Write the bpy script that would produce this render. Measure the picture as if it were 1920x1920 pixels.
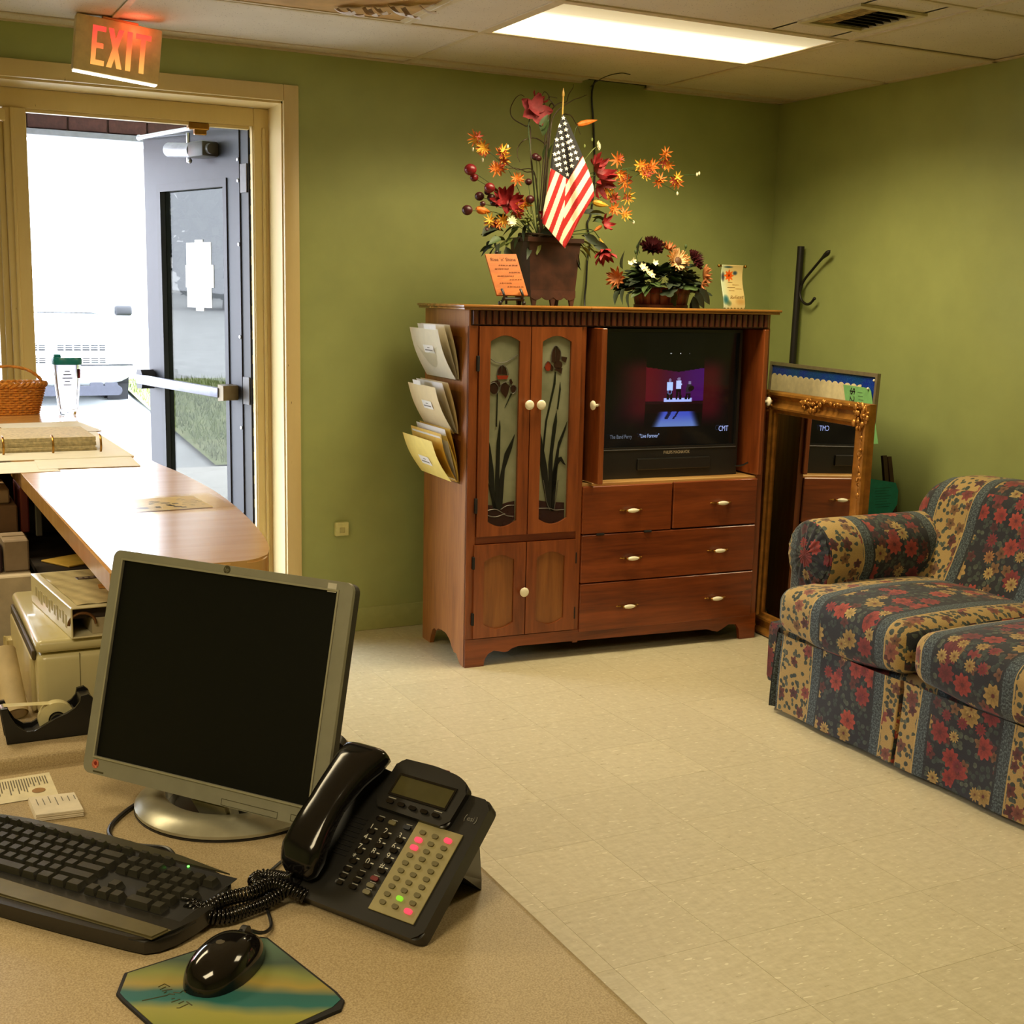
import bpy, bmesh, math, random
from math import sin, cos, pi, radians as rad, sqrt, atan2
from mathutils import Vector, Matrix, Euler

random.seed(7)
for o in list(bpy.data.objects):
    bpy.data.objects.remove(o, do_unlink=True)
SC = bpy.context.scene
COL = SC.collection

# ------------------------------------------------------------------ camera
F = 2378.0                       # focal length in pixels of the 1920 px frame
CAM = Vector((0.0, 0.0, 1.4773))
RX = Vector((0.89289421, -0.44978801, 0.02075275))      # image right
RY = Vector((-0.05694351, -0.15852084, -0.98571222))    # image down
RZ = Vector((0.44665128, 0.878955, -0.16715485))        # view direction
cd = bpy.data.cameras.new('camera')
cam = bpy.data.objects.new('camera', cd)
COL.objects.link(cam)
cd.sensor_width = 36.0
cd.lens = F / 1920.0 * 36.0
cd.clip_start = 0.02
cd.clip_end = 300
cam.matrix_world = Matrix(((RX.x, -RY.x, -RZ.x, CAM.x), (RX.y, -RY.y, -RZ.y, CAM.y),
                           (RX.z, -RY.z, -RZ.z, CAM.z), (0, 0, 0, 1)))
SC.camera = cam

# ------------------------------------------------------------------ view, sky, lamps
SC.view_settings.view_transform = 'Standard'
SC.view_settings.look = 'None'
SC.view_settings.gamma = 1.0
SC.view_settings.exposure = 0.12
SC.view_settings.use_curve_mapping = False
W = bpy.data.worlds.new('overcast_sky')
SC.world = W
W.use_nodes = True
bgn = W.node_tree.nodes['Background']
bgn.inputs[0].default_value = (0.80, 0.88, 1.0, 1)
bgn.inputs[1].default_value = 16.0
SC.cycles.max_bounces = 8
SC.cycles.diffuse_bounces = 5
SC.cycles.glossy_bounces = 4
SC.cycles.transmission_bounces = 8
SC.cycles.transparent_max_bounces = 12
SC.cycles.sample_clamp_indirect = 6.0
SC.cycles.caustics_reflective = False
SC.cycles.caustics_refractive = False
SC.cycles.use_denoising = True

LAMP = (1.0, 0.82, 0.50)          # warm fluorescent tubes
def area(name, loc, sx, sy, power, spread=165, rot=(0, 0, 0), col=LAMP):
    l = bpy.data.lights.new(name, 'AREA')
    l.shape = 'RECTANGLE'; l.size = sx; l.size_y = sy
    l.energy = power; l.color = col; l.spread = rad(spread)
    o = bpy.data.objects.new(name, l)
    o.location = loc; o.rotation_euler = rot
    COL.objects.link(o)
    return o
area('ceiling_lamp', (2.71, 4.12, 2.405), 1.12, 0.50, 30, 150)
area('ceiling_lamp', (2.71, 1.2, 2.405), 1.12, 0.50, 20, 165)
area('ceiling_lamp', (-0.6, 0.6, 2.405), 1.12, 0.50, 26, 165)
area('ceiling_lamp', (-0.5, 3.2, 2.405), 1.12, 0.50, 24, 165)

# ------------------------------------------------------------------ calibration helpers
def ray(px, py):
    return RX * ((px - 960) / F) + RY * ((py - 960) / F) + RZ
def atx(px, py, X):
    d = ray(px, py); return CAM + d * ((X - CAM.x) / d.x)
def aty(px, py, Y):
    d = ray(px, py); return CAM + d * ((Y - CAM.y) / d.y)
def atz(px, py, Z):
    d = ray(px, py); return CAM + d * ((Z - CAM.z) / d.z)

# ------------------------------------------------------------------ materials
def lin(c):
    return tuple((v / 12.92 if v <= 0.04045 else ((v + 0.055) / 1.055) ** 2.4) for v in c)
def S(r, g, b):                       # 0-255 sRGB -> linear
    return lin((r / 255.0, g / 255.0, b / 255.0))
class NT:
    def __init__(self, name):
        self.m = bpy.data.materials.new(name)
        self.m.use_nodes = True
        self.t = self.m.node_tree
        self.b = self.t.nodes['Principled BSDF']
        self.out = self.t.nodes['Material Output']
    def n(self, kind, **kw):
        nd = self.t.nodes.new(kind)
        for k, v in kw.items(): setattr(nd, k, v)
        return nd
    def l(self, a, b): self.t.links.new(a, b)
    def put(self, sock, v):
        if hasattr(v, 'is_linked') or hasattr(v, 'links'): self.l(v, sock)
        elif isinstance(v, (tuple, list)) and len(v) == 3 and sock.type == 'RGBA': sock.default_value = (*v, 1)
        else: sock.default_value = v
    def M(self, op, a, b=0.0, c=0.0, clamp=False):
        nd = self.n('ShaderNodeMath', operation=op); nd.use_clamp = clamp
        for i, v in enumerate((a, b, c)): self.put(nd.inputs[i], v)
        return nd.outputs[0]
    def mix(self, fac, a, b):
        nd = self.n('ShaderNodeMix', data_type='RGBA')
        self.put(nd.inputs[0], fac); self.put(nd.inputs[6], a); self.put(nd.inputs[7], b)
        return nd.outputs[2]
    def obj(self): return self.n('ShaderNodeTexCoord').outputs['Object']
    def uv(self): return self.n('ShaderNodeTexCoord').outputs['UV']
    def map(self, vec, sc=(1, 1, 1), rot=(0, 0, 0), loc=(0, 0, 0)):
        nd = self.n('ShaderNodeMapping')
        self.l(vec, nd.inputs[0]); nd.inputs[1].default_value = loc
        nd.inputs[2].default_value = rot; nd.inputs[3].default_value = sc
        return nd.outputs[0]
    def noise(self, vec, scale, detail=3, rough=0.55, dist=0.0):
        nd = self.n('ShaderNodeTexNoise')
        if vec is not None: self.l(vec, nd.inputs['Vector'])
        nd.inputs['Scale'].default_value = scale; nd.inputs['Detail'].default_value = detail
        nd.inputs['Roughness'].default_value = rough; nd.inputs['Distortion'].default_value = dist
        return nd.outputs[0]
    def ramp(self, fac, stops):
        nd = self.n('ShaderNodeValToRGB')
        self.l(fac, nd.inputs[0])
        el = nd.color_ramp.elements
        while len(el) > 1: el.remove(el[-1])
        el[0].position = stops[0][0]; el[0].color = (*stops[0][1], 1)
        for p, c in stops[1:]:
            e = el.new(p); e.color = (*c, 1)
        return nd.outputs[0]
    def bump(self, h, strength=0.2, dist=0.002):
        nd = self.n('ShaderNodeBump')
        nd.inputs['Strength'].default_value = strength; nd.inputs['Distance'].default_value = dist
        self.l(h, nd.inputs['Height']); self.l(nd.outputs[0], self.b.inputs['Normal'])
    def set(self, **kw):
        for k, v in kw.items():
            self.put(self.b.inputs[{'color': 'Base Color', 'rough': 'Roughness', 'metal': 'Metallic', 'spec': 'Specular IOR Level',
                     'trans': 'Transmission Weight', 'ior': 'IOR', 'alpha': 'Alpha', 'emit': 'Emission Color', 'es': 'Emission Strength',
                     'coat': 'Coat Weight', 'coat_r': 'Coat Roughness', 'sheen': 'Sheen Weight', 'sss': 'Subsurface Weight'}[k]], v)
        return self
MATS = {}
def plain(name, color, rough=0.5, metal=0.0, var=0.06, vs=30.0, bump=0.0, bs=200.0, **kw):
    """a plain surface with a slight uneven tone"""
    if name in MATS: return MATS[name]
    t = NT(name)
    c = t.noise(t.obj(), vs, 4)
    dark = tuple(v * (1 - var * 2) for v in color); light = tuple(min(1, v * (1 + var * 2)) for v in color)
    t.set(color=t.ramp(c, [(0.3, dark), (0.7, light)]), rough=rough, metal=metal, **kw)
    if bump: t.bump(t.noise(t.obj(), bs, 3), bump)
    MATS[name] = t.m
    return t.m
def glow(name, color, strength, base=(0.02, 0.02, 0.02)):
    if name in MATS: return MATS[name]
    t = NT(name); t.set(color=base, emit=color, es=strength, rough=0.4)
    MATS[name] = t.m
    return t.m
def vcol(name, rough=0.6, emit=0.0, coat=0.0, bump=0.0, metal=0.0):
    """flat print held in a colour attribute"""
    if name in MATS: return MATS[name]
    t = NT(name)
    a = t.n('ShaderNodeVertexColor', layer_name='print').outputs[0]
    if emit: t.set(color=(0.01, 0.01, 0.01), emit=a, es=emit, rough=rough)
    else: t.set(color=a, rough=rough, metal=metal)
    if coat: t.set(coat=coat, coat_r=0.1)
    if bump: t.bump(t.noise(t.obj(), 300, 2), bump)
    MATS[name] = t.m
    return t.m
def wood(name, c1, c2, c3, axis='z', rough=0.35, scale=1.0, coat=0.25):
    if name in MATS: return MATS[name]
    t = NT(name)
    o = t.obj()
    st = {'x': (1.2, 14, 14), 'y': (14, 1.2, 14), 'z': (14, 14, 1.2)}[axis]
    info = t.n('ShaderNodeObjectInfo').outputs['Random']
    add = t.n('ShaderNodeVectorMath', operation='ADD'); t.l(o, add.inputs[0])
    cmb = t.n('ShaderNodeCombineXYZ')
    for i in range(3): t.l(t.M('MULTIPLY', info, 7.3 + 3 * i), cmb.inputs[i])
    t.l(cmb.outputs[0], add.inputs[1]); o = add.outputs[0]
    g = t.noise(t.map(o, tuple(v * scale for v in st)), 1.0, 6, 0.6, 1.4)
    fine = t.noise(t.map(o, tuple(v * 7 * scale for v in st)), 1.0, 3, 0.6)
    big = t.noise(o, 2.2 * scale, 2)
    v = t.M('ADD', t.M('MULTIPLY', g, 0.6), t.M('ADD', t.M('MULTIPLY', fine, 0.22), t.M('MULTIPLY', big, 0.22)))
    t.set(color=t.ramp(v, [(0.36, c1), (0.5, c2), (0.66, c3)]), rough=rough, coat=coat, coat_r=0.25)
    t.bump(fine, 0.08, 0.001)
    MATS[name] = t.m
    return t.m

# ------------------------------------------------------------------ mesh building
ROOT = {}                                 # world matrix of each thing's root
def inv_of(parent):
    while parent is not None:
        if parent.name in ROOT: return ROOT[parent.name].inverted()
        parent = parent.parent
    return Matrix.Identity(4)
def tag(o, label=None, cat=None, group=None, kind=None):
    if label: o['label'] = label
    if cat: o['category'] = cat
    if group: o['group'] = group
    if kind: o['kind'] = kind
    return o
def thing(name, label, cat, loc=(0, 0, 0), rz=0.0, group=None, kind=None):
    o = bpy.data.objects.new(name, None)
    o.empty_display_size = 0.05
    o.location = loc; o.rotation_euler = (0, 0, rz)
    COL.objects.link(o)
    ROOT[o.name] = Matrix.Translation(Vector(loc)) @ Matrix.Rotation(rz, 4, 'Z')
    return tag(o, label, cat, group, kind)
def frame(o, x, y=None, z=None):
    """matrix with origin o and axes x, y (z = x cross y)"""
    x = Vector(x).normalized(); y = Vector(y).normalized()
    z = x.cross(y).normalized()
    o = Vector(o)
    return Matrix(((x.x, y.x, z.x, o.x), (x.y, y.y, z.y, o.y), (x.z, y.z, z.z, o.z), (0, 0, 0, 1)))
def towards(d, up=(0, 0, 1)):
    """rotation taking local z to d"""
    return Vector(d).to_track_quat('Z', 'Y').to_matrix().to_4x4()
class MB:
    def __init__(self): self.bm = bmesh.new()
    def _fin(self, verts, M):
        if M is not None: bmesh.ops.transform(self.bm, matrix=M, verts=verts)
        return self
    def box(self, x0, x1, y0, y1, z0, z1, bev=0.0, seg=1, M=None):
        r = bmesh.ops.create_cube(self.bm, size=1.0)
        vs = r['verts']
        for v in vs:
            v.co = Vector((x0 + (v.co.x + .5) * (x1 - x0), y0 + (v.co.y + .5) * (y1 - y0), z0 + (v.co.z + .5) * (z1 - z0)))
        if bev > 0:
            es = list({e for v in vs for e in v.link_edges})
            r = bmesh.ops.bevel(self.bm, geom=es, offset=bev, segments=seg, affect='EDGES', profile=0.5)
            vs = list({v for f in r['faces'] for v in f.verts} | {v for v in vs if v.is_valid})
        return self._fin(vs, M)
    def poly(self, pts, depth, M=None, bev=0.0):
        """2-D outline in local xy raised along +z by depth"""
        a = [self.bm.verts.new((p[0], p[1], 0)) for p in pts]
        b = [self.bm.verts.new((p[0], p[1], depth)) for p in pts]
        n = len(pts)
        area2 = sum(pts[i][0] * pts[(i + 1) % n][1] - pts[(i + 1) % n][0] * pts[i][1] for i in range(n))
        top = b if area2 > 0 else b[::-1]; bot = a[::-1] if area2 > 0 else a
        ft = self.bm.faces.new(top); self.bm.faces.new(bot)
        for i in range(n):
            j = (i + 1) % n
            q = (a[i], a[j], b[j], b[i])
            self.bm.faces.new(q if area2 > 0 else q[::-1])
        vs = a + b
        if bev > 0:
            r = bmesh.ops.bevel(self.bm, geom=list(ft.edges), offset=bev, segments=2, affect='EDGES')
            vs = list({v for f in r['faces'] for v in f.verts} | {v for v in vs if v.is_valid})
        return self._fin(vs, M)
    def ring(self, outer, inner, depth, M=None):
        """frame between two outlines with the same number of points"""
        n = len(outer)
        L = [[self.bm.verts.new((p[0], p[1], z)) for p in o] for o, z in ((outer, 0), (outer, depth), (inner, depth), (inner, 0))]
        for k in range(4):
            A, B = L[k], L[(k + 1) % 4]
            for i in range(n):
                j = (i + 1) % n
                self.bm.faces.new((A[i], A[j], B[j], B[i]))
        return self._fin([v for l in L for v in l], M)
    def tube(self, pts, r, n=8, cap=True, M=None):
        pts = [Vector(p) for p in pts]
        rs = r if isinstance(r, (list, tuple)) else [r] * len(pts)
        up = None; rings = []
        for i, p in enumerate(pts):
            d = (pts[min(i + 1, len(pts) - 1)] - pts[max(i - 1, 0)])
            if d.length < 1e-9: d = Vector((0, 0, 1))
            d.normalize()
            if up is None:
                up = Vector((0, 0, 1)) if abs(d.z) < 0.9 else Vector((1, 0, 0))
            up = (up - d * up.dot(d))
            if up.length < 1e-6: up = Vector((1, 0, 0)) - d * d.x
            up.normalize()
            s = d.cross(up)
            rings.append([self.bm.verts.new(p + (up * cos(2 * pi * k / n) + s * sin(2 * pi * k / n)) * rs[i]) for k in range(n)])
        for a, b in zip(rings, rings[1:]):
            for k in range(n):
                self.bm.faces.new((a[k], a[(k + 1) % n], b[(k + 1) % n], b[k]))
        if cap:
            self.bm.faces.new(rings[0][::-1]); self.bm.faces.new(rings[-1])
        return self._fin([v for q in rings for v in q], M)
    def cyl(self, p0, p1, r0, r1=None, n=20, M=None):
        return self.tube([p0, p1], [r0, r0 if r1 is None else r1], n, True, M)
    def lathe(self, prof, n=24, M=None, sx=1.0, sy=1.0, cap=True):
        rings = []
        for r, z in prof:
            rings.append([self.bm.verts.new((r * sx * cos(2 * pi * k / n), r * sy * sin(2 * pi * k / n), z)) for k in range(n)])
        for a, b in zip(rings, rings[1:]):
            for k in range(n):
                self.bm.faces.new((a[k], a[(k + 1) % n], b[(k + 1) % n], b[k]))
        if cap:
            self.bm.faces.new(rings[0][::-1]); self.bm.faces.new(rings[-1])
        return self._fin([v for q in rings for v in q], M)
    def ball(self, c, r, n=12, sx=1, sy=1, sz=1, M=None):
        q = bmesh.ops.create_uvsphere(self.bm, u_segments=n, v_segments=max(6, n // 2 + 1), radius=1.0)
        for v in q['verts']:
            v.co = Vector((c[0] + v.co.x * r * sx, c[1] + v.co.y * r * sy, c[2] + v.co.z * r * sz))
        return self._fin(q['verts'], M)
    def grid(self, fn, nu, nv, col=None, uvf=None, M=None, closeu=False):
        """surface fn(u,v); col(u,v) fills the print attribute, uvf(u,v) the uv map"""
        mu = nu if closeu else nu + 1
        V = [[self.bm.verts.new(fn(i / nu, j / nv)) for i in range(mu)] for j in range(nv + 1)]
        cl = None
        if col: cl = self.bm.loops.layers.color.get('print') or self.bm.loops.layers.color.new('print')
        ul = None
        if uvf: ul = self.bm.loops.layers.uv.verify()
        for j in range(nv):
            for i in range(nu):
                i2 = (i + 1) % mu
                f = self.bm.faces.new((V[j][i], V[j][i2], V[j + 1][i2], V[j + 1][i]))
                if col:
                    c = col((i + .5) / nu, (j + .5) / nv)
                    for lp in f.loops: lp[cl] = (*c, 1)
                if uvf:
                    for lp, (a, b) in zip(f.loops, ((i, j), (i + 1, j), (i + 1, j + 1), (i, j + 1))):
                        lp[ul].uv = uvf(a / nu, b / nv)
        return self._fin([v for r in V for v in r], M)
    def face(self, pts, M=None):
        vs = [self.bm.verts.new(p) for p in pts]
        self.bm.faces.new(vs)
        return self._fin(vs, M)
    def add(self, me, M):
        n0 = len(self.bm.verts)
        self.bm.from_mesh(me)
        self.bm.verts.ensure_lookup_table()
        return self._fin(self.bm.verts[n0:], M)
    def mesh(self, name, mat, smooth=40, parent=None):
        me = bpy.data.meshes.new(name)
        M = inv_of(parent)
        bmesh.ops.transform(self.bm, matrix=M, verts=self.bm.verts)
        self.bm.to_mesh(me); self.bm.free()
        for m in (mat if isinstance(mat, (list, tuple)) else [mat]): me.materials.append(m)
        if smooth:
            me.polygons.foreach_set('use_smooth', [True] * len(me.polygons))
            me.set_sharp_from_angle(angle=rad(smooth))
        return me
    def build(self, name, mat, parent=None, smooth=40, recalc=True, label=None, cat=None, group=None, kind=None):
        if recalc: bmesh.ops.recalc_face_normals(self.bm, faces=self.bm.faces)
        o = bpy.data.objects.new(name, self.mesh(name, mat, smooth, parent))
        COL.objects.link(o)
        if parent is not None: o.parent = parent
        return tag(o, label, cat, group, kind)
def inst(name, me, parent, loc=(0, 0, 0), rot=(0, 0, 0), scale=(1, 1, 1), M=None):
    """a part sharing mesh data; M is its world matrix"""
    o = bpy.data.objects.new(name, me)
    COL.objects.link(o)
    if parent is not None: o.parent = parent
    if M is not None:
        o.matrix_basis = inv_of(parent) @ M
    else:
        o.location = loc; o.rotation_euler = rot; o.scale = scale
    return o
def spline(pts, n=8):
    """Catmull-Rom through the points"""
    P = [Vector(p) for p in pts]
    P = [P[0] * 2 - P[1]] + P + [P[-1] * 2 - P[-2]]
    out = []
    for i in range(1, len(P) - 2):
        for k in range(n):
            t = k / n
            a, b, c, d = P[i - 1], P[i], P[i + 1], P[i + 2]
            out.append(0.5 * ((2 * b) + (c - a) * t + (2 * a - 5 * b + 4 * c - d) * t * t + (3 * b - 3 * c + d - a) * t ** 3))
    out.append(P[-2])
    return out

# lettering, made once as flat meshes in the xy plane (cap height about 0.7 x size)
TX = {}
def make_texts(items):
    obs = []
    for s in items:
        c = bpy.data.curves.new('text', 'FONT')
        c.body = s; c.size = 1.0; c.align_x = 'CENTER'; c.align_y = 'CENTER'; c.resolution_u = 3
        o = bpy.data.objects.new('text', c); COL.objects.link(o); obs.append((s, o))
    dg = bpy.context.evaluated_depsgraph_get(); dg.update()
    for s, o in obs:
        TX[s] = bpy.data.meshes.new_from_object(o.evaluated_get(dg))
    for s, o in obs:
        c = o.data; bpy.data.objects.remove(o, do_unlink=True); bpy.data.curves.remove(c)
make_texts(['The Band Perry', '"Live Forever"', 'CMT', 'PHILIPS MAGNAVOX', "Rise 'n' Shine", 'Believe', '$25', 'esi', 'hp'] + list('1234567890*#'))
# ================================================================== materials in common use
m_wall = plain('wall_paint', S(160, 170, 104), 0.55, var=0.03, vs=6, bump=0.06, bs=260)
m_base = plain('baseboard_vinyl', S(166, 174, 110), 0.45, var=0.03)
t = NT('cream_paint')
o_ = t.obj()
chip = t.noise(t.map(o_, (60, 60, 14)), 1.0, 3, 0.7)
t.set(color=t.ramp(chip, [(0.0, S(214, 192, 136)), (0.70, S(219, 197, 141)), (0.745, S(205, 180, 124)), (0.775, S(96, 72, 44))]), rough=0.4)
m_cream = t.m
m_dark = plain('black_void', S(14, 12, 11), 0.8)
m_black = plain('black_plastic', S(24, 23, 23), 0.35, var=0.04)
m_blackg = plain('black_gloss', S(17, 15, 16), 0.12, var=0.03)
m_steel = plain('brushed_steel', S(178, 178, 182), 0.32, 1.0, var=0.03)
m_white = plain('white_paper', S(238, 236, 230), 0.7, var=0.015)
m_porc = plain('porcelain', S(236, 230, 205), 0.15, var=0.02)
m_brass = plain('aged_brass', S(158, 116, 52), 0.3, 1.0, var=0.08)
m_ink = plain('ink', S(28, 24, 22), 0.7)
m_grey = plain('grey_print', S(120, 116, 108), 0.7)

H_CEIL = 2.435
WX, WY = 4.055, 5.18                     # right wall, back wall
X0, Y0 = -2.4, -1.8

# ------------------------------------------------------------------ walls
b = MB()
b.box(1.556, WX + .3, WY, WY + .34, -.02, 2.75)
b.box(X0 - .1, 1.556, WY, WY + .34, 2.236, 2.75)
b.box(X0 - .1, -1.2, WY, WY + .34, -.02, 2.236)
b.build('wall_back', m_wall, smooth=0, kind='structure')
MB().box(WX, WX + .2, Y0, WY + .34, -.02, 2.75).build('wall_right', m_wall, smooth=0, kind='structure')
MB().box(X0 - .2, X0, Y0, WY + .34, -.02, 2.75).build('wall_left', m_wall, smooth=0, kind='structure')
MB().box(X0 - .2, WX + .2, Y0 - .2, Y0, -.02, 2.75).build('wall_front', m_wall, smooth=0, kind='structure')
MB().box(1.62, WX, WY - .006, WY + .005, 0, .105, .002).build('baseboard_back', m_base, smooth=0, kind='structure')
MB().box(WX - .006, WX + .005, Y0, WY - .006, 0, .105, .002).build('baseboard_right', m_base, smooth=0, kind='structure')

# ------------------------------------------------------------------ floor: vinyl tiles, 12 inches
t = NT('vinyl_tile')
o_ = t.obj()
rnd = t.n('ShaderNodeObjectInfo').outputs['Random']
cmb = t.n('ShaderNodeCombineXYZ'); t.l(t.M('MULTIPLY', rnd, 37.0), cmb.inputs[0]); t.l(t.M('MULTIPLY', rnd, 91.0), cmb.inputs[1])
add = t.n('ShaderNodeVectorMath', operation='ADD'); t.l(o_, add.inputs[0]); t.l(cmb.outputs[0], add.inputs[1])
st1 = t.noise(t.map(add.outputs[0], (26, 75, 1), rot=(0, 0, .7)), 1.0, 3, .6)
st2 = t.noise(t.map(add.outputs[0], (75, 26, 1), rot=(0, 0, .5), loc=(5, 2, 0)), 1.0, 3, .6)
base = t.ramp(t.M('ADD', t.M('MULTIPLY', st1, .6), t.M('MULTIPLY', st2, .4)), [(.3, S(190, 180, 146)), (.5, S(203, 194, 162)), (.72, S(217, 209, 180))])
chipm = t.M('GREATER_THAN', t.noise(t.map(add.outputs[0], (30, 110, 1), rot=(0, 0, .9)), 1.0, 1, .5), .70)
c = t.mix(t.M('MULTIPLY', chipm, .75), base, S(236, 230, 205))
hs = t.n('ShaderNodeHueSaturation'); t.l(c, hs.inputs['Color']); t.l(t.M('ADD', t.M('MULTIPLY', rnd, .07), .965), hs.inputs['Value'])
t.set(color=hs.outputs[0], rough=t.M('ADD', .2, t.M('MULTIPLY', st1, .25)), coat=.1, coat_r=.25)
m_tile = t.m
m_seam = plain('floor_seam', S(118, 102, 70), .8)
fl = MB().box(X0, WX, Y0, WY + .3, -.06, -.004).build('floor', m_seam, smooth=0, kind='structure')
T = .3048
tm = MB().box(-T / 2 + .0004, T / 2 - .0004, -T / 2 + .0004, T / 2 - .0004, -.004, 0)
tile_me = tm.mesh('tile', m_tile, 0)
nx0, ny0 = 2.023, 2.840
cut = MB()
for i in range(-15, 8):
    for j in range(-16, 9):
        x, y = nx0 + (i + .5) * T, ny0 + (j + .5) * T
        x1, x2, y1, y2 = x - T / 2, x + T / 2, y - T / 2, y + T / 2
        if x1 >= WX or y1 >= WY or x2 < X0 or y2 < Y0: continue
        seen = x2 > .66 and y2 > .55
        if seen and x2 <= WX and y2 <= WY:
            inst('tile', tile_me, fl, (x, y, 0))
        elif seen:
            MB().box(x1 + .0007, min(x2, WX) - .0007, y1 + .0007, min(y2, WY) - .0007, -.004, 0, .0006).build('tile', m_tile, fl, smooth=0)
        else:
            cut.box(max(x1, X0) + .0007, x2 - .0007, max(y1, Y0) + .0007, min(y2, WY) - .0007, -.004, 0)
cut.build('outer_tiles', m_tile, fl, smooth=0, kind='stuff')

# ------------------------------------------------------------------ ceiling: lay-in panels on a tee grid
t = NT('ceiling_panel')
o_ = t.obj()
pit = t.n('ShaderNodeTexVoronoi'); t.l(o_, pit.inputs['Vector']); pit.inputs['Scale'].default_value = 95
pm = t.M('LESS_THAN', pit.outputs['Distance'], .18)
pr = t.M('MULTIPLY', pm, t.M('GREATER_THAN', t.noise(o_, 40, 2), .5))
c = t.mix(t.M('MULTIPLY', pr, .8), t.ramp(t.noise(o_, 3, 3), [(.3, S(208, 197, 178)), (.7, S(218, 208, 189))]), S(130, 112, 86))
t.set(color=c, rough=.85)
t.bump(t.noise(o_, 220, 3), .2)
m_pan = t.m
m_tee = plain('tee_metal', S(206, 192, 162), .5, var=.04)
ce = MB().box(X0, WX, Y0, WY, 2.62, 2.70).box(2.6, 3.6, 5.17, 5.18, 2.45, 2.62).box(2.6, 3.6, 5.045, 5.055, 2.455, 2.62).build('ceiling', m_dark, smooth=0, kind='structure')  # black boards added around the missing panel to darken the void above it
ys = [WY, 5.05, 4.44, 3.83, 3.22, 2.61, 2.0, 1.39, .78, .17, -.44, -1.05, Y0]
holes = [(2.08, 3.30, 3.83, 4.44), (.57, 1.79, 3.83, 4.44)]
def panel(x1, x2, y1, y2, name='ceiling_panel'):
    z = H_CEIL + random.uniform(.000, .005)
    MB().box(x1 + .006, x2 - .006, y1 + .006, y2 - .006, z, z + .016, .002).build(name, m_pan, ce, smooth=0)
rowx = {0: [X0, -.36, .86, 2.08, 2.93, 3.27, WX], 1: [X0, -1.58, -.36, .86, 2.08, 3.30, WX], 2: [X0, -1.87, -.65, .57, 1.79, 2.08, 3.30, WX]}
for r in range(len(ys) - 1):
    xs = rowx.get(r, [X0, -1.58, -.36, .86, 2.08, 3.30, WX])
    for x1, x2 in zip(xs, xs[1:]):
        y2, y1 = ys[r], ys[r + 1]
        if r == 0 and abs(x1 - 2.93) < .01: continue            # a panel is missing where the cable comes down
        if any(abs(x1 - h[0]) < .02 and abs(y1 - h[2]) < .02 for h in holes): continue
        if r == 3 and abs(x1 - 2.08) < .01:                       # this panel holds the air vent
            for (a, b_, c_, d) in ((2.08, 2.945, y1, y2), (3.195, 3.30, y1, y2), (2.933, 3.207, y1, 3.37), (2.933, 3.207, 3.645, y2)):
                MB().box(a + .006 if a == 2.08 else a, b_ - .006 if b_ == 3.30 else b_, c_ + (.006 if c_ == y1 else 0), d - (.006 if d == y2 else 0), H_CEIL + .001, H_CEIL + .017).build('ceiling_panel', m_pan, ce, smooth=0)
            continue
        panel(x1, x2, y1, y2)
g = MB()
for y in ys[1:-1]:
    MB().box(X0, WX, y - .012, y + .012, H_CEIL - .004, H_CEIL + .002, .001).build('grid_runner', m_tee, ce, smooth=0)
for r in range(len(ys) - 1):
    for x in rowx.get(r, [X0, -1.58, -.36, .86, 2.08, 3.30, WX])[1:-1]:
        if x in (2.93, 3.27): continue
        MB().box(x - .012, x + .012, ys[r + 1] + .012, ys[r] - (.012 if r else .02), H_CEIL - .004, H_CEIL + .002, .001).build('grid_runner', m_tee, ce, smooth=0)
MB().box(X0, 2.93, WY - .022, WY, H_CEIL - .004, H_CEIL + .002).box(3.27, WX, WY - .022, WY, H_CEIL - .004, H_CEIL + .002).build('wall_angle', m_tee, ce, smooth=0)
MB().box(WX - .022, WX, Y0, WY, H_CEIL - .004, H_CEIL + .002).build('wall_angle', m_tee, ce, smooth=0)

# ------------------------------------------------------------------ recessed light troffers
def troffer(x1, x2, y1, y2, lit, label):
    r = thing('ceiling_light', label, 'light', ((x1 + x2) / 2, (y1 + y2) / 2, H_CEIL))
    MB().ring([(x1 + .012, y1 + .012), (x2 - .012, y1 + .012), (x2 - .012, y2 - .012), (x1 + .012, y2 - .012)],
              [(x1 + .035, y1 + .032), (x2 - .035, y1 + .032), (x2 - .035, y2 - .032), (x1 + .035, y2 - .032)], .012,
              Matrix.Translation((0, 0, H_CEIL - .002))).build('frame', m_tee, r, smooth=0)
    if lit:
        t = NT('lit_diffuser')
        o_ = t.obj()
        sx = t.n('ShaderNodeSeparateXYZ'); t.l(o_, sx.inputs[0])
        # grazing-view falloff painted into the emission: lens dims towards its near long edge
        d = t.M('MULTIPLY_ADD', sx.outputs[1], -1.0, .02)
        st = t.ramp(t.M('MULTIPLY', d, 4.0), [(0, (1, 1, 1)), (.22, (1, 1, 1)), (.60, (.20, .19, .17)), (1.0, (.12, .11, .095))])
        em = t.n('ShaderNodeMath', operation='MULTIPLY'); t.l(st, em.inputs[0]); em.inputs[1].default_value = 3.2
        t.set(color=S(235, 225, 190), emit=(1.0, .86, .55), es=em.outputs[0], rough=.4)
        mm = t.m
    else:
        mm = plain('stained_diffuser', S(196, 160, 112), .45, var=.12, vs=8)
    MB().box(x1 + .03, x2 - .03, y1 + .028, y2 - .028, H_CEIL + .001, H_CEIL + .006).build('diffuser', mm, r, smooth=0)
    hb = MB()
    hb.box(x1 + .02, x2 - .02, y1 + .02, y2 - .02, H_CEIL + .10, H_CEIL + .11)
    hb.build('housing', m_tee, r, smooth=0)
    return r
troffer(2.08, 3.30, 3.83, 4.44, True, 'lit fluorescent light panel in the ceiling above the wooden media cabinet')
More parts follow.
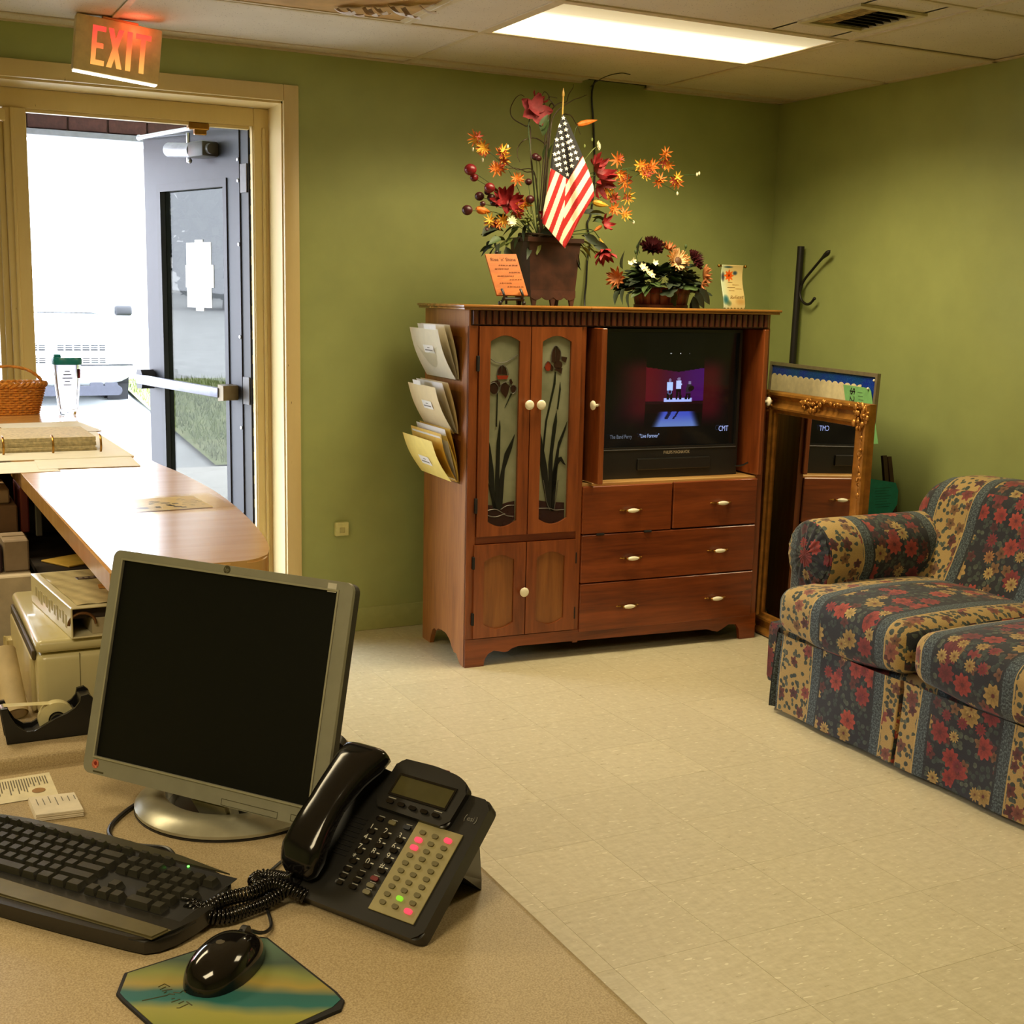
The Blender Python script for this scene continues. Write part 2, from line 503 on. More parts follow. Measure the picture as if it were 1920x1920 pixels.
tr2 = troffer(.57, 1.79, 3.83, 4.44, False, 'unlit ceiling light panel with stained lens and torn white film')
random.seed(3)
for k in range(7):                                                # scraps of white film hanging from the lens
    x, y = 1.50 + .035 * k + random.uniform(-.01, .01), 4.33 - .03 * k + random.uniform(-.015, .015)
    w, l_ = random.uniform(.03, .05), random.uniform(.05, .10)
    M = Matrix.Translation((x, y, H_CEIL - .004)) @ Matrix.Rotation(random.uniform(-.3, .9), 4, 'Z') @ Matrix.Rotation(random.uniform(.2, .5), 4, 'X')
    MB().grid(lambda u, v: Vector(((u - .5) * w, v * -l_, -.01 * sin(v * 3) - .004 * sin(u * 9 + k))), 6, 6, M=M).build('film_scrap', plain('white_film', S(214, 204, 200), .6), tr2, recalc=False)

# ------------------------------------------------------------------ air vent
r = thing('ceiling_vent', 'square ceiling air vent with dark louvres and mould stains beside lit light panel', 'vent', (3.07, 3.508, H_CEIL))
m_vent = plain('vent_metal', S(196, 184, 140), .5, var=.08)
MB().ring([(2.925, 3.35), (3.215, 3.35), (3.215, 3.665), (2.925, 3.665)], [(2.952, 3.377), (3.188, 3.377), (3.188, 3.638), (2.952, 3.638)], .009,
          Matrix.Translation((0, 0, H_CEIL - .009))).build('frame', m_vent, r, smooth=0)
m_mould = plain('mouldy_metal', S(150, 122, 66), .7, var=.35, vs=26)
for k in range(7):
    y = 3.392 + k * .036
    MB().box(3.04, 3.186, -.016, .016, -.001, .001, M=Matrix.Translation((0, y, H_CEIL + .006)) @ Matrix.Rotation(.9, 4, 'X')).build('louvre', plain('louvre_dark', S(52, 44, 34), .6), r, smooth=0)
for k in range(5):
    x = 2.958 + k * .018
    MB().box(x, x + .015, 3.40, 3.63, H_CEIL - .003, H_CEIL, M=None).build('louvre', m_mould, r, smooth=0)
MB().box(2.952, 3.188, 3.377, 3.638, H_CEIL + .03, H_CEIL + .032).build('duct', m_dark, r, smooth=0)

# ------------------------------------------------------------------ door frame
MB().box(1.553, 1.616, 5.160, 5.181, 0, 2.30, .004, 2).build('trim_1', m_cream, kind='structure')
MB().box(-1.26, 1.5525, 5.160, 5.181, 2.236, 2.30, .004, 2).build('trim_2', m_cream, kind='structure')
b = MB()
b.box(1.548, 1.556, 5.181, 5.37, 0, 2.228)                        # reveal
b.box(1.486, 1.556, 5.37, 5.47, 0, 2.228, .003)
b.box(1.520, 1.534, 5.362, 5.372, 0, 2.15, .003)
b.box(1.481, 1.487, 5.375, 5.405, 0, 2.153, .002)
b.build('trim_3', m_cream, kind='structure')
b = MB()
b.box(-1.2, 1.548, 5.181, 5.37, 2.228, 2.236)
b.box(-1.2, 1.486, 5.37, 5.47, 2.153, 2.228, .003)
b.box(.595, 1.470, 5.375, 5.405, 2.140, 2.153, .002)
b.build('trim_4', m_cream, kind='structure')
b = MB()
b.box(.512, .595, 5.36, 5.47, 0, 2.153, .003)
b.box(.535, .548, 5.352, 5.362, 0, 2.153, .003)
b.box(.488, .512, 5.375, 5.45, 0, 2.10, .003)
b.build('trim_5', m_cream, kind='structure')
MB().box(.486, .520, 5.345, 5.362, 2.10, 2.145, .003).build('trim_6', m_cream, kind='structure')
w1 = MB().ring([(-1.2, 0), (.488, 0), (.488, 2.153), (-1.2, 2.153)], [(-1.14, .1), (.47, .1), (.47, 2.11), (-1.14, 2.11)], .05,
          frame((0, 5.44, 0), (1, 0, 0), (0, 0, 1))).build('window_1', m_cream, smooth=0, kind='structure')
t = NT('clear_glass'); t.set(color=(1, 1, 1), rough=0.0, trans=1.0, ior=1.05); m_glass = t.m
MB().box(-1.15, .475, 5.408, 5.413, .09, 2.115).build('pane', m_glass, w1, smooth=0)
MB().box(.598, 1.486, 5.36, 5.62, -.01, .012, .004).build('trim_7', plain('alu_threshold', S(150, 150, 150), .4, .8), kind='structure')

# ------------------------------------------------------------------ open door leaf (local x from hinge to free edge, +y is the inner face)
dr = thing('door_1', 'dark grey metal glass door swung open to the outside', None, (1.475, 5.42, 0), rad(107.3), kind='structure')
DM = ROOT[dr.name]
m_door = plain('door_paint', S(46, 46, 54), .5, var=.05, vs=9)
def leafbox(name, s0, s1, y0, y1, z0, z1, mat, bev=.002, parent=dr, **kw):
    return MB().box(s0, s1, y0, y1, z0, z1, bev, 1, DM).build(name, mat, parent, smooth=0, **kw)
lf = MB()
lf.ring([(.072, .02), (.893, .02), (.893, 2.182), (.072, 2.182)], [(.19, .22), (.742, .22), (.742, 1.925), (.19, 1.925)], .045,
        DM @ frame((0, 0, 0), (1, 0, 0), (0, 0, 1)))
lf = lf.build('leaf', m_door, dr, smooth=0)
MB().ring([(.168, .19), (.772, .19), (.772, 1.958), (.168, 1.958)], [(.196, .225), (.738, .225), (.738, 1.922), (.196, 1.922)], .006,
          DM @ frame((0, .006, 0), (1, 0, 0), (0, 0, 1))).build('glass_stop', plain('door_paint_b', S(40, 40, 47), .5), dr, smooth=0)
t = NT('tinted_glass')
tr_ = t.n('ShaderNodeBsdfTransparent'); tr_.inputs[0].default_value = (.34, .335, .32, 1)
gl_ = t.n('ShaderNodeBsdfGlossy'); gl_.inputs['Roughness'].default_value = .02
mx = t.n('ShaderNodeMixShader'); mx.inputs[0].default_value = .035; t.l(tr_.outputs[0], mx.inputs[1]); t.l(gl_.outputs[0], mx.inputs[2])
t.l(mx.outputs[0], t.out.inputs[0])
MB().box(.19, .742, -.026, -.021, .22, 1.925, M=DM).build('pane', t.m, dr, smooth=0)
ch = plain('hinge_dark', S(34, 30, 30), .5)
MB().box(.010, .071, -.046, -.006, .02, 2.16, M=DM).build('hinge_strip', ch, dr, smooth=0)
for k in range(20): MB().box(-.008, .010, -.030, -.012, .05 + .105 * k, .05 + .105 * k + .070, .002, 1, DM).build('hinge_knuckle', ch, dr, smooth=0)
for z in (1.95, 1.05, .28):
    leafbox('hinge_plate', .016, .066, -.004, .0, z - .06, z + .06, plain('hinge_grey', S(96, 92, 90), .45), .001)
for z in (2.03, 1.942, 1.676, 1.281, .885, .5):
    MB().ball((.082, .001, z), .009, 10, 1, .4, 1, M=DM).build('bolt', m_steel, dr)
# closer
k = MB().cyl((.555, .055, 2.094), (.35, .055, 2.078), .032, n=20, M=DM)
k.build('closer_body', plain('closer_alu', S(150, 150, 158), .4, .5), dr)
MB().box(.225, .352, .0, .085, 2.045, 2.112, .012, 2, M=DM).cyl((.225, .05, 2.078), (.205, .05, 2.077), .022, M=DM).build('closer_valve', plain('closer_dark', S(66, 62, 58), .45), dr)
MB().cyl((.39, .055, 2.03), (.39, .055, 2.155), .009, n=10, M=DM).ball((.372, .06, 2.035), .012, 8, M=DM).build('closer_spindle', m_steel, dr)
p0 = DM @ Vector((.39, .055, 2.15)); p1 = DM @ Vector((.874, .03, 2.172)); p2 = aty(372, 238, 5.395)
MB().tube([p0, p1], .006, 8).build('closer_arm', plain('arm_dark', S(60, 60, 66), .4, .6), dr)
MB().tube([p1, p1 + (p2 - p1) * .45, p2], [.010, .010, .008], 10).ball(p1, .014, 8).build('closer_rod', m_steel, dr)
MB().box(p2.x - .045, p2.x + .04, 5.372, 5.412, 2.125, 2.153, .004).box(p2.x - .02, p2.x + .03, 5.378, 5.405, 2.105, 2.128, .003).build('closer_bracket', m_brass, dr, smooth=0)
# panic bar
q0, q1 = Vector((.872, .075, 1.055)), Vector((.133, .075, 1.038))
ph = MB().poly([(-.022, -.045), (.022, -.045), (.032, -.015), (.032, .02), (.018, .045), (-.018, .045), (-.032, .02), (-.032, -.015)], .075,
               DM @ frame((.855, .0, 1.055), (1, 0, 0), (0, 0, 1)) @ Matrix.Translation((0, 0, -.075)), .008)
ph.build('bar_end_box', plain('bar_dark', S(54, 52, 58), .4), dr)
MB().poly([(-.022, -.032), (.022, -.036), (.022, .036), (-.022, .032)], .08, DM @ frame((.118, .0, 1.038), (1, 0, 0), (0, 0, 1)) @ Matrix.Translation((0, 0, -.08)), .006).build('bar_end_box', plain('bar_bronze', S(112, 98, 72), .4, .4), dr)
b = MB()
b.box(0, (q1 - q0).length, -.012, .012, -.022, .022, .006, 2, DM @ frame(q0, (q1 - q0), (0, -1, 0)))
b.build('push_bar', plain('bar_alu', S(120, 120, 134), .4, .6), dr)

# ------------------------------------------------------------------ notice on the door glass
r = MB()
for (a, b_, c_, d) in ((.556, .342, 1.40, 1.69), (.565, .322, 1.49, 1.59), (.48, .41, 1.385, 1.40), (.48, .41, 1.69, 1.702)):
    r.box(min(a, b_), max(a, b_), -.021, -.0195 + .0004 * (c_ > 1.45), c_, d, M=DM)
tag(r.build('paper_notice', m_white, smooth=0), 'blank white sheet taped to the glass of the open door', 'paper')
# ================================================================== media cabinet
ar = thing('media_cabinet', 'large reddish pine media cabinet holding a television against the green back wall', 'cabinet', (2.075, 4.481, 0), -math.atan(.0502))
AM = ROOT[ar.name]
_ax, _ay = AM.to_3x3() @ Vector((1, 0, 0)), AM.to_3x3() @ Vector((0, 1, 0))
def arm(px, py, depth=0.0):
    """(x, z) in the cabinet's own frame of a point seen at depth behind its front"""
    d = ray(px, py); o = AM.translation + _ay * depth
    p = CAM + d * ((o - CAM).dot(_ay) / d.dot(_ay)) - AM.translation
    return (p.dot(_ax), p.z)
w_v = wood('pine_upright', S(92, 42, 16), S(124, 62, 26), S(146, 78, 36), 'z', .33)
w_h = wood('pine_level', S(84, 34, 12), S(116, 54, 20), S(142, 70, 30), 'x', .33)
w_s = wood('pine_side', S(118, 66, 24), S(150, 92, 38), S(170, 112, 52), 'z', .42)  # lighter pine: light falling on the cabinet side is put into the colour
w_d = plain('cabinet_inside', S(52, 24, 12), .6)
w_top = wood('pine_top', S(120, 74, 26), S(150, 98, 40), S(168, 118, 56), 'x', .22, coat=.4)
AX = AM @ frame((0, 0, 0), (1, 0, 0), (0, 0, 1))            # outlines drawn in (x, z), raised towards -y
D_ = .49
def abox(name, x0, x1, y0, y1, z0, z1, mat, bev=.002, parent=ar, **kw):
    return MB().box(x0, x1, y0, y1, z0, z1, bev, 1, AM).build(name, mat, parent, smooth=0, **kw)
# scalloped side panels
side = [(0, 0), (.045, 0), (.075, .022), (.088, .036), (.115, .034), (.14, .05), (.165, .075), (.21, .092), (.265, .092), (.30, .088), (.325, .072), (.345, .078), (.365, .068), (.385, .04), (.40, .0), (D_, 0), (D_, 1.425), (0, 1.425)]
for x in (0.0, 1.372):
    MB().poly(side, .02, AM @ frame((x, 0, 0), (0, 1, 0), (0, 0, 1)), .001).build('side_panel', w_s, ar, smooth=0)
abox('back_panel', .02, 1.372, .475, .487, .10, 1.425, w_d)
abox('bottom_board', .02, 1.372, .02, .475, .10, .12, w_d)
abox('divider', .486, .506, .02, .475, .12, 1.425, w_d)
abox('tv_shelf', .506, 1.372, .004, .475, .712, .728, wood('pine_shelf', S(150, 100, 50), S(190, 146, 84), S(206, 168, 104), 'x', .4), .001)
for (x0, x1) in ((-.03, .512), (.5125, 1.424)):
    b = MB().box(x0, x1, -.024, .495, 1.425, 1.434, .003, 2, AM).box(x0 - (.006 if x0 < 0 else 0), x1 + (.006 if x1 > 1 else 0), -.032, .497, 1.434, 1.445, .004, 2, AM)
    b.build('top', w_top, ar, smooth=30)
# fluted frieze
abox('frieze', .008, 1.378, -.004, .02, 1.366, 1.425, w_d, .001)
fm = MB().cyl((0, 0, 0), (0, 0, .052), .0115, n=10)
fm = fm.mesh('flute', wood('flute_wood', S(54, 22, 10), S(74, 32, 14), S(92, 42, 20), 'z', .35), 40)
for k in range(50):
    inst('flute', fm, ar, M=AM @ Matrix.Translation((.024 + k * .0274, -.004, 1.371)))
# face frame
abox('stile', 0, .038, -.004, .016, .0, 1.366, w_v)
abox('stile', .484, .508, -.004, .016, .06, 1.366, w_v)
abox('stile', 1.362, 1.392, -.004, .016, .0, 1.366, w_v)
abox('rail', .038, .484, -.002, .016, .503, .535, w_h)
# shaped apron with feet
ap = [(0, 0), (.082, 0), (.086, .03), (.10, .05), (.125, .062), (.15, .056), (.172, .05), (.19, .052), (.205, .064), (.235, .072), (.70, .066), (1.14, .062), (1.165, .052), (1.195, .045), (1.22, .055), (1.25, .074), (1.29, .072), (1.306, .05), (1.312, 0), (1.392, 0), (1.392, .116), (0, .116)]
MB().poly(ap, .02, AX @ Matrix.Translation((0, 0, -.012)), .001).build('apron', w_h, ar, smooth=0)

def arch(x0, x1, z0, z1, up, n=10):
    """outline with arched head and arched foot, and the matching rectangle walk"""
    pts = []
    for i in range(n + 1):
        u = i / n; pts.append((x0 + (x1 - x0) * u, z0 - up * sin(pi * u)))
    for i in range(n + 1):
        u = i / n; pts.append((x1 + (x0 - x1) * u, z1 + up * sin(pi * u)))
    return pts
def rectw(x0, x1, z0, z1, n=10):
    return [(x0 + (x1 - x0) * i / n, z0) for i in range(n + 1)] + [(x1 + (x0 - x1) * i / n, z1) for i in range(n + 1)]
def knob(x, z, parent, M=None, y=-.012):
    M = M if M is not None else AM @ Matrix.Translation((x, y, z)) @ Matrix.Rotation(pi / 2, 4, 'X')
    MB().lathe([(.006, 0), (.006, .012), (.011, .015), (.0185, .018), (.0195, .023), (.016, .027), (.011, .0285), (.004, .0285)], 24, M).build('knob', m_porc, parent)
t = NT('frosted_glass')
o_ = t.obj()
t.set(color=t.ramp(t.noise(o_, 7, 3), [(.3, S(104, 108, 84)), (.7, S(138, 140, 116))]), rough=.35, spec=.4)
t.bump(t.noise(o_, 90, 3), .15)
m_frost = t.m
m_leafg = plain('leaf_glass', S(20, 24, 20), .2, spec=.6)
m_petg = plain('petal_glass', S(46, 26, 22), .2, spec=.5)
m_redg = plain('red_glass', S(128, 44, 26), .25)
m_soil = plain('soil_glass', S(44, 22, 20), .25, spec=.5)
m_lead = plain('lead_came', S(98, 94, 88), .4, .5)
doors = []
for (x0, x1, gx0, gx1) in ((.040, .2585, .087, .212), (.2625, .483, .310, .437)):
    d = MB().ring(rectw(x0, x1, .535, 1.364), arch(gx0, gx1, .594, 1.306, .023), .02, AX @ Matrix.Translation((0, 0, -.008))).build('glass_door', w_v, ar, smooth=30)
    MB().poly(arch(gx0 - .006, gx1 + .006, .592, 1.308, .026), .003, AX @ Matrix.Translation((0, 0, -.003)), 0).build('pane', m_frost, d, smooth=0)
    doors.append((d, gx0, gx1))
    xk = .2485 if x0 < .1 else .300
    knob(xk, 1.058, d)
for z in (.66, 1.22): abox('hinge', .030, .041, -.016, -.003, z - .03, z + .03, m_dark, .001)
def leaded(door, pts, mat, name, h=.0035):
    q = [arm(*p) for p in pts]
    MB().poly(q, h, AX @ Matrix.Translation((0, 0, 0.0))).build(name, mat, door, smooth=0)
def came(door, pts, r=.0016):
    q = [AM @ Vector((a, -.0042, z)) for a, z in (arm(*p) for p in pts)]
    MB().tube(spline(q, 4), r, 5).build('came', m_lead, door)
dA, dB = doors[0][0], doors[1][0]
def ell(cx, cy, rx, ry, n=12, rot=0):
    return [(cx + rx * cos(a) * cos(rot) - ry * sin(a) * sin(rot), cy + rx * cos(a) * sin(rot) + ry * sin(a) * cos(rot)) for a in [2 * pi * i / n for i in range(n)]]
# iris of the left pane
for q in ([(932, 702), (934, 692), (940, 685), (941, 702)], [(942, 702), (942, 685), (948, 690), (951, 703)]): leaded(dA, q, m_petg, 'petal')
leaded(dA, [(931, 704), (953, 704), (950, 711), (933, 711)], m_redg, 'petal')
for q in (ell(926, 728, 8, 11), ell(934, 720, 3.5, 6), [(938, 722), (947, 716), (955, 724), (952, 738), (948, 746), (941, 738), (937, 730)], ell(962, 729, 5, 7), [(955, 712), (958, 710), (961, 718), (957, 722)], [(921, 716), (933, 712), (934, 715), (924, 718)]): leaded(dA, q, m_petg, 'petal')
for q in ([(957, 738), (961, 736), (946, 765)], [(931.5, 737), (933, 737), (931.5, 800), (929.5, 800)], [(937, 788), (938, 800), (937, 850), (934, 955), (928, 955), (928, 900), (931, 830)], [(965, 814), (960, 838), (946, 880), (941, 955), (934, 955), (936, 900), (946, 850)],
          [(914, 820), (919, 838), (925, 880), (929, 955), (924, 955), (917, 905), (914, 870)], [(913, 900), (919, 915), (932, 955), (926, 957)]): leaded(dA, q, m_leafg, 'leaf')
leaded(dA, [(912, 947), (932, 948), (950, 942), (964, 939), (964, 973), (955, 983), (938, 987), (922, 984), (911, 974)], m_soil, 'ground_glass', .003)
came(dA, [(912, 957), (930, 955), (948, 966), (962, 968)]); came(dA, [(938, 955), (950, 948), (963, 947)]); came(dA, [(912, 966), (928, 969), (946, 963)])
came(dA, [(919, 720), (927, 717), (934, 727), (930, 740)]); came(dA, [(936, 735), (940, 720), (953, 716), (956, 728)]); came(dA, [(918, 672), (932, 680), (950, 678), (970, 665)])
came(dA, [(956, 736), (962, 738), (968, 730), (965, 722)]); came(dA, [(931, 703), (934, 690), (942, 684), (949, 690), (953, 703)])
# iris of the right pane
for q in ([(1033, 678), (1034, 660), (1041, 648), (1041, 682)], [(1042, 682), (1042, 648), (1050, 658), (1050, 672), (1046, 680)], ell(1046, 684, 8, 8), [(1039, 688), (1054, 690), (1052, 701), (1047, 697), (1040, 694)], [(1052, 668), (1063, 670), (1060, 680), (1053, 676)], ell(1034, 690, 3, 6)): leaded(dB, q, m_petg, 'petal')
leaded(dB, ell(1027, 687, 6, 9), m_redg, 'petal')
for q in ([(1040, 697), (1042, 697), (1041, 720), (1025, 790), (1019, 850), (1018, 830), (1022, 790), (1037, 722)], [(1050, 716), (1051, 730), (1046, 768), (1044, 766)], [(1043, 770), (1044, 790), (1036, 850), (1034, 958), (1029, 958), (1028, 870), (1036, 800)],
          [(1063, 790), (1060, 805), (1048, 840), (1043, 900), (1037, 958), (1032, 958), (1035, 890), (1046, 830)], [(1011, 803), (1016, 825), (1026, 880), (1031, 956), (1026, 956), (1017, 905), (1011, 860)],
          [(1034, 890), (1046, 858), (1052, 856), (1060, 872), (1056, 870), (1050, 864), (1044, 874), (1038, 958), (1033, 958)]): leaded(dB, q, m_leafg, 'leaf')
leaded(dB, [(1008, 938), (1030, 941), (1057, 942), (1057, 972), (1048, 981), (1033, 985), (1016, 980), (1007, 971)], m_soil, 'ground_glass', .003)
came(dB, [(1008, 953), (1030, 953), (1040, 956), (1057, 955)]); came(dB, [(1030, 955), (1024, 940), (1018, 900)]); came(dB, [(1038, 955), (1042, 930), (1046, 900)])
came(dB, [(1033, 678), (1034, 660), (1041, 648), (1050, 658), (1051, 674)]); came(dB, [(1019, 690), (1026, 677), (1034, 684), (1040, 692)])
# lower panelled doors
for (x0, x1, gx0, gx1) in ((.031, .2565, .075, .205), (.2605, .482, .306, .432)):
    d = MB().ring(rectw(x0, x1, .120, .502), arch(gx0, gx1, .175, .435, .022), .02, AX @ Matrix.Translation((0, 0, -.006))).build('lower_door', w_v, ar, smooth=30)
    MB().poly(arch(gx0 - .004, gx1 + .004, .173, .437, .024), .012, AX @ Matrix.Translation((0, 0, -.006)), .003).build('door_panel', wood('panel_wood', S(110, 62, 24), S(134, 80, 34), S(150, 96, 46), 'z', .35), d, smooth=0)
    if x0 < .1: knob(.2445, .301, d)
for z in (.43, .20): abox('hinge', .024, .034, -.016, -.003, z - .025, z + .025, m_dark, .001)
abox('hinge', .480, .488, -.014, -.003, .165, .215, m_dark, .001); abox('hinge', .480, .488, -.014, -.003, .40, .445, m_dark, .001)
# drawers
def drawer(x0, x1, z0, z1, hs):
    d = abox('drawer', x0, x1, -.014, .006, z0, z1, w_h, .003)
    for hx, hz in hs:
        M = AM @ Matrix.Translation((hx, -.034, hz))
        b = MB().lathe([(.0035, -.026), (.007, -.018), (.0092, -.006), (.0092, .006), (.007, .018), (.0035, .026)], 14, M @ Matrix.Rotation(pi / 2, 4, 'Y'))
        h = b.build('pull', m_porc, d)
        for s in (-1, 1):
            b = MB().cyl((s * .03, .022, 0), (s * .03, 0, 0), .0035, n=8, M=M).ball((s * .028, 0, 0), .005, 8, M=M)
            b.lathe([(.001, .018), (.003, .028), (.0045, .036), (.002, .044), (.0035, .048), (.0005, .055)], 8, M @ Matrix.Translation((0, .019, 0)) @ Matrix.Rotation(s * pi / 2, 4, 'Y'))
            b.build('pull_mount', m_brass, d)
    return d
d1 = drawer(.509, .932, .519, .7175, [(.734, .612)])
drawer(.940, 1.361, .521, .7195, [(1.175, .623)])
drawer(.509, 1.361, .313, .515, [(.743, .408), (1.171, .414)])
drawer(.509, 1.361, .104, .3085, [(.733, .202), (1.169, .202)])
for x in (.575, .80): abox('hinge', x, x + .035, -.020, -.010, .512, .520, m_dark, .001, d1)
# slid-out pocket doors at both sides of the television
pd = abox('pocket_door', .537, .560, -.085, .34, .735, 1.362, w_v, .003)
knob(0, 0, pd, AM @ Matrix.Translation((.537, -.062, 1.055)) @ Matrix.Rotation(-pi / 2, 4, 'Y'))
pd = abox('pocket_door', 1.352, 1.374, -.022, .40, .735, 1.362, w_v, .003)
knob(0, 0, pd, AM @ Matrix.Translation((1.374, -.012, 1.055)) @ Matrix.Rotation(pi / 2, 4, 'Y'))

# ================================================================== television in the cabinet
tv = thing('television', 'black tube television showing a stage act, inside the wooden cabinet', 'television', AM @ Vector((.94, .30, .728)), -math.atan(.0502))
x0, z1 = arm(1128, 616, .09); x1, _ = arm(1391, 616, .09); z0 = .7285
sx0, sz1 = arm(1136, 622, .09); sx1, _ = arm(1386, 624, .09); _, sz0 = arm(1136, 840, .09)
m_tv = plain('tv_plastic', S(30, 29, 28), .35, var=.03)
MB().ring([(x0, z0), (x1, z0), (x1, z1), (x0, z1)], [(sx0, sz0), (sx1, sz0), (sx1, sz1), (sx0, sz1)], .035, AM @ frame((0, .115, 0), (1, 0, 0), (0, 0, 1))).build('bezel', m_tv, tv, smooth=0)
b = MB().poly([(x0 + .008, .115), (x1 - .008, .115), (x1 - .02, .22), (x1 - .12, .44), (x0 + .12, .44), (x0 + .02, .22)], z1 - z0 - .03, AM @ Matrix.Translation((0, 0, z0 + .002)))
b.build('housing', m_tv, tv, smooth=0)
MB().box(sx0 - .003, sx1 + .003, .077, .083, sz0 - .012, sz0 - .008, .001, 1, AM).build('trim_line', plain('tv_line', S(84, 84, 86), .35, .3), tv, smooth=0)
MB().box((x0 + x1) / 2 - .16, (x0 + x1) / 2 + .2, .070, .083, z0 + .035, z0 + .085, .004, 2, AM).build('control_flap', m_tv, tv, smooth=0)
def sstep(a, b_, x):
    t_ = max(0, min(1, (x - a) / (b_ - a))); return t_ * t_ * (3 - 2 * t_)
def tvcol(u, v):
    y = 1 - v
    c = [0.006, 0.006, 0.007]
    def mixc(k, d):
        for i in range(3): c[i] = c[i] * (1 - k) + d[i] * k
    if .30 <= u < .735:                                            # stage between the wings
        roof = .375 - .0 + .02 * abs(u - .54) * -6
        if y < .30 + .045 - abs(u - .54) * .18: mixc(1, (.015, .014, .010))
        elif y < .60: mixc(1, (.30 - .08 * sstep(.3, .5, u) , .016 + .010 * u, .08 + .22 * sstep(.35, .7, u)))
        elif y < .625: mixc(1, (.10, .012, .03))
        elif y < .705: mixc(1, (.045, .004, .008))
        if .43 < u < .655 and .575 + .012 * abs(u - .54) < y < .606: mixc(sstep(0, .012, min(u - .43, .655 - u)), (.60, .66, .90))
        ln = abs(u - .54) - .10 - (y - .69) * .35
        if .69 < y < .825: mixc(1 - sstep(-.02, .05, ln), (.22 + .12 * sstep(.70, .82, y), .28 + .15 * sstep(.70, .82, y), .66))
        if .69 < y < .76 and (abs(u - .46 - (.76 - y) * .4) < .014 or abs(u - .52 - (.75 - y) * .5) < .008): mixc(.85, (.02, .02, .08))
    else:
        e = sstep(.03, .28, u) if u < .3 else 1 - sstep(.80, .97, u)
        h = sstep(.18, .36, y) * (1 - sstep(.66, .86, y))
        mixc(e * h, (.20, .014, .045))
    # three performers
    for cx, top, lean, shirt in ((.478, .405, .0, (.62, .72, .95)), (.545, .395, 0, (.66, .72, .92)), (.622, .43, -.10, (.13, .11, .15))):
        x = u - cx - lean * (y - .5)
        if (x / .011) ** 2 + ((y - top - .012) / .016) ** 2 < 1: mixc(.9, (.45, .42, .55))
        if top + .025 < y < top + .10 and abs(x) < .021 - .05 * abs(y - top - .06): mixc(1, shirt)
        if top + .10 < y < .585 and (abs(x - .009 - (y - top - .1) * .06) < .0085 or abs(x + .009 + (y - top - .1) * .06) < .0085): mixc(1, (.015, .012, .03))
        if cx < .5 and (x / .018) ** 2 + ((y - top - .115) / .022) ** 2 < 1 and (x / .010) ** 2 + ((y - top - .115) / .013) ** 2 > 1: mixc(.8, (.45, .5, .75))
        if cx > .6 and (x - .018) ** 2 / .0005 + (y - .49) ** 2 / .0006 < 1: mixc(1, (.03, .02, .02))
    for cx, k in ((.482, .6), (.553, .9), (.622, .35)):
        if (u - cx) ** 2 + (y - .183 + .0) ** 2 < .004 ** 2 * 2: mixc(1, (k, k, k))
    if .92 < u and y > .85 or u < .0: mixc(.5, (.004, .004, .004))
    return c
def scr(u, v):
    bx, bz = 2 * u - 1, 2 * v - 1
    return Vector((sx0 + (sx1 - sx0) * u, .094 - .012 * (1 - bx * bx) * (1 - bz * bz), sz0 + (sz1 - sz0) * v))
t = NT('tv_screen'); a = t.n('ShaderNodeVertexColor', layer_name='print').outputs[0]
t.set(color=(.008, .008, .008), emit=a, es=1.15, rough=.12, spec=.35)
MB().grid(scr, 160, 150, tvcol, M=AM).build('screen', t.m, tv, recalc=False)
def tvtext(s, cx, cz, size, mat, name='caption', yy=.078, sl=.0):
    M = AM @ frame((cx, yy, cz), (1, 0, sl), (0, 0, 1)) @ Matrix.Diagonal((size, size * 1.4, size, 1))
    MB().add(TX[s], M).build(name, mat, tv, smooth=0, recalc=False)
wS = sx1 - sx0
tvtext('The Band Perry', sx0 + wS * .125, sz0 + .046, .0165, glow('caption_dim', (.10, .12, .16), 1.0))
tvtext('"Live Forever"', sx0 + wS * .335, sz0 + .047, .0165, glow('caption_blue', (.35, .45, .75), 1.0))
tvtext('CMT', sx0 + wS * .90, sz0 + .07, .024, glow('caption_logo', (.35, .42, .8), 1.0))
tvtext('PHILIPS MAGNAVOX', (sx0 + sx1) / 2 + .03, sz0 - .026, .014, plain('tv_brand', S(190, 176, 150), .4), 'brand_text', .079)
tag(MB().tube(spline([AM @ Vector(p) for p in ((1.30, .20, .80), (1.29, .12, .765), (1.315, .06, .768), (1.335, .03, .785))], 6), .004, 8).build('tv_cable', m_black), 'short black cable curling beside the television in the cabinet', 'cable')
# ================================================================== file pockets on the side of the cabinet
m_man = plain('manila', S(224, 204, 158), .6, var=.02)
m_yel = plain('yellow_folder', S(224, 186, 84), .6, var=.03)
m_yel2 = plain('pale_yellow_folder', S(238, 214, 118), .6, var=.02)
m_ivo = plain('ivory_folder', S(222, 212, 184), .6, var=.02)
t = NT('clear_acrylic')
tr_ = t.n('ShaderNodeBsdfTransparent'); tr_.inputs[0].default_value = (.93, .92, .88, 1)
gl_ = t.n('ShaderNodeBsdfGlossy'); gl_.inputs['Roughness'].default_value = .08
mx = t.n('ShaderNodeMixShader'); mx.inputs[0].default_value = .10
t.l(tr_.outputs[0], mx.inputs[1]); t.l(gl_.outputs[0], mx.inputs[2]); t.l(mx.outputs[0], t.out.inputs[0])
m_acr = t.m
SX = -.001                                                       # plane of the cabinet side, cabinet frame
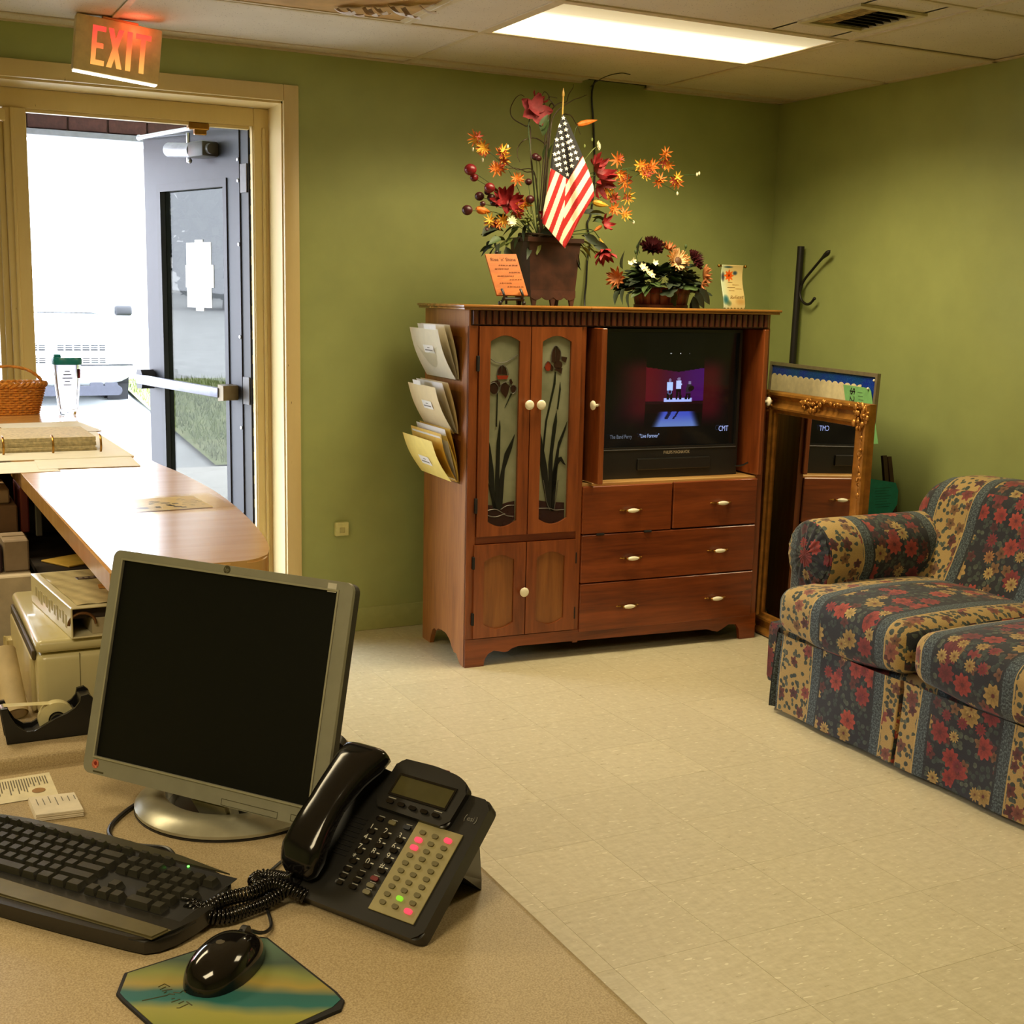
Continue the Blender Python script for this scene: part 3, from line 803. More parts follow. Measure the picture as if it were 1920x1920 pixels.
def pocket(z0, label):
    r = thing('file_pocket', label, 'file holder', AM @ Vector((0, .25, z0)), -math.atan(.0502), 'clear wall file pockets')
    fr = AM @ frame((0, 0, 0), (0, 1, 0), (0, 0, 1))              # local x along cabinet depth, y up, z outwards is +x ... use direct quads
    b = MB()
    y0, y1 = .085, .43
    P = lambda x, y, z: AM @ Vector((x, y, z))
    th = .0025
    b.box(SX - th, SX, y0 - .02, y1 + .02, z0 - .005, z0 + .17, .001, 1, AM)
    b.build('back_plate', m_acr, r, smooth=0)
    pts = [(-.006, -.003)] + [(-.03 - .012 * i, .004 + .026 * i) for i in range(0, 6)]
    b = MB()
    b.grid(lambda u, v: P(SX - .004 - .075 * v ** .8, y0 + (y1 - y0) * u, z0 + .118 * v + (0.018 * (cos(u * 2 * pi) ) * v if True else 0)), 14, 8)
    b.build('front_plate', m_acr, r, recalc=False)
    return r
def folder(name, z0, hgt, lean0, lean1, ya, yb, mat, label, tabs=(), th=.010, lab=None, group='folders in the wall pockets'):
    """a folder standing in a pocket, leaning out at the top"""
    r = thing(name, label, 'folder', AM @ Vector((SX - .02, (ya + yb) / 2, z0)), -math.atan(.0502), group)
    def face(off, inset=0.0):
        return lambda u, v: AM @ Vector((SX - .006 - off - (lean0 + (lean1 - lean0) * v) - .012 * sin(v * pi) , ya + (yb - ya) * u, z0 + hgt * v))
    b = MB().grid(face(th), 6, 8); b.build('front_leaf', mat, r, recalc=False)
    # rear leaf bows back towards the cabinet
    rear = lambda u, v: AM @ Vector((SX - .004 - (lean1 * .55) * v ** 1.6 - .0 , ya + (yb - ya) * u, z0 + (hgt + .018) * v))
    MB().grid(rear, 6, 8).build('rear_leaf', mat, r, recalc=False)
    pm = lambda u, v: AM @ Vector((SX - .005 - (lean0 + (lean1 - lean0) * v) * .78, ya + .012 + (yb - ya - .02) * u, z0 + .004 + (hgt + .012) * v))
    MB().grid(pm, 4, 6).build('papers', m_white, r, recalc=False)
    fl_ = face(th + .0012)
    for (u0, u1) in tabs:
        MB().grid(lambda u, v: fl_(u0 + (u1 - u0) * u, .985 + .10 * v), 4, 2).build('tab', m_white, r, recalc=False)
    if lab:
        (u0, u1, v0, v1) = lab
        f2 = face(th + .0028)
        L = MB().grid(lambda u, v: f2(u0 + (u1 - u0) * u, v0 + (v1 - v0) * v), 2, 2).build('label', m_white, r, recalc=False)
        f3 = face(th + .0040)
        for (a, b_, c, d) in ((.35, .6, .62, .72), (.12, .88, .28, .42)):
            MB().grid(lambda u, v: f3(u0 + (u1 - u0) * (a + (b_ - a) * u), v0 + (v1 - v0) * (c + (d - c) * v)), 2, 1).build('print', m_grey, L, recalc=False)
    return r
# in the pocket frame u runs from the front of the cabinet to the wall
pocket(1.150, 'clear plastic file pocket holding ivory folder, topmost on the cabinet side')
folder('ivory_folder', 1.152, .195, .0, .078, .085, .415, m_ivo, 'ivory folder with small label in the topmost pocket of the cabinet side', ((.05, .45),), .012, (.28, .62, .50, .66))
pocket(.935, 'clear plastic file pocket holding manila folder, middle one on the cabinet side')
folder('manila_folder', .937, .185, .0, .085, .085, .405, m_man, 'manila folder with white tab in the middle pocket of the cabinet side', ((.50, .78),), .014, (.28, .62, .48, .66))
pocket(.742, 'clear plastic file pocket holding yellow folders, lowest on the cabinet side')
folder('yellow_folder', .745, .195, .0, .072, .075, .43, m_yel, 'deep yellow folder behind the pale one in the lowest file pocket', (), .004)
folder('pale_yellow_folder', .747, .165, .012, .098, .075, .425, m_yel2, 'pale yellow folder with white label in the lowest file pocket', (), .016, (.32, .66, .30, .52))
random.seed(11)

# ================================================================== silk flowers: shared petal meshes
TOPZ = 1.445
def col_mat(name, c, rough=.6, var=.12): return plain(name, c, rough, var=var, vs=60)
c_red = col_mat('silk_red', S(132, 22, 26)); c_rose = col_mat('silk_rose', S(146, 54, 58)); c_wine = col_mat('silk_wine', S(70, 12, 20)); c_ball = col_mat('berry_red', S(112, 14, 24), .35)
c_or = col_mat('silk_orange', S(206, 112, 30)); c_ye = col_mat('silk_yellow', S(222, 170, 52)); c_ru = col_mat('silk_rust', S(146, 52, 24)); c_wh = col_mat('silk_white', S(228, 224, 188)); c_pk = col_mat('silk_peach', S(222, 184, 132))
c_gr = col_mat('silk_green', S(58, 78, 36)); c_gd = col_mat('silk_dark_green', S(34, 46, 28)); c_gl = col_mat('silk_light_green', S(110, 122, 58)); c_twig = col_mat('twig', S(64, 50, 28)); c_brn = col_mat('flower_brown', S(92, 56, 26)); c_core = col_mat('flower_core', S(84, 52, 26))
def petal(b, L, Wd, lift, cup, M, n=4):
    """one petal lying along +x of M"""
    def fn(u, v):
        w = Wd * sin(pi * min(1, .12 + .86 * u)) ** .8
        return Vector((L * u, w * (v - .5), lift * u * u + cup * (v - .5) ** 2 * 4 * L * u))
    b.grid(fn, n, 2, M=M)
def flower_mesh(name, n, L, Wd, lift, cup, mat, rings=1, core=None, corer=.0, shrink=.7):
    b = MB()
    for k in range(rings):
        s = shrink ** k
        for i in range(n):
            a = 2 * pi * (i + .5 * k) / n + random.uniform(-.12, .12)
            petal(b, L * s * random.uniform(.88, 1.06), Wd * s, lift * (1 + .9 * k), cup, Matrix.Rotation(a, 4, 'Z') @ Matrix.Translation((0, 0, .002 * k)))
    if core: b.ball((0, 0, .004), corer, 10, 1, 1, .6)
    bmesh.ops.recalc_face_normals(b.bm, faces=b.bm.faces)
    me = b.mesh(name, [mat, core] if core else mat, 60)
    if core:
        k = len(me.polygons); nc = 10 * 5 + 10
        for i in range(k):
            c = me.polygons[i].center
            if c.xy.length < corer * 1.02 and c.z > -.002 and i > k - 80: me.polygons[i].material_index = 1
    return me
f_star = [flower_mesh('star_bloom', 7, .032, .0075, .010, .1, c_or, 1), flower_mesh('star_bloom', 7, .030, .007, .014, .1, c_ye, 1), flower_mesh('star_bloom', 6, .026, .009, .008, .1, c_ru, 1)]
f_daisy = flower_mesh('daisy', 14, .022, .008, .002, 0, c_wh, 2)
f_lily = flower_mesh('lily', 6, .062, .034, .035, .35, c_red, 1)
f_lily2 = flower_mesh('lily', 5, .070, .050, .012, .25, c_rose, 1)
f_mum = flower_mesh('mum', 15, .058, .022, .012, .3, c_wine, 4, shrink=.76)
f_gerb = flower_mesh('gerbera', 18, .060, .017, .008, .2, c_pk, 2, c_core, .019, .78)
f_white = flower_mesh('white_bloom', 5, .019, .012, .006, .2, c_wh, 1)
f_rust = flower_mesh('rust_bloom', 10, .045, .016, .014, .2, col_mat('silk_tan', S(170, 104, 56)), 2)
def leaf_mesh(L, Wd, mat, fold=.25, droop=-.2, n=5, name='leaf'):
    b = MB()
    def fn(u, v):
        w = Wd * (sin(pi * u ** .8)) ** .9 * (1 + .0)
        return Vector((L * u, w * (v - .5), abs(v - .5) * fold * w * 2 + droop * L * u * u))
    b.grid(fn, n, 2)
    return b.mesh(name, mat, 60)
l_a = leaf_mesh(.085, .036, c_gd); l_b = leaf_mesh(.07, .032, c_gr); l_c = leaf_mesh(.10, .022, c_gd, .2, -.35); l_d = leaf_mesh(.06, .03, c_gl)
def lobed(L, mat):
    b = MB()
    pts = []
    for k in range(21):
        a = -pi + 2 * pi * k / 20
        r = L * (.34 + .24 * abs(cos(2.5 * a)) + .22 * (cos(a / 2) ** 2))
        pts.append((r * cos(a), r * sin(a) * .8))
    b.face([Vector((p[0] + L * .35, p[1], .12 * abs(p[1]) - .8 * p[0] ** 2)) for p in pts[:-1]])
    return b.mesh('leaf', mat, 60)
l_e = lobed(.062, c_gd); l_f = lobed(.062, c_gr)
def bloom(me, parent, p, d, size=1.0, name=None, label=None):
    M = Matrix.Translation(p) @ towards(d) @ Matrix.Rotation(random.uniform(0, 6.28), 4, 'Z') @ Matrix.Diagonal((size, size, size, 1))
    o = inst(name or me.name.split('.')[0], me, parent, M=M)
    if label: o['label'] = label
    return o
CAMDIR = lambda p: (CAM - Vector(p)).normalized()

# ------------------------------------------------------------------ tall arrangement
fa = thing('flower_arrangement', 'tall silk flower arrangement in a brown footed metal planter on the cabinet top', 'flower arrangement', (2.52, 4.72, TOPZ))
m_pot = plain('rusty_planter', S(58, 32, 22), .5, .15, var=.28, vs=14, bump=.2, bs=60)
PY = 4.72
pc = Vector((2.527, PY, TOPZ))
b = MB()
for s in (0, 1):
    pass
h0, h1 = .035, .265
w0, w1 = .205, .24
V = [b.bm.verts.new((pc.x + sx * w / 2, pc.y + sy * w * .36, TOPZ + z)) for z, w in ((h0, w0), (h1, w1)) for sx, sy in ((-1, -1), (1, -1), (1, 1), (-1, 1))]
for i in range(4):
    j = (i + 1) % 4
    b.bm.faces.new((V[i], V[j], V[4 + j], V[4 + i]))
b.bm.faces.new(V[3::-1]); b.bm.faces.new((V[4], V[5], V[6], V[7]))
pot = b.build('planter', m_pot, fa, smooth=0)
MB().ring([(pc.x - .13, PY - .095), (pc.x + .13, PY - .095), (pc.x + .13, PY + .095), (pc.x - .13, PY + .095)], [(pc.x - .105, PY - .07), (pc.x + .105, PY - .07), (pc.x + .105, PY + .07), (pc.x - .105, PY + .07)], .018, Matrix.Translation((0, 0, TOPZ + h1 - .01))).build('rim', m_pot, fa, smooth=0)
sk = [(-.104, .062)] + [(-.104 + .208 * i / 16, .034 - .012 * abs(sin(i * pi / 4)) * (1 if i % 8 else 1)) for i in range(17)] + [(.104, .062)]
MB().poly(sk, .006, frame((pc.x, PY - .074, TOPZ), (1, 0, 0), (0, 0, 1))).build('apron', m_pot, fa, smooth=0)
for sx in (-1, -.02, 1):
    for sy in ((-1, 1) if sx != -.02 else (-1,)):
        MB().poly([(-.014, .036), (.014, .036), (.008, 0), (-.006, 0)], .012, frame((pc.x + sx * .088, PY + sy * .066, TOPZ), (1, 0, 0), (0, 0, 1))).build('foot', m_pot, fa, smooth=0)
def P(px, py, dy=0.0): return aty(px, py, PY + dy)
hub = P(1010, 455)
def stem(pts, r=.0022, mat=None, name='stem', par=None):
    MB().tube(spline(pts, 7), r, 5).build(name, mat or c_twig, par or fa)
# curling willow twigs
for tw in ([(1010, 440), (996, 300), (994, 240), (985, 236), (962, 222), (957, 205), (966, 185), (976, 178), (983, 181)], [(1014, 440), (1026, 330), (1030, 240), (1036, 205), (1050, 193), (1062, 191), (1066, 178), (1074, 165), (1075, 158)],
           [(1016, 440), (1031, 260), (1040, 215), (1070, 190), (1088, 183), (1100, 178)], [(1012, 440), (1024, 280), (1022, 270), (1004, 259), (984, 262), (972, 275), (970, 292), (975, 304)], [(1010, 440), (1005, 335), (985, 322), (964, 315), (940, 320)],
           [(1014, 440), (1028, 230), (1020, 196), (1030, 183), (1022, 172), (1016, 178)], [(1020, 440), (1050, 240), (1066, 215), (1080, 232), (1088, 252)], [(1014, 440), (1006, 350), (998, 318), (970, 318), (952, 308)], [(1008, 440), (1027, 215), (1040, 200), (1028, 182), (1045, 184)]):
    stem([P(x, y, random.uniform(-.03, .05)) for x, y in tw], [.0034 - .0022 * i / ((len(tw) - 1) * 7) for i in range((len(tw) - 1) * 7 + 1)], name='twig')
def spray(pts, dy, mat=c_gr, r=.0018): stem([P(1010, 445)] + [P(x, y, dy) for x, y in pts], r, mat)
def stars(lst, dy):
    for (x, y, k) in lst:
        p = P(x, y, dy + random.uniform(-.02, .02))
        d = (CAMDIR(p) + Vector((random.uniform(-.7, .7), random.uniform(-.5, .2), random.uniform(-.5, .6))))
        bloom(f_star[k], fa, p, d, random.uniform(.85, 1.15))
        for _ in range(2):
            d2 = Vector((random.uniform(-1, 1), random.uniform(-1, .2), random.uniform(-1, 1)))
            bloom(f_star[random.choice((0, 1, 2, k))], fa, p + d2 * .012, d2 + CAMDIR(p), random.uniform(.7, 1.0))
spray([(960, 330), (935, 300), (907, 275), (892, 257)], -.04)
stars([(892, 258, 0), (907, 276, 0), (909, 284, 2), (939, 288, 0), (945, 296, 1), (936, 312, 2), (931, 318, 0), (970, 337, 0), (967, 392, 0), (972, 400, 2), (920, 418, 2), (944, 414, 0), (930, 422, 2), (984, 386, 1)], -.05)
spray([(1060, 350), (1120, 322), (1190, 314), (1240, 300), (1248, 288)], -.02); spray([(1080, 350), (1160, 318), (1230, 330), (1290, 328), (1307, 328)], 0.0); spray([(1080, 360), (1130, 345), (1152, 380), (1172, 405), (1188, 416)], -.03); spray([(1160, 320), (1176, 345), (1177, 375)], -.04)
spray([(1210, 320), (1236, 342), (1255, 352), (1270, 362)], -.01)
stars([(1157, 300, 0), (1162, 326, 0), (1176, 336, 2), (1172, 345, 0), (1177, 368, 1), (1200, 310, 1), (1208, 318, 0), (1214, 324, 2), (1222, 313, 0), (1211, 330, 1), (1247, 289, 1), (1245, 300, 2), (1250, 306, 1), (1236, 340, 2), (1268, 335, 1), (1270, 342, 0), (1137, 354, 0), (1146, 366, 1), (1150, 372, 2), (1148, 393, 0), (1170, 404, 1)], -.02)
for (x, y) in ((887, 280), (905, 300), (926, 304), (1307, 327), (1311, 325), (1270, 363), (1188, 417), (952, 275), (1096, 274), (1110, 262)):
    p = P(x, y, -.02); MB().ball(p, .006, 8, .8, .8, 1.4).build('bud', c_gl if y < 300 and x > 1000 else c_wh, fa)
# wine red seed heads
for (x, y, r) in ((882, 318, 11), (889, 333, 7.5), (918, 352, 9.5), (899, 368, 8.5), (876, 394, 9.5), (921, 371, 7.5), (991, 341, 6.5), (994, 374, 8), (912, 432, 6), (905, 382, 5), (1004, 294, 7), (1010, 297, 5.5), (926, 380, 7), (914, 360, 6)):
    p = P(x, y, random.uniform(-.08, -.01))
    MB().ball(p, r / 2378 * 5.25, 12, 1.05, 1, .95).build('seed_head', c_ball if x < 925 and y < 360 else col_mat('berry_dark', S(62, 12, 20), .4), fa)
    if x < 985: stem([P(1000, 440), P((x + 1000) / 2, (y + 400) / 2 + 4, -.03), p + Vector((0, .003, 0))], .0013, c_gr)
    else: stem([P(1006, 440), P(x + 3, y + 30, -.02), p], .0013, c_gr)
stem([P(1008, 440), P(1000, 330, -.02), P(991, 240, -.02), P(1000, 208, -.02)], .0025, c_gr)
bloom(f_lily2, fa, P(1003, 207, -.03), (-.3, -1, .1), .95, 'lily', 'dusty rose open lily'); bloom(f_lily2, fa, P(1000, 204, -.035), (.2, -1, .5), .6, 'lily')
bloom(f_lily, fa, P(1008, 190, 0), (.6, -.3, 1), .55, 'lily')
for (x, y, d, s) in ((949, 378, (-.2, -1, .2), 1.0), (940, 376, (-.6, -1, .5), .75), (958, 384, (.4, -1, .1), .75), (1118, 325, (.5, -.8, .4), 1.1), (1122, 342, (.5, -1, -.5), 1.0), (1116, 312, (.2, -1, .9), .6), (1133, 420, (.3, -1, .3), .62), (1132, 475, (.1, -.5, -1), .75), (1130, 470, (-.1, -.8, -1), .7), (1023, 402, (-.5, -1, 0), .5)):
    bloom(f_lily, fa, P(x, y, -.06), d, s, 'lily')
def budlong(x0, y0, x1, y1, w, mat, dy=-.05):
    a, c = P(x0, y0, dy), P(x1, y1, dy)
    MB().tube([a, a.lerp(c, .2), a.lerp(c, .5), a.lerp(c, .8), c], [w * .5, w, w * .95, w * .5, .001], 8).build('lily_bud', mat, fa)
budlong(1083, 234, 1120, 225, .012, c_or); budlong(1112, 379, 1141, 386, .014, c_ye); budlong(893, 392, 920, 398, .016, c_or); budlong(1132, 467, 1124, 446, .010, c_ye); budlong(1128, 424, 1112, 434, .008, c_or)
stem([P(1050, 440), P(1095, 438, -.05), P(1112, 434, -.05)], .002, c_gr); stem([P(1050, 440), P(1105, 430, -.05), P(1124, 446, -.05)], .002, c_gr); stem([P(1040, 430), P(1090, 395, -.05), P(1112, 380, -.05)], .002, c_gr); stem([P(1040, 430), P(1075, 260, -.05), P(1083, 235, -.05)], .0014, c_gr)
for (x, y) in ((960, 415), (1122, 273)):
    p = P(x, y, -.10 if x < 1000 else -.03)
    bloom(f_daisy, fa, p, (-.3 if x < 1000 else .8, -1, .2), 1.0, 'daisy')
stem([P(1000, 430), P(985, 413, -.09), P(966, 414, -.095)], .002, c_gl); stem([P(1050, 420), P(1085, 320, 0), P(1108, 285, -.03), P(1120, 274, -.025)], .002, c_gl)
# foliage
for k in range(46):
    side_ = k % 2
    if side_: x, y = random.uniform(920, 1000), random.uniform(405, 470)
    else: x, y = random.uniform(985, 1120), random.uniform(395, 470)
    p = P(x, y, random.uniform(-.09, .05))
    d = Vector((x - 1010, random.uniform(-70, 25), (440 - y) * .9 + random.uniform(-45, 25)))
    M = Matrix.Translation(p) @ d.to_track_quat('X', 'Z').to_matrix().to_4x4() @ Matrix.Rotation(random.uniform(-.8, .8), 4, 'X')
    inst('leaf', random.choice((l_a, l_b, l_c, l_b, l_d)), fa, M=M)
for (x, y, a) in ((930, 440, -100), (938, 455, -110), (925, 425, -150), (1075, 465, -80), (1082, 470, -95), (1095, 440, -30), (1110, 455, -20), (1018, 255, 80), (1020, 300, 100), (1030, 300, 95), (1014, 245, 75), (940, 470, -120), (948, 462, -70), (1012, 438, 20)):
    p = P(x, y, -.06); a = rad(a)
    M = Matrix.Translation(p) @ Vector((cos(a), -.25, sin(a))).to_track_quat('X', 'Y').to_matrix().to_4x4()
    inst('leaf', l_a if y > 330 else l_b, fa, M=M)
for (x, y) in ((1078, 450), (1090, 452), (1104, 448), (1098, 462), (1112, 470), (1086, 468)):
    p = P(x, y, -.02)
    inst('leaf', l_d, fa, M=Matrix.Translation(p) @ Vector((x - 1060, -20, 440 - y)).to_track_quat('X', 'Z').to_matrix().to_4x4())
for k in range(14):
    x, y = random.uniform(985, 1012), random.uniform(400, 425)
    MB().ball(P(x, y, -.08), .005, 8, 1, 1, 1.2).build('bud', c_gl, fa)
# moss and bark filling the planter
b = MB()
for k in range(40):
    b.tube(spline([(pc.x + random.uniform(-.11, .11), PY + random.uniform(-.08, .06), TOPZ + .262 + random.uniform(0, .03)) for _ in range(3)], 4), .004, 5)
b.build('moss', plain('moss_brown', S(66, 52, 30), .9), fa, kind='stuff')

# ------------------------------------------------------------------ small flag on a stick
fg = thing('flag', 'small striped and starred flag on a thin stick in the flower arrangement', 'flag', P(1052, 300, -.13))
q0, q1 = P(1046, 440, -.12), P(1056, 182, -.13)
MB().tube([q0, q1], .0032, 8).lathe([(.0032, 0), (.006, .006), (.0045, .02), (.001, .034)], 10, Matrix.Translation(q1)).build('stick', plain('stick_gold', S(190, 150, 70), .35), fg)
# cloth: u along the hoist-to-fly direction hanging down, traced in the (px) picture plane then folded in depth
def flagpos(u, v):
    """u 0..1 across the hanging cloth (left edge to right edge), v 0..1 from the top knot to the hem"""
    yl = [(0, 1055, 1056), (.10, 1048, 1067), (.25, 1039, 1079), (.42, 1034, 1093), (.55, 1031, 1103), (.70, 1026, 1112), (.80, 1022, 1114), (.88, 1019, 1105), (1.0, 1017, 1090)]
    for (a, l0, r0), (c, l1, r1) in zip(yl, yl[1:]):
        if a <= v <= c:
            k = (v - a) / (c - a); L_, R_ = l0 + (l1 - l0) * k, r0 + (r1 - r0) * k; break
    x = L_ + (R_ - L_) * u
    hem = 418 + (466 - 418) * (1 - abs((u - .58) / .58)) if u < .58 else 466 - (466 - 405) * ((u - .58) / .42)
    y = 214 + (hem - 214) * v
    d = -.15 - .012 * sin(u * 9.5 + .6) * min(1, v * 2) - .006 * sin(u * 21) * v
    return x, y, d
def star(dx, dy, r):
    a = atan2(dx, -dy); rr = sqrt(dx * dx + dy * dy)
    k = (a % (2 * pi / 5)) - pi / 5
    inner = .40
    # radius of a five point star at angle k from the notch
    t_ = abs(k) / (pi / 5)
    return rr < r * (inner + (1 - inner) * t_ ** 1.25)
stars_px = [(1056, 221), (1059, 232), (1049, 236), (1061, 243), (1051, 248), (1064, 255), (1053, 259), (1044, 262), (1065, 267), (1055, 271), (1045, 273), (1068, 278), (1056, 282), (1047, 286), (1070, 264), (1074, 275), (1070, 290), (1058, 293), (1040, 289), (1048, 297), (1079, 286), (1060, 305), (1042, 299), (1071, 300), (1082, 297), (1049, 308), (1044, 310), (1062, 316), (1072, 311), (1051, 319), (1064, 327)]
def flagcol(u, v):
    x, y, d = flagpos(u, v)
    # the blue field ends in a point at (1067,337)
    edgeR = 337 - (x - 1066) * 1.72 if x >= 1066 else 337
    edgeL = 318 + (x - 1037) * .66
    blue = y < min(edgeR, edgeL if x < 1066 else 1e9)
    if blue:
        for sx_, sy_ in stars_px:
            if star(x - sx_, y - sy_, 4.3): return (.86, .84, .80)
        return (.022, .022, .040)
    if x < 1061 - (y - 330) * .05:                                  # left fold: steep stripes
        k = ((x - 1031) * 1.0 + (y - 340) * .42) / 10.5
        k = k - (1061 - x) * .012
    else:
        k = ((x - 1066) * 1.62 + (y - 338) * .98) / 19.0
    w = (int(math.floor(k)) % 2 == 0)
    return (.84, .80, .70) if w else (.62, .028, .04)
t = NT('flag_cloth'); a = t.n('ShaderNodeVertexColor', layer_name='print').outputs[0]
t.set(color=a, rough=.75); MATS['flag_cloth'] = t.m
def ff(u, v):
    x, y, d = flagpos(u, v); return P(x, y, d)
cl = MB().grid(ff, 150, 280, flagcol).build('cloth', t.m, fg, recalc=False)
sm = cl.modifiers.new('thickness', 'SOLIDIFY'); sm.thickness = .0012

# ------------------------------------------------------------------ plaque on its easel
pq0, pq1, pq2 = aty(932, 553, 4.56), aty(990, 553, 4.53), aty(910, 476, 4.62)
ux = (pq1 - pq0).normalized(); uy = (pq2 - pq0); hh = uy.length; ww = (pq1 - pq0).length
uy = uy - ux * uy.dot(ux); uy.normalize()
PM = frame(pq0 + Vector((0, 0, .0)), ux, aty(910, 476, 4.62) - pq0)
pl = thing('plaque', 'orange wooden plaque with dark lettering leaning on a small black easel', 'plaque', pq0)
uyv = pq2 - pq0
def pq(u, v, h=0.0):
    n_ = ux.cross(uyv).normalized()
    return pq0 + ux * ww * u + uyv * v + n_ * h
ORM = [pq(0, 0), pq(1, 0), pq(1, 1), pq(0, 1)]
b = MB()
vs = [b.bm.verts.new(p) for p in ORM] + [b.bm.verts.new(p) for p in (pq(0, 0, -.014), pq(1, 0, -.014), pq(1, 1, -.014), pq(0, 1, -.014))]
for f in ((0, 1, 2, 3), (7, 6, 5, 4), (0, 4, 5, 1), (1, 5, 6, 2), (2, 6, 7, 3), (3, 7, 4, 0)): b.bm.faces.new([vs[i] for i in f])
b.build('board', wood('plaque_wood', S(158, 84, 24), S(180, 98, 28), S(196, 116, 38), 'x', .4), pl, smooth=0)
n_ = ux.cross(uyv).normalized()
def ptext(s, u, v, size):
    M = Matrix(((ux.x, uyv.normalized().x, n_.x, 0), (ux.y, uyv.normalized().y, n_.y, 0), (ux.z, uyv.normalized().z, n_.z, 0), (0, 0, 0, 1)))
    MB().add(TX[s], Matrix.Translation(pq(u, v, .0012)) @ M @ Matrix.Diagonal((size, size, size, 1))).build('lettering', plain('plaque_ink', S(92, 44, 10), .7), pl, smooth=0, recalc=False)
ptext("Rise 'n' Shine", .52, .86, .0195)
b = MB()
for row, (u0, u1) in enumerate(((.33, .92), (.17, .60), (.60, .94), (.19, .70), (.55, .95), (.20, .58), (.42, .93))):
    v = .72 - row * .087; u = u0
    while u < u1:
        w = random.uniform(.03, .10)
        n2 = max(3, int(w * 60))
        pts = [pq(min(u + w * i / n2, u1), v + (.016 if i % 2 else -.012) * random.uniform(.6, 1.2), .0012) for i in range(n2 + 1)]
        b.tube(pts, .0008, 4); u += w + .025
b.build('small_lettering', plain('plaque_ink', S(92, 44, 10), .7), pl)
el = thing('easel', 'small black tabletop easel carrying the orange plaque', 'easel', (pq0 + pq1) / 2)
for u in (.18, .78):
    base = pq(u, 0, .0); g0 = Vector((base.x, base.y - .022, TOPZ))
    MB().tube(spline([pq(u, .12, .010), pq(u, .04, .016), pq(u, -.06, .016), pq(u, -.09, -.0) , Vector((base.x + (.01 if u > .5 else -.012), base.y - .004, TOPZ + .006))], 5), [.005] * 21, 8).ball((base.x + (.01 if u > .5 else -.012), base.y - .004, TOPZ + .008), .009, 10).build('leg', m_black, el)
MB().tube([pq(.14, -.09, -.004), pq(.85, -.09, -.004)], .0065, 8).build('ledge', m_black, el)
MB().tube([pq(.42, 1.07, -.02), pq(.46, .3, -.022), Vector((pq(.5, 0).x, pq(.5, 0).y + .055, TOPZ + .004))], .005, 8).ball(pq(.42, 1.08, -.018), .0085, 10).build('back_post', m_black, el)

# ------------------------------------------------------------------ low basket of flowers
BY = 4.70
bc = aty(1239, 572, BY); bc.z = TOPZ
fb = thing('flower_basket', 'low round wooden basket of silk flowers and leaves right of the tall arrangement', 'flower arrangement', bc)
m_bask = wood('basket_wood', S(74, 34, 18), S(100, 50, 26), S(122, 66, 36), 'z', .5)
for k in range(18):
    a0, a1 = 2 * pi * k / 18 + .012, 2 * pi * (k + 1) / 18 - .012
    b = MB()
    def fn(u, v, a0=a0, a1=a1):
        a = a0 + (a1 - a0) * u; r = .118 + .016 * v
        return bc + Vector((r * cos(a), r * sin(a) * .8, .002 + .082 * v))
    b.grid(fn, 2, 1)
    o = b.build('slat', m_bask, fb, recalc=False)
    md = o.modifiers.new('thickness', 'SOLIDIFY'); md.thickness = .004
MB().lathe([(.114, 0), (.124, 0), (.126, .012), (.119, .013)], 36, Matrix.Translation(bc), 1, .8, False).build('hoop', m_bask, fb)
MB().lathe([(.10, .0), (.13, .06), (.0, .09)], 24, Matrix.Translation(bc), 1, .8, False).build('moss', c_gd, fb, kind='stuff')
def Q(px, py, dy=0.0): return aty(px, py, BY + dy)
bloom(f_mum, fb, Q(1222, 466, -.0), (-.3, -.8, .8), .95, 'mum', 'dark wine mum'); bloom(f_mum, fb, Q(1300, 489, -.02), (.5, -.8, .5), .82, 'mum', 'dark wine mum')
bloom(f_gerb, fb, Q(1270, 490, -.09), (.05, -1, .35), 1.0, 'gerbera', 'cream gerbera with a brown centre')
bloom(f_rust, fb, Q(1253, 468, .02), (.1, -.6, 1), .9, 'rust_bloom'); bloom(f_rust, fb, Q(1157, 522, -.03), (-1, -.6, .1), 1.1, 'rust_bloom'); bloom(f_rust, fb, Q(1318, 517, -.03), (1, -.4, .1), 1.1, 'rust_bloom'); bloom(f_rust, fb, Q(1314, 534, -.03), (1, -.6, -.3), .8, 'rust_bloom')
for (x, y) in ((1208, 504), (1218, 513), (1213, 508), (1222, 516), (1188, 490), (1182, 494), (1228, 493), (1205, 500)):
    bloom(f_white, fb, Q(x, y, -.10), (random.uniform(-.5, .5), -1, random.uniform(0, .7)), random.uniform(.75, 1.1), 'white_bloom')
for k in range(150):
    a = random.uniform(0, 2 * pi); h = random.random()
    c0 = bc + Vector((0, 0, .075 + .085 * h))
    rr = .19 * (1 - .62 * h) + random.uniform(-.02, .02)
    d = Vector((cos(a), sin(a) * .8, -.35 + .8 * h))
    p = c0 + Vector((cos(a) * rr * .8, sin(a) * rr * .62, 0))
    M = Matrix.Translation(p) @ d.to_track_quat('X', 'Z').to_matrix().to_4x4() @ Matrix.Rotation(random.uniform(-.6, .6), 4, 'X')
    inst('leaf', random.choice((l_e, l_f, l_e, l_a, l_b)), fb, M=M @ Matrix.Diagonal((1.15, 1.15, 1.15, 1)))
for (x, y, a) in ((1162, 545, -130), (1172, 540, -120), (1180, 548, -110), (1305, 545, -70), (1300, 555, -80), (1312, 540, -60), (1262, 545, -90), (1297, 562, -95), (1168, 505, 110), (1196, 480, 100)):
    a = rad(a); M = Matrix.Translation(Q(x, y, -.11)) @ Vector((cos(a), -.3, sin(a))).to_track_quat('X', 'Y').to_matrix().to_4x4()
    inst('leaf', l_a if y != 545 or x != 1262 else l_f, fb, M=M)
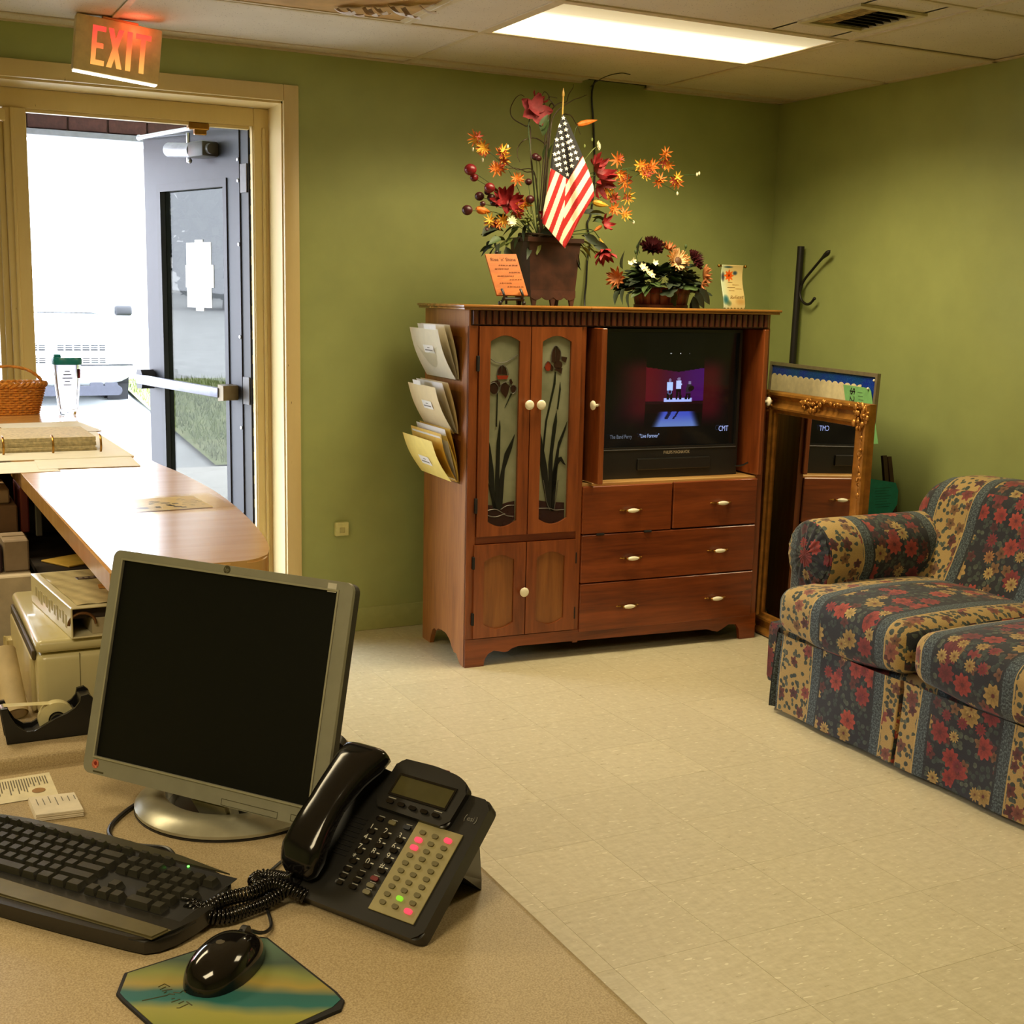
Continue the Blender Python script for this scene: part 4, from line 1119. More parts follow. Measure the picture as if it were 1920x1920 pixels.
for (x0_, y0_, x1_, y1_) in ((1283, 480, 1286, 462), (1200, 475, 1195, 462), (1195, 490, 1192, 472)):
    MB().tube([Q(x0_, y0_, -.03), Q(x1_, y1_, -.03)], .002, 5).ball(Q(x1_, y1_, -.03), .006, 8, 1, 1, 1.6).build('bud', c_gr, fb)

# ------------------------------------------------------------------ ornament shaped like a hanging scroll
so = aty(1371, 576, 4.68); so.z = TOPZ
sc = thing('scroll_ornament', 'small painted scroll ornament with orange flower on a gold rod, on cabinet top', 'ornament', so)
def scf(u, v):                                                     # v from the foot to the rod
    x = so.x + (-.060 + .004 * v) + (.116) * u + .012 * sstep(0, 1, v)
    y = so.y - .028 * cos(v * pi * 1.15) * (1 - v * .2) + (.0 if v < .93 else .0)
    z = TOPZ + .002 + .190 * v + (.003 * sin(u * 40) if v < .02 else 0)
    return Vector((x, y, z))
def sccol(u, v):
    c = [.78, .70, .48]
    def m_(k, d):
        for i in range(3): c[i] = c[i] * (1 - k) + d[i] * k
    m_(.55 * sstep(.45, .0, u) , (.70, .86, .82))
    m_(.85 * max(0, 1 - ((u - .12) / .16) ** 2 - ((v - .20) / .13) ** 2), (.05, .30, .36))
    m_(.7 * max(0, 1 - ((u - .25) / .14) ** 2 - ((v - .12) / .08) ** 2), (.22, .34, .22))
    m_(.9 * max(0, 1 - ((u - .64) / .13) ** 2 - ((v - .82) / .06) ** 2), (.04, .16, .28))
    m_(.8 * max(0, 1 - ((u - .08) / .10) ** 2 - ((v - .73) / .13) ** 2), (.08, .07, .12))
    m_(.8 * max(0, 1 - ((u - .30) / .25) ** 2 - ((v - .955) / .03) ** 2), (.03, .18, .26))
    m_(.5 * max(0, 1 - ((u - .8) / .3) ** 2 - ((v - .16) / .10) ** 2), (.62, .42, .16))
    dx, dy = (u - .36) / 1.0, (v - .76) * 1.65
    a = atan2(dy, dx); r_ = sqrt(dx * dx + dy * dy)
    if r_ < .23 * (.78 + .22 * cos(a * 8)): m_(1, (.80, .30 + .10 * cos(a * 8), .06) if r_ > .05 else (.45, .16, .02))
    return c
s_ = MB().grid(scf, 60, 90, sccol).build('sheet', vcol('scroll_print', .3), sc, recalc=False)
md = s_.modifiers.new('thickness', 'SOLIDIFY'); md.thickness = .004; md.offset = -1
rp = scf(.5, 1.0) + Vector((.0, .006, -.004))
MB().cyl(rp - Vector((.072, 0, 0)), rp + Vector((.072, 0, 0)), .0045, n=10).ball(rp - Vector((.072, 0, 0)), .0075, 10).ball(rp + Vector((.072, 0, 0)), .0075, 10).build('rod', m_brass, sc)
pb = scf(.58, .26)
MB().add(TX['Believe'], frame(pb + Vector((.004, -.004, 0)), (1, 0, .10), (0, -.2, 1)) @ Matrix.Diagonal((.026, .026, .026, 1))).build('lettering', plain('scroll_ink', S(150, 112, 50), .6), sc, smooth=0, recalc=False)
b = MB()
for k, (u0, u1, v) in enumerate(((.30, .5, .605), (.5, .8, .545), (.25, .6, .48), (.62, .9, .455), (.3, .55, .41))):
    b.tube([scf(u0 + (u1 - u0) * i / 8, v + .006 * (i % 2)) + Vector((0, -.0015, 0)) for i in range(9)], .0007, 4)
b.build('small_lettering', plain('scroll_ink', S(150, 112, 50), .6), sc)

# ------------------------------------------------------------------ cable running down the wall
cp = [aty(1090, 172, 5.12), aty(1112, 158, 5.165)]
pts = [Vector((3.06, 5.11, 2.50)), aty(1112, 160, 5.16), aty(1113, 240, 5.172), aty(1115, 330, 5.172), aty(1108, 400, 5.17), aty(1101, 420, 5.17), aty(1106, 455, 5.168), aty(1101, 490, 5.165), aty(1099, 530, 5.16), aty(1096, 568, 5.15), Vector((2.96, 5.10, 1.30)), Vector((2.95, 5.08, .9))]
tag(MB().tube(spline(pts, 6), .0045, 8).build('cable', m_black), 'black cable running down the green wall from the ceiling behind the flowers', 'cable')
pts = [aty(1108, 162, 5.1), aty(1120, 152, 5.0), aty(1140, 142, 4.9), aty(1165, 137, 4.85), aty(1182, 140, 4.82)]
tag(MB().tube(spline([Vector((p.x, p.y, min(p.z, 2.43))) for p in pts], 6), .002, 6).build('ceiling_wire', m_black), 'thin dark wire lying along the ceiling by the missing panel', 'wire')

# ------------------------------------------------------------------ wall plate
wp = thing('wall_plate', 'small cream wall jack box on the green wall between door and cabinet', 'wall plate', (1.797, 5.18, .469))
MB().box(1.766, 1.828, 5.158, 5.18, .438, .498, .004, 2).build('box', plain('almond_plastic', S(208, 206, 140), .4), wp, smooth=0)
MB().box(1.785, 1.809, 5.155, 5.159, .452, .476, .002).build('jack', plain('almond_dark', S(176, 172, 112), .4), wp, smooth=0)
# ================================================================== corner behind the sofa
# coat rack
ck0, ck1 = aty(1502, 462, 4.92), aty(1484.5, 680, 4.92)
cr = thing('coat_rack', 'black metal coat rack pole with one curved hook in the room corner', 'coat rack', (ck1.x, 4.92, 0))
m_iron = plain('black_iron', S(26, 22, 20), .5)
MB().cyl((ck1.x - .02, 4.92, 0.02), ck0, .0165, n=16).build('pole', m_iron, cr)
hp = [(1499, 545), (1508, 525), (1524, 505), (1540, 486), (1550, 476), (1557, 469)]
MB().tube(spline([atx(x, y, 4.022 - .0002 * (x - 1500)) for x, y in hp], 6), [.0062] * 18 + [.0066, .007, .008, .0095, .0105, .011, .0115, .0115, .011, .0095, .007, .003, .001], 10).build('hook', m_iron, cr)
hp = [(1503, 536), (1500, 550), (1503, 563), (1511, 570), (1519, 569), (1526, 561)]
MB().tube(spline([atx(x, y, 4.016) for x, y in hp], 6), .0062, 10).ball(atx(1527, 560, 4.016), .008, 10).build('hook', m_iron, cr)
for k in range(3):
    a = rad(100 + 80 * k)
    MB().tube(spline([(ck1.x - .02, 4.92, .16), (ck1.x - .02 + .06 * cos(a), 4.92 + .06 * sin(a), .13), (ck1.x - .02 + .16 * cos(a), 4.92 + .16 * sin(a), .012)], 6), .008, 8).build('foot', m_iron, cr)

# bulletin board leaning on the rack
bo = thing('bulletin_board', 'aluminium framed board with shiny blue face and scalloped white strip behind gold mirror', 'bulletin board', (3.72, 4.40, 0))
bex = Vector((-.194, -.981, 0))
BB = frame(Vector((3.73 - .06, 4.005, 0)) - bex * .96, bex, (.06, 0, 1.196))
BH = sqrt(.06 ** 2 + 1.196 ** 2)
def onb(px, py, h=0.0):
    d = ray(px, py); n_ = BB.to_3x3() @ Vector((0, 0, 1)); o = BB.translation + n_ * h
    p = BB.inverted() @ (CAM + d * ((o - CAM).dot(n_) / d.dot(n_)))
    return p
MB().ring([(0, 0), (.96, 0), (.96, BH), (0, BH)], [(.016, .016), (.944, .016), (.944, BH - .016), (.016, BH - .016)], .016, BB).build('frame', plain('board_alu', S(150, 138, 112), .4, .5), bo, smooth=0)
t = NT('holo_blue')
o_ = t.obj()
sp = t.noise(o_, 260, 1, .5)
gr = t.noise(o_, 3.2, 2)
base = t.ramp(gr, [(.36, S(4, 92, 74)), (.47, S(6, 70, 150)), (.6, S(14, 40, 180))])
t.set(color=t.mix(t.M('MULTIPLY', t.M('GREATER_THAN', sp, .60), .5), base, S(60, 150, 190)), rough=.35, metal=.25)
MB().box(.014, .946, .014, BH - .014, .001, .008, M=BB).build('face', t.m, bo, smooth=0)
m_scal = plain('scallop_white', S(222, 208, 166), .7)
z_ = onb(1560, 716).y
pts = [(.02, z_ - .28)] + [(.02 + .006 * i, z_ + .012 * abs(sin(i * .006 / .052 * pi)) ** .8 - .006) for i in range(0, 137)] + [(.02 + .006 * 136, z_ - .28)]
pts = [p for p in pts if p[0] < .86]; pts = pts[:-1] + [(pts[-1][0], z_ - .28)] if pts[-1][1] > z_ - .2 else pts
MB().poly(pts, .002, BB @ Matrix.Translation((0, 0, .0095))).build('scalloped_strip', m_scal, bo, smooth=0)
px_ = onb(1606, 850).x
pts = [(px_ - .10, .2)] + [(px_ + .010 * abs(sin(i * .006 / .052 * pi)) ** .8, .2 + .006 * i) for i in range(0, 130)] + [(px_ - .10, .2 + .006 * 129)]
MB().poly(pts, .002, BB @ Matrix.Translation((0, 0, .0097))).build('scalloped_strip', plain('scallop_dark', S(86, 74, 58), .7), bo, smooth=0)
gp = [onb(x, y, .012) for x, y in ((1582, 721), (1631, 728), (1634, 735), (1647, 832), (1633, 833), (1600, 830), (1590, 780))]
fl_ = tag(MB().poly([(p.x, p.y) for p in gp], .0015, BB @ Matrix.Translation((0, 0, .013))).build('flyer', plain('green_paper', S(126, 186, 116), .7), smooth=0), 'light green paper flyer pinned to the blue bulletin board', 'flyer')
p = onb(1597, 748, .015)
M = BB @ Matrix.Translation((p.x, p.y, .0150)) @ Matrix.Rotation(-pi / 2, 4, 'Z') @ Matrix.Diagonal((.066, .055, .06, 1))
tx = MB().add(TX['$25'], M).build('lettering', m_ink, fl_, smooth=0, recalc=False)
b = MB()
for k in range(9):
    q = onb(1612 + k * .9, 736 + k * 7, .015)
    b.box(q.x - .018, q.x + .02, q.y - .002, q.y + .002, .0146, .0150, M=BB)
b.build('small_lettering', plain('flyer_grey', S(92, 136, 86), .7), fl_, smooth=0)
MB().ball(BB @ Vector((onb(1629, 729, .014).x, onb(1629, 729, .014).y, .018)), .006, 10).build('pin', m_porc, bo); MB().ball(BB @ Vector((.935, BH - .03, .014)), .006, 10).build('pin', m_porc, bo)

# dark planks standing beside the board
for k, (xt, xb) in enumerate((((1657, 854), (1668, 990)), ((1666, 856), (1680, 992)))):
    a, c = aty(*xt, 4.16 + .04 * k), aty(*xb, 4.10 + .04 * k)
    d = (a - c).normalized(); e = c - d * (c.z / d.z)
    M = frame(e, (1, 0, 0), d)
    r = MB().box(-.011, .011, 0, (a - e).length, -.008, .008, .001, 1, M).build('wood_slat', plain('slat_brown', S(64, 40, 24), .5), smooth=0)
    tag(r, ['dark brown wood slat standing just behind the blue board edge', 'dark brown wood slat standing nearest the right wall behind the sofa'][k], 'slat')
# teal flyer
tp = [aty(x, y, 4.07) for x, y in ((1622, 896), (1660, 902), (1679, 905), (1684, 920), (1682, 945), (1672, 962), (1655, 971), (1640, 972), (1624, 965))]
o = tp[0]; M = frame(o, (1, 0, 0), (0, 0, 1))
te = MB().poly([((M.inverted() @ p).x, (M.inverted() @ p).y) for p in tp], .0012, M).build('teal_flyer', plain('teal_paper', S(24, 134, 122), .6), smooth=0)
tag(te, 'teal paper flyer hanging behind the sofa arm, below the green one', 'flyer')
b = MB()
for k in range(8):
    q0 = M.inverted() @ aty(1640 + (k % 2), 916 + 5 * k, 4.07); q1 = M.inverted() @ aty(1670 - (k % 3) * 4, 918 + 5 * k, 4.07)
    b.box(q0.x, q1.x, q0.y - .001, q0.y + .0012, .0012, .0018, M=M)
b.build('small_lettering', plain('teal_dark', S(14, 92, 86), .6), te, smooth=0)

# gold mirror leaning against the board
gm = thing('mirror', 'large leaning mirror with ornate gold frame between media cabinet and sofa', 'mirror', (3.54, 4.25, 0))
GH = 1.094; GW = .80
gex = Vector((-.121, -.9927, 0))
GM = frame(Vector((3.448 - .016 + .043, 3.766 - .005, 0)) - gex * GW, gex, (.016, 0, 1.094))
m_gold = plain('gold_frame', S(178, 122, 52), .34, .55, var=.14, vs=24, bump=.1, bs=120)
prof = [(0, 0), (0, .028), (.006, .040), (.016, .043), (.024, .036), (.034, .026), (.050, .024), (.062, .030), (.070, .036), (.078, .034), (.084, .024), (.095, .020), (.098, .010)]
b = MB()
L = []
for ins, h in prof:
    L.append([b.bm.verts.new(GM @ Vector(p)) for p in ((ins, ins, h), (GW - ins, ins, h), (GW - ins, GH - ins, h), (ins, GH - ins, h))])
for a, c in zip(L, L[1:]):
    for i in range(4): b.bm.faces.new((a[i], a[(i + 1) % 4], c[(i + 1) % 4], c[i]))
b.bm.faces.new(L[0][::-1])
b.build('frame', m_gold, gm, smooth=25)
t = NT('mirror_glass'); t.set(color=(.86, .86, .84), metal=1.0, rough=.01)
MB().box(.09, GW - .09, .09, GH - .09, .006, .011, M=GM).build('mirror_glass', t.m, gm, smooth=0)
random.seed(5)
def orn(cx, cy, n, rx, ry, name='ornament'):
    b = MB()
    for k in range(n):
        a = random.uniform(0, 2 * pi); q = random.random() ** .5
        x, y = cx + rx * q * cos(a), cy + ry * q * sin(a)
        b.ball((x, y, .034 + random.uniform(0, .012)), random.uniform(.005, .010), 8, random.uniform(.8, 1.6), random.uniform(.8, 1.6), .7, M=GM)
    b.build(name, m_gold, gm)
orn(GW - .05, GH - .05, 34, .05, .05); orn(.05, GH - .05, 30, .05, .05); orn(GW / 2 + .0, GH - .035, 34, .075, .03); orn(GW - .05, .05, 20, .05, .05); orn(.05, .05, 20, .05, .05)
orn(GW - .022, GH - .28, 26, .010, .17, 'beading'); orn(GW - .22, GH - .016, 16, .10, .008, 'beading')

# ================================================================== floral loveseat
t = NT('floral_fabric')
uv = t.uv()
sx = t.n('ShaderNodeSeparateXYZ'); t.l(uv, sx.inputs[0])
u_, v_ = sx.outputs[0], sx.outputs[1]
per = .525
fr = t.M('FRACT', t.M('ADD', t.M('DIVIDE', t.M('SUBTRACT', u_, 3.17 - 52.5), per), .5))
dd = t.M('MULTIPLY', t.M('ABSOLUTE', t.M('SUBTRACT', fr, .5)), per)        # distance from the middle of a dark band
dark = t.M('LESS_THAN', dd, .130)
tan_ = t.M('GREATER_THAN', dd, t.M('ADD', .186, t.M('MULTIPLY', t.M('SINE', t.M('MULTIPLY', v_, 60)), .003)))
nz = t.noise(uv, 160, 2, .7)
nz2 = t.noise(uv, 420, 1, .5)
slate = t.ramp(nz, [(.38, S(30, 36, 42)), (.5, S(56, 68, 74)), (.64, S(96, 110, 112))])
tanc = t.ramp(nz2, [(.3, S(150, 124, 74)), (.7, S(178, 150, 94))])
navy = t.ramp(nz2, [(.3, S(20, 22, 30)), (.7, S(33, 35, 43))])
col = t.mix(dark, slate, navy); col = t.mix(tan_, col, tanc)
edge = t.M('LESS_THAN', t.M('ABSOLUTE', t.M('SUBTRACT', dd, .1345)), .0045); col = t.mix(t.M('MULTIPLY', edge, .85), col, S(18, 20, 26))
edge = t.M('LESS_THAN', t.M('ABSOLUTE', t.M('SUBTRACT', dd, .183)), .003); col = t.mix(t.M('MULTIPLY', edge, .8), col, S(190, 160, 96))
band = t.M('ADD', dark, tan_, clamp=True)
def flowers(scale, n, rmax, pal, keep, off, inb, petal_in=.55, core=None):
    """round print flowers, one in each cell"""
    global col
    mp = t.map(uv, (scale, scale, 0), loc=off)
    vo = t.n('ShaderNodeTexVoronoi', voronoi_dimensions='2D'); t.l(mp, vo.inputs['Vector']); vo.inputs['Scale'].default_value = 1; vo.inputs['Randomness'].default_value = .72
    df = t.n('ShaderNodeVectorMath', operation='SUBTRACT'); t.l(mp, df.inputs[0]); t.l(vo.outputs['Position'], df.inputs[1])
    s3 = t.n('ShaderNodeSeparateXYZ'); t.l(df.outputs[0], s3.inputs[0])
    cs = t.n('ShaderNodeSeparateColor'); t.l(vo.outputs['Color'], cs.inputs[0])
    ang = t.M('ADD', t.M('ARCTAN2', s3.outputs[1], s3.outputs[0]), t.M('MULTIPLY', cs.outputs[0], 6.28))
    pc = t.M('COSINE', t.M('MULTIPLY', ang, n))
    rr = t.M('SQRT', t.M('ADD', t.M('MULTIPLY', s3.outputs[0], s3.outputs[0]), t.M('MULTIPLY', s3.outputs[1], s3.outputs[1])))
    lim = t.M('MULTIPLY', t.M('ADD', petal_in + (1 - petal_in) / 2, t.M('MULTIPLY', pc, (1 - petal_in) / 2)), t.M('ADD', rmax * .72, t.M('MULTIPLY', cs.outputs[1], rmax * .28)))
    m = t.M('LESS_THAN', rr, lim)
    m = t.M('MULTIPLY', m, t.M('LESS_THAN', cs.outputs[2], keep)); m = t.M('MULTIPLY', m, inb)
    cc = t.ramp(cs.outputs[0], pal)
    k = t.M('DIVIDE', rr, lim)
    streak = t.noise(t.map(uv, (120, 120, 0)), 1.0, 2)
    shade = t.M('ADD', t.M('ADD', .50, t.M('MULTIPLY', k, .55)), t.M('MULTIPLY', t.M('SUBTRACT', streak, .5), .7))
    shade = t.M('ADD', shade, t.M('MULTIPLY', pc, .12))
    hs = t.n('ShaderNodeHueSaturation'); t.l(cc, hs.inputs['Color']); t.l(shade, hs.inputs['Value'])
    c2 = hs.outputs[0]
    if core: c2 = t.mix(t.M('LESS_THAN', k, .2), c2, core)
    col = t.mix(m, col, c2)
    return m
leafp = [(0, S(44, 54, 50)), (.45, S(58, 70, 64)), (.46, S(80, 88, 74)), (1, S(48, 58, 58))]
flowers(34, 1.0, .50, leafp, .70, (.2, .7, 0), band, .18)
flowers(26, 2.0, .50, leafp, .60, (3.2, 1.7, 0), band, .10)
flowers(19, 5.0, .48, [(0, S(104, 62, 52)), (.4, S(120, 90, 56)), (.41, S(66, 32, 44)), (1, S(92, 44, 40))], .40, (7.2, 2.7, 0), band, .6, S(50, 28, 26))
flowers(11.5, 9.0, .47, [(0, S(140, 48, 44)), (.40, S(158, 66, 54)), (.41, S(166, 138, 82)), (.62, S(150, 122, 68)), (.63, S(102, 34, 42)), (1, S(146, 54, 48))], .62, (1.2, 9.1, 0), dark, .74, S(84, 30, 32))
flowers(16.0, 11.0, .42, [(0, S(172, 146, 90)), (.55, S(156, 128, 74)), (.56, S(136, 46, 44)), (1, S(108, 38, 52))], .42, (5.2, 4.4, 0), dark, .66, S(98, 54, 36))
flowers(13.0, 7.0, .42, [(0, S(132, 62, 58)), (.5, S(116, 50, 52)), (.51, S(94, 46, 50)), (1, S(140, 84, 66))], .34, (8.2, 6.1, 0), tan_, .66, S(84, 40, 40))
t.set(color=col, rough=.85, sheen=.15)
weave = t.noise(uv, 900, 1)
t.bump(weave, .12, .001)
m_fab = t.m

def fabuv(bm, mode='y', arc=None):
    ul = bm.loops.layers.uv.verify()
    bm.normal_update()
    for f in bm.faces:
        n = f.normal
        ax, ay, az = abs(n.x), abs(n.y), abs(n.z)
        for lp in f.loops:
            p = lp.vert.co
            if mode == 'y':
                if ay > ax and ay > az: lp[ul].uv = (p.x + 3.17 - 3.38 , p.z)
                elif az >= ax: lp[ul].uv = (p.y, p.x)
                else: lp[ul].uv = (p.y, 3.35 - p.z)
            else:
                if ax > ay and ax > az: lp[ul].uv = (p.y - .33, p.z)
                elif az >= ay: lp[ul].uv = (p.x - .21, p.y)
                else: lp[ul].uv = (p.x - .21, 3.0 + p.z)
def softbox(x0, x1, y0, y1, z0, z1, r, n=12, puff=0.0, fn=None):
    b = MB()
    q = bmesh.ops.create_cube(b.bm, size=2.0)
    bmesh.ops.subdivide_edges(b.bm, edges=b.bm.edges[:], cuts=n, use_grid_fill=True)
    h = Vector(((x1 - x0) / 2, (y1 - y0) / 2, (z1 - z0) / 2)); c = Vector(((x0 + x1) / 2, (y0 + y1) / 2, (z0 + z1) / 2))
    for v in b.bm.verts:
        u = v.co.copy()
        p = Vector([u[i] * h[i] for i in range(3)])
        # crowd the vertices towards the edges so the rounding is smooth
        p = Vector([math.copysign(abs(u[i]) ** .6, u[i]) * h[i] for i in range(3)])
        q = Vector([max(-(h[i] - r), min(h[i] - r, p[i])) for i in range(3)])
        d = p - q
        if d.length > 1e-9: p = q + d.normalized() * min(r, max(abs(d.x), abs(d.y), abs(d.z)) if False else r)
        bul = puff * (1 - (p.x / h.x) ** 2) * (1 - (p.y / h.y) ** 2)
        p.z += bul * (1 if u.z > 0 else -.3) * abs(u.z)
        p = p + c
        v.co = fn(p) if fn else p
    return b
sf = thing('loveseat', 'loveseat with dark striped floral upholstery and a pleated skirt against the right wall', 'sofa', (3.45, 2.84, 0))
def fab(b, name, mode='y', **kw):
    bmesh.ops.recalc_face_normals(b.bm, faces=b.bm.faces)
    fabuv(b.bm, mode)
    return b.build(name, m_fab, sf, smooth=60, recalc=False, **kw)
YL, YR = 3.72, 1.96                                             # outer ends
fab(softbox(2.955, 3.93, YR + .03, YL - .03, .06, .31, .03, 4), 'base')
for k, (y0, y1, l_, r_) in enumerate(((2.893, 3.557, 3.455, 9), (2.225, 2.885, 9, 2.225))):
    def tf(p, l_=l_):
        if p.x > 3.03 and p.y > l_: p.y = l_ + (p.y - l_) * .05
        # the front edge dips towards the corners
        if p.z < .36: p.z += .012 * cos((p.y - y0) / (y1 - y0) * 2 * pi)
        return p
    fab(softbox(2.875, 3.56, y0, y1, .292, .472, .062, 16, .028, tf), 'seat_cushion')
def lean(p):
    k = (p.z - .40) / .45
    p.x += .17 * k + .02 * sin(k * 3)
    return p
def backf(p):
    p = lean(p)
    e = max(0, (abs(p.y - 2.84) - .62) / .20)
    if p.z > .6: p.z -= .05 * e ** 2
    if p.z > .7: p.z += .02 * (1 - ((p.y - 2.84) / .8) ** 2)
    return p
fab(softbox(3.455, 3.72, 2.02, 3.665, .36, .835, .10, 18, 0, backf), 'back')
for cy, s in ((3.585, 1), (2.095, -1)):
    prof = []
    for i in range(20):                                            # roll
        a = rad(-35) + rad(250) * i / 19
        prof.append((cy + s * .135 * cos(pi - a) * -1 if False else cy - s * .132 * cos(a), .565 + .132 * sin(a)))
    prof = [(cy - s * .108, .07)] + [(cy - s * .108, .2), (cy - s * .108, .36), (cy - s * .108, .47)] + prof[0:] + [(cy + s * .108, .36), (cy + s * .108, .2), (cy + s * .108, .07)]
    xs = [3.052, 3.056, 3.07, 3.10] + [3.14 + .1 * i for i in range(9)]
    ins = [.022, .012, .004, 0] + [0] * 9
    b = MB(); R_ = []
    for x, q in zip(xs, ins):
        R_.append([b.bm.verts.new((x, cy + (y - cy) * (1 - q * 6), .4 + (z - .4) * (1 - q * 2.2))) for y, z in prof])
    for a, c in zip(R_, R_[1:]):
        for i in range(len(prof)):
            j = (i + 1) % len(prof)
            b.bm.faces.new((a[i], a[j], c[j], c[i]))
    b.bm.faces.new(R_[0][::-1]); b.bm.faces.new(R_[-1])
    fab(b, 'arm', 'x')
    # gathered rosette on the front of the roll
    b = MB()
    def ro(u, v, cy=cy):
        a = 2 * pi * u; r_ = .112 * v
        return Vector((3.048 - .020 * (1 - v ** 2) + .007 * cos(a * 18) * v * (1 - v * .5) - .0, cy + r_ * cos(a), .568 + r_ * sin(a)))
    b.grid(ro, 72, 8, closeu=True)
    fab(b, 'arm_front', 'x')
# pleated skirt
def pleat(y):
    d = 0
    for py_ in (2.915, 2.25, 3.535):
        k = (y - py_)
        if abs(k) < .010: d += .030 * (1 - abs(k) / .010)
    return d
ys_ = []
y = 3.56
while y > 1.99:
    ys_.append(y); y -= .004 if any(abs(y - p) < .02 for p in (2.915, 2.25, 3.535)) else .02
b = MB()
rows = 10
V = [[b.bm.verts.new((2.902 - .016 * (1 - j / rows) + pleat(y) * (1 - .75 * max(0, j / rows - .55) / .45) + .004 * sin(y * 17 + j * .3) - .012 * sin((3.56 - y) / 1.57 * pi), y, .018 + .275 * j / rows)) for y in ys_] for j in range(rows + 1)]
for j in range(rows):
    for i in range(len(ys_) - 1): b.bm.faces.new((V[j][i], V[j][i + 1], V[j + 1][i + 1], V[j + 1][i]))
fab(b, 'skirt')
b = MB()
b.grid(lambda u, v: Vector((2.90 + 1.0 * u, 3.556 + .150 * min(1, u * 6.5) + .003 * sin(u * 30), .018 + .275 * v)), 24, 6)
fab(b, 'skirt', 'y')
for x in (3.0, 3.88):
    for y in (2.05, 3.62): MB().lathe([(.016, 0), (.02, .07)], 12, Matrix.Translation((x, y, 0))).build('foot', m_black, sf)
# ================================================================== exit sign under the ceiling
xs = thing('exit_sign', 'cream lit exit sign with orange-red letters hanging crooked above the open door', 'sign', (.86, 4.92, 2.33))
XM = frame((.706, 4.895, 2.243), (.302, 0, -.030), (.020, 0, .19))
m_exit = plain('exit_cream', S(226, 204, 150), .4)
MB().box(0, .300, 0, .192, -.05, 0, .006, 2, XM).build('housing', m_exit, xs, smooth=30)
t = NT('exit_letters')
sz = t.n('ShaderNodeSeparateXYZ'); t.l(t.obj(), sz.inputs[0])
gz = t.M('MULTIPLY_ADD', sz.outputs[2], 6.5, .52)
t.set(color=(.4, .05, .02), emit=t.ramp(gz, [(.08, (1.0, .46, .10)), (.34, (1.0, .30, .07)), (.55, (1.0, .15, .05)), (.85, (.95, .07, .05))]), es=1.05)
LZ = .001
def letter(polys):
    b = MB()
    for p in polys: b.poly(p, .0015, XM @ Matrix.Translation((0, 0, -.0008)))
    b.build('letter', t.m, xs, smooth=0)
y0, y1 = .027, .163
def bar(x0, x1, a, c): return [(x0, a), (x1, a), (x1, c), (x0, c)]
letter([bar(.058, .074, y0, y1), bar(.074, .104, y0, y0 + .018), bar(.074, .098, .086, .104), bar(.074, .104, y1 - .018, y1)])
letter([[(.112, y0), (.130, y0), (.166, y1), (.148, y1)], [(.148, y0), (.166, y0), (.130, y1), (.112, y1)]])
letter([bar(.178, .196, y0, y1)])
letter([bar(.226, .243, y0, y1 - .018), bar(.208, .262, y1 - .018, y1)])
MB().box(.004, .296, -.004, .0, -.046, -.004, .001, 1, XM).build('down_lens', glow('exit_down', (1.0, .93, .75), 2.2), xs, smooth=0)
MB().box(.09, .215, .190, .20, -.06, -.004, .003, 1, XM).build('canopy', plain('canopy_tan', S(196, 150, 96), .5), xs, smooth=0)
l = bpy.data.lights.new('exit_glow', 'POINT'); l.energy = .22; l.color = (1, .10, .06); l.shadow_soft_size = .03
lo = bpy.data.objects.new('exit_glow', l); lo.location = (.93, 4.85, 2.395); COL.objects.link(lo)

# ================================================================== reception counter
CZ = 1.067
t = NT('maple_laminate')
o_ = t.obj()
g1 = t.noise(t.map(o_, (3, 40, 3)), 1.0, 4, .6, .6)
t.set(color=t.ramp(g1, [(.3, S(206, 156, 92)), (.5, S(216, 168, 104)), (.7, S(224, 180, 116))]), rough=.20, coat=.25, coat_r=.10, spec=.5)
m_lam = t.m
co = thing('reception_counter', 'glossy tan reception counter with a bowed edge beside the open door', 'counter', (.45, 3.3, 0))
edge = spline([(.480, 1.895, 0), (.530, 1.905, 0), (.562, 1.97, 0), (.586, 2.09, 0), (.606, 2.25, 0), (.622, 2.45, 0), (.628, 2.65, 0), (.620, 2.9, 0), (.604, 3.1, 0), (.600, 3.4, 0), (.600, 4.0, 0), (.602, 4.7, 0)], 4)
outl = [(.281, 4.7), (.290, 3.0), (.300, 1.895)] + [(p.x, p.y) for p in edge]
MB().poly(outl, .034, Matrix.Translation((0, 0, CZ - .034)), .004).build('top', m_lam, co, smooth=30)
MB().box(.500, .525, 2.02, 4.7, 0, CZ - .035, .001).build('front_panel', wood('counter_panel', S(150, 104, 58), S(176, 126, 72), S(190, 140, 84), 'z', .4), co, smooth=0)
MB().box(-.2, .500, 2.72, 3.55, .565, .583).box(-.2, .30, 3.02, 3.55, .905, .920).box(.30, .5, 2.78, 3.3, .862, .874).box(.495, .5, 2.7, 3.55, .0, 1.03).build('shelf', plain('shelf_dark', S(38, 30, 24), .6), co, smooth=0)
MB().box(-.2, .5, 3.555, 3.57, 0, 1.033).build('rear_panel', plain('shelf_dark', S(38, 30, 24), .6), co, smooth=0)
MB().box(.318, .332, 3.0, 3.016, .92, 1.034, .002).build('bracket', plain('post_grey', S(90, 90, 88), .4, .6), co, smooth=0)

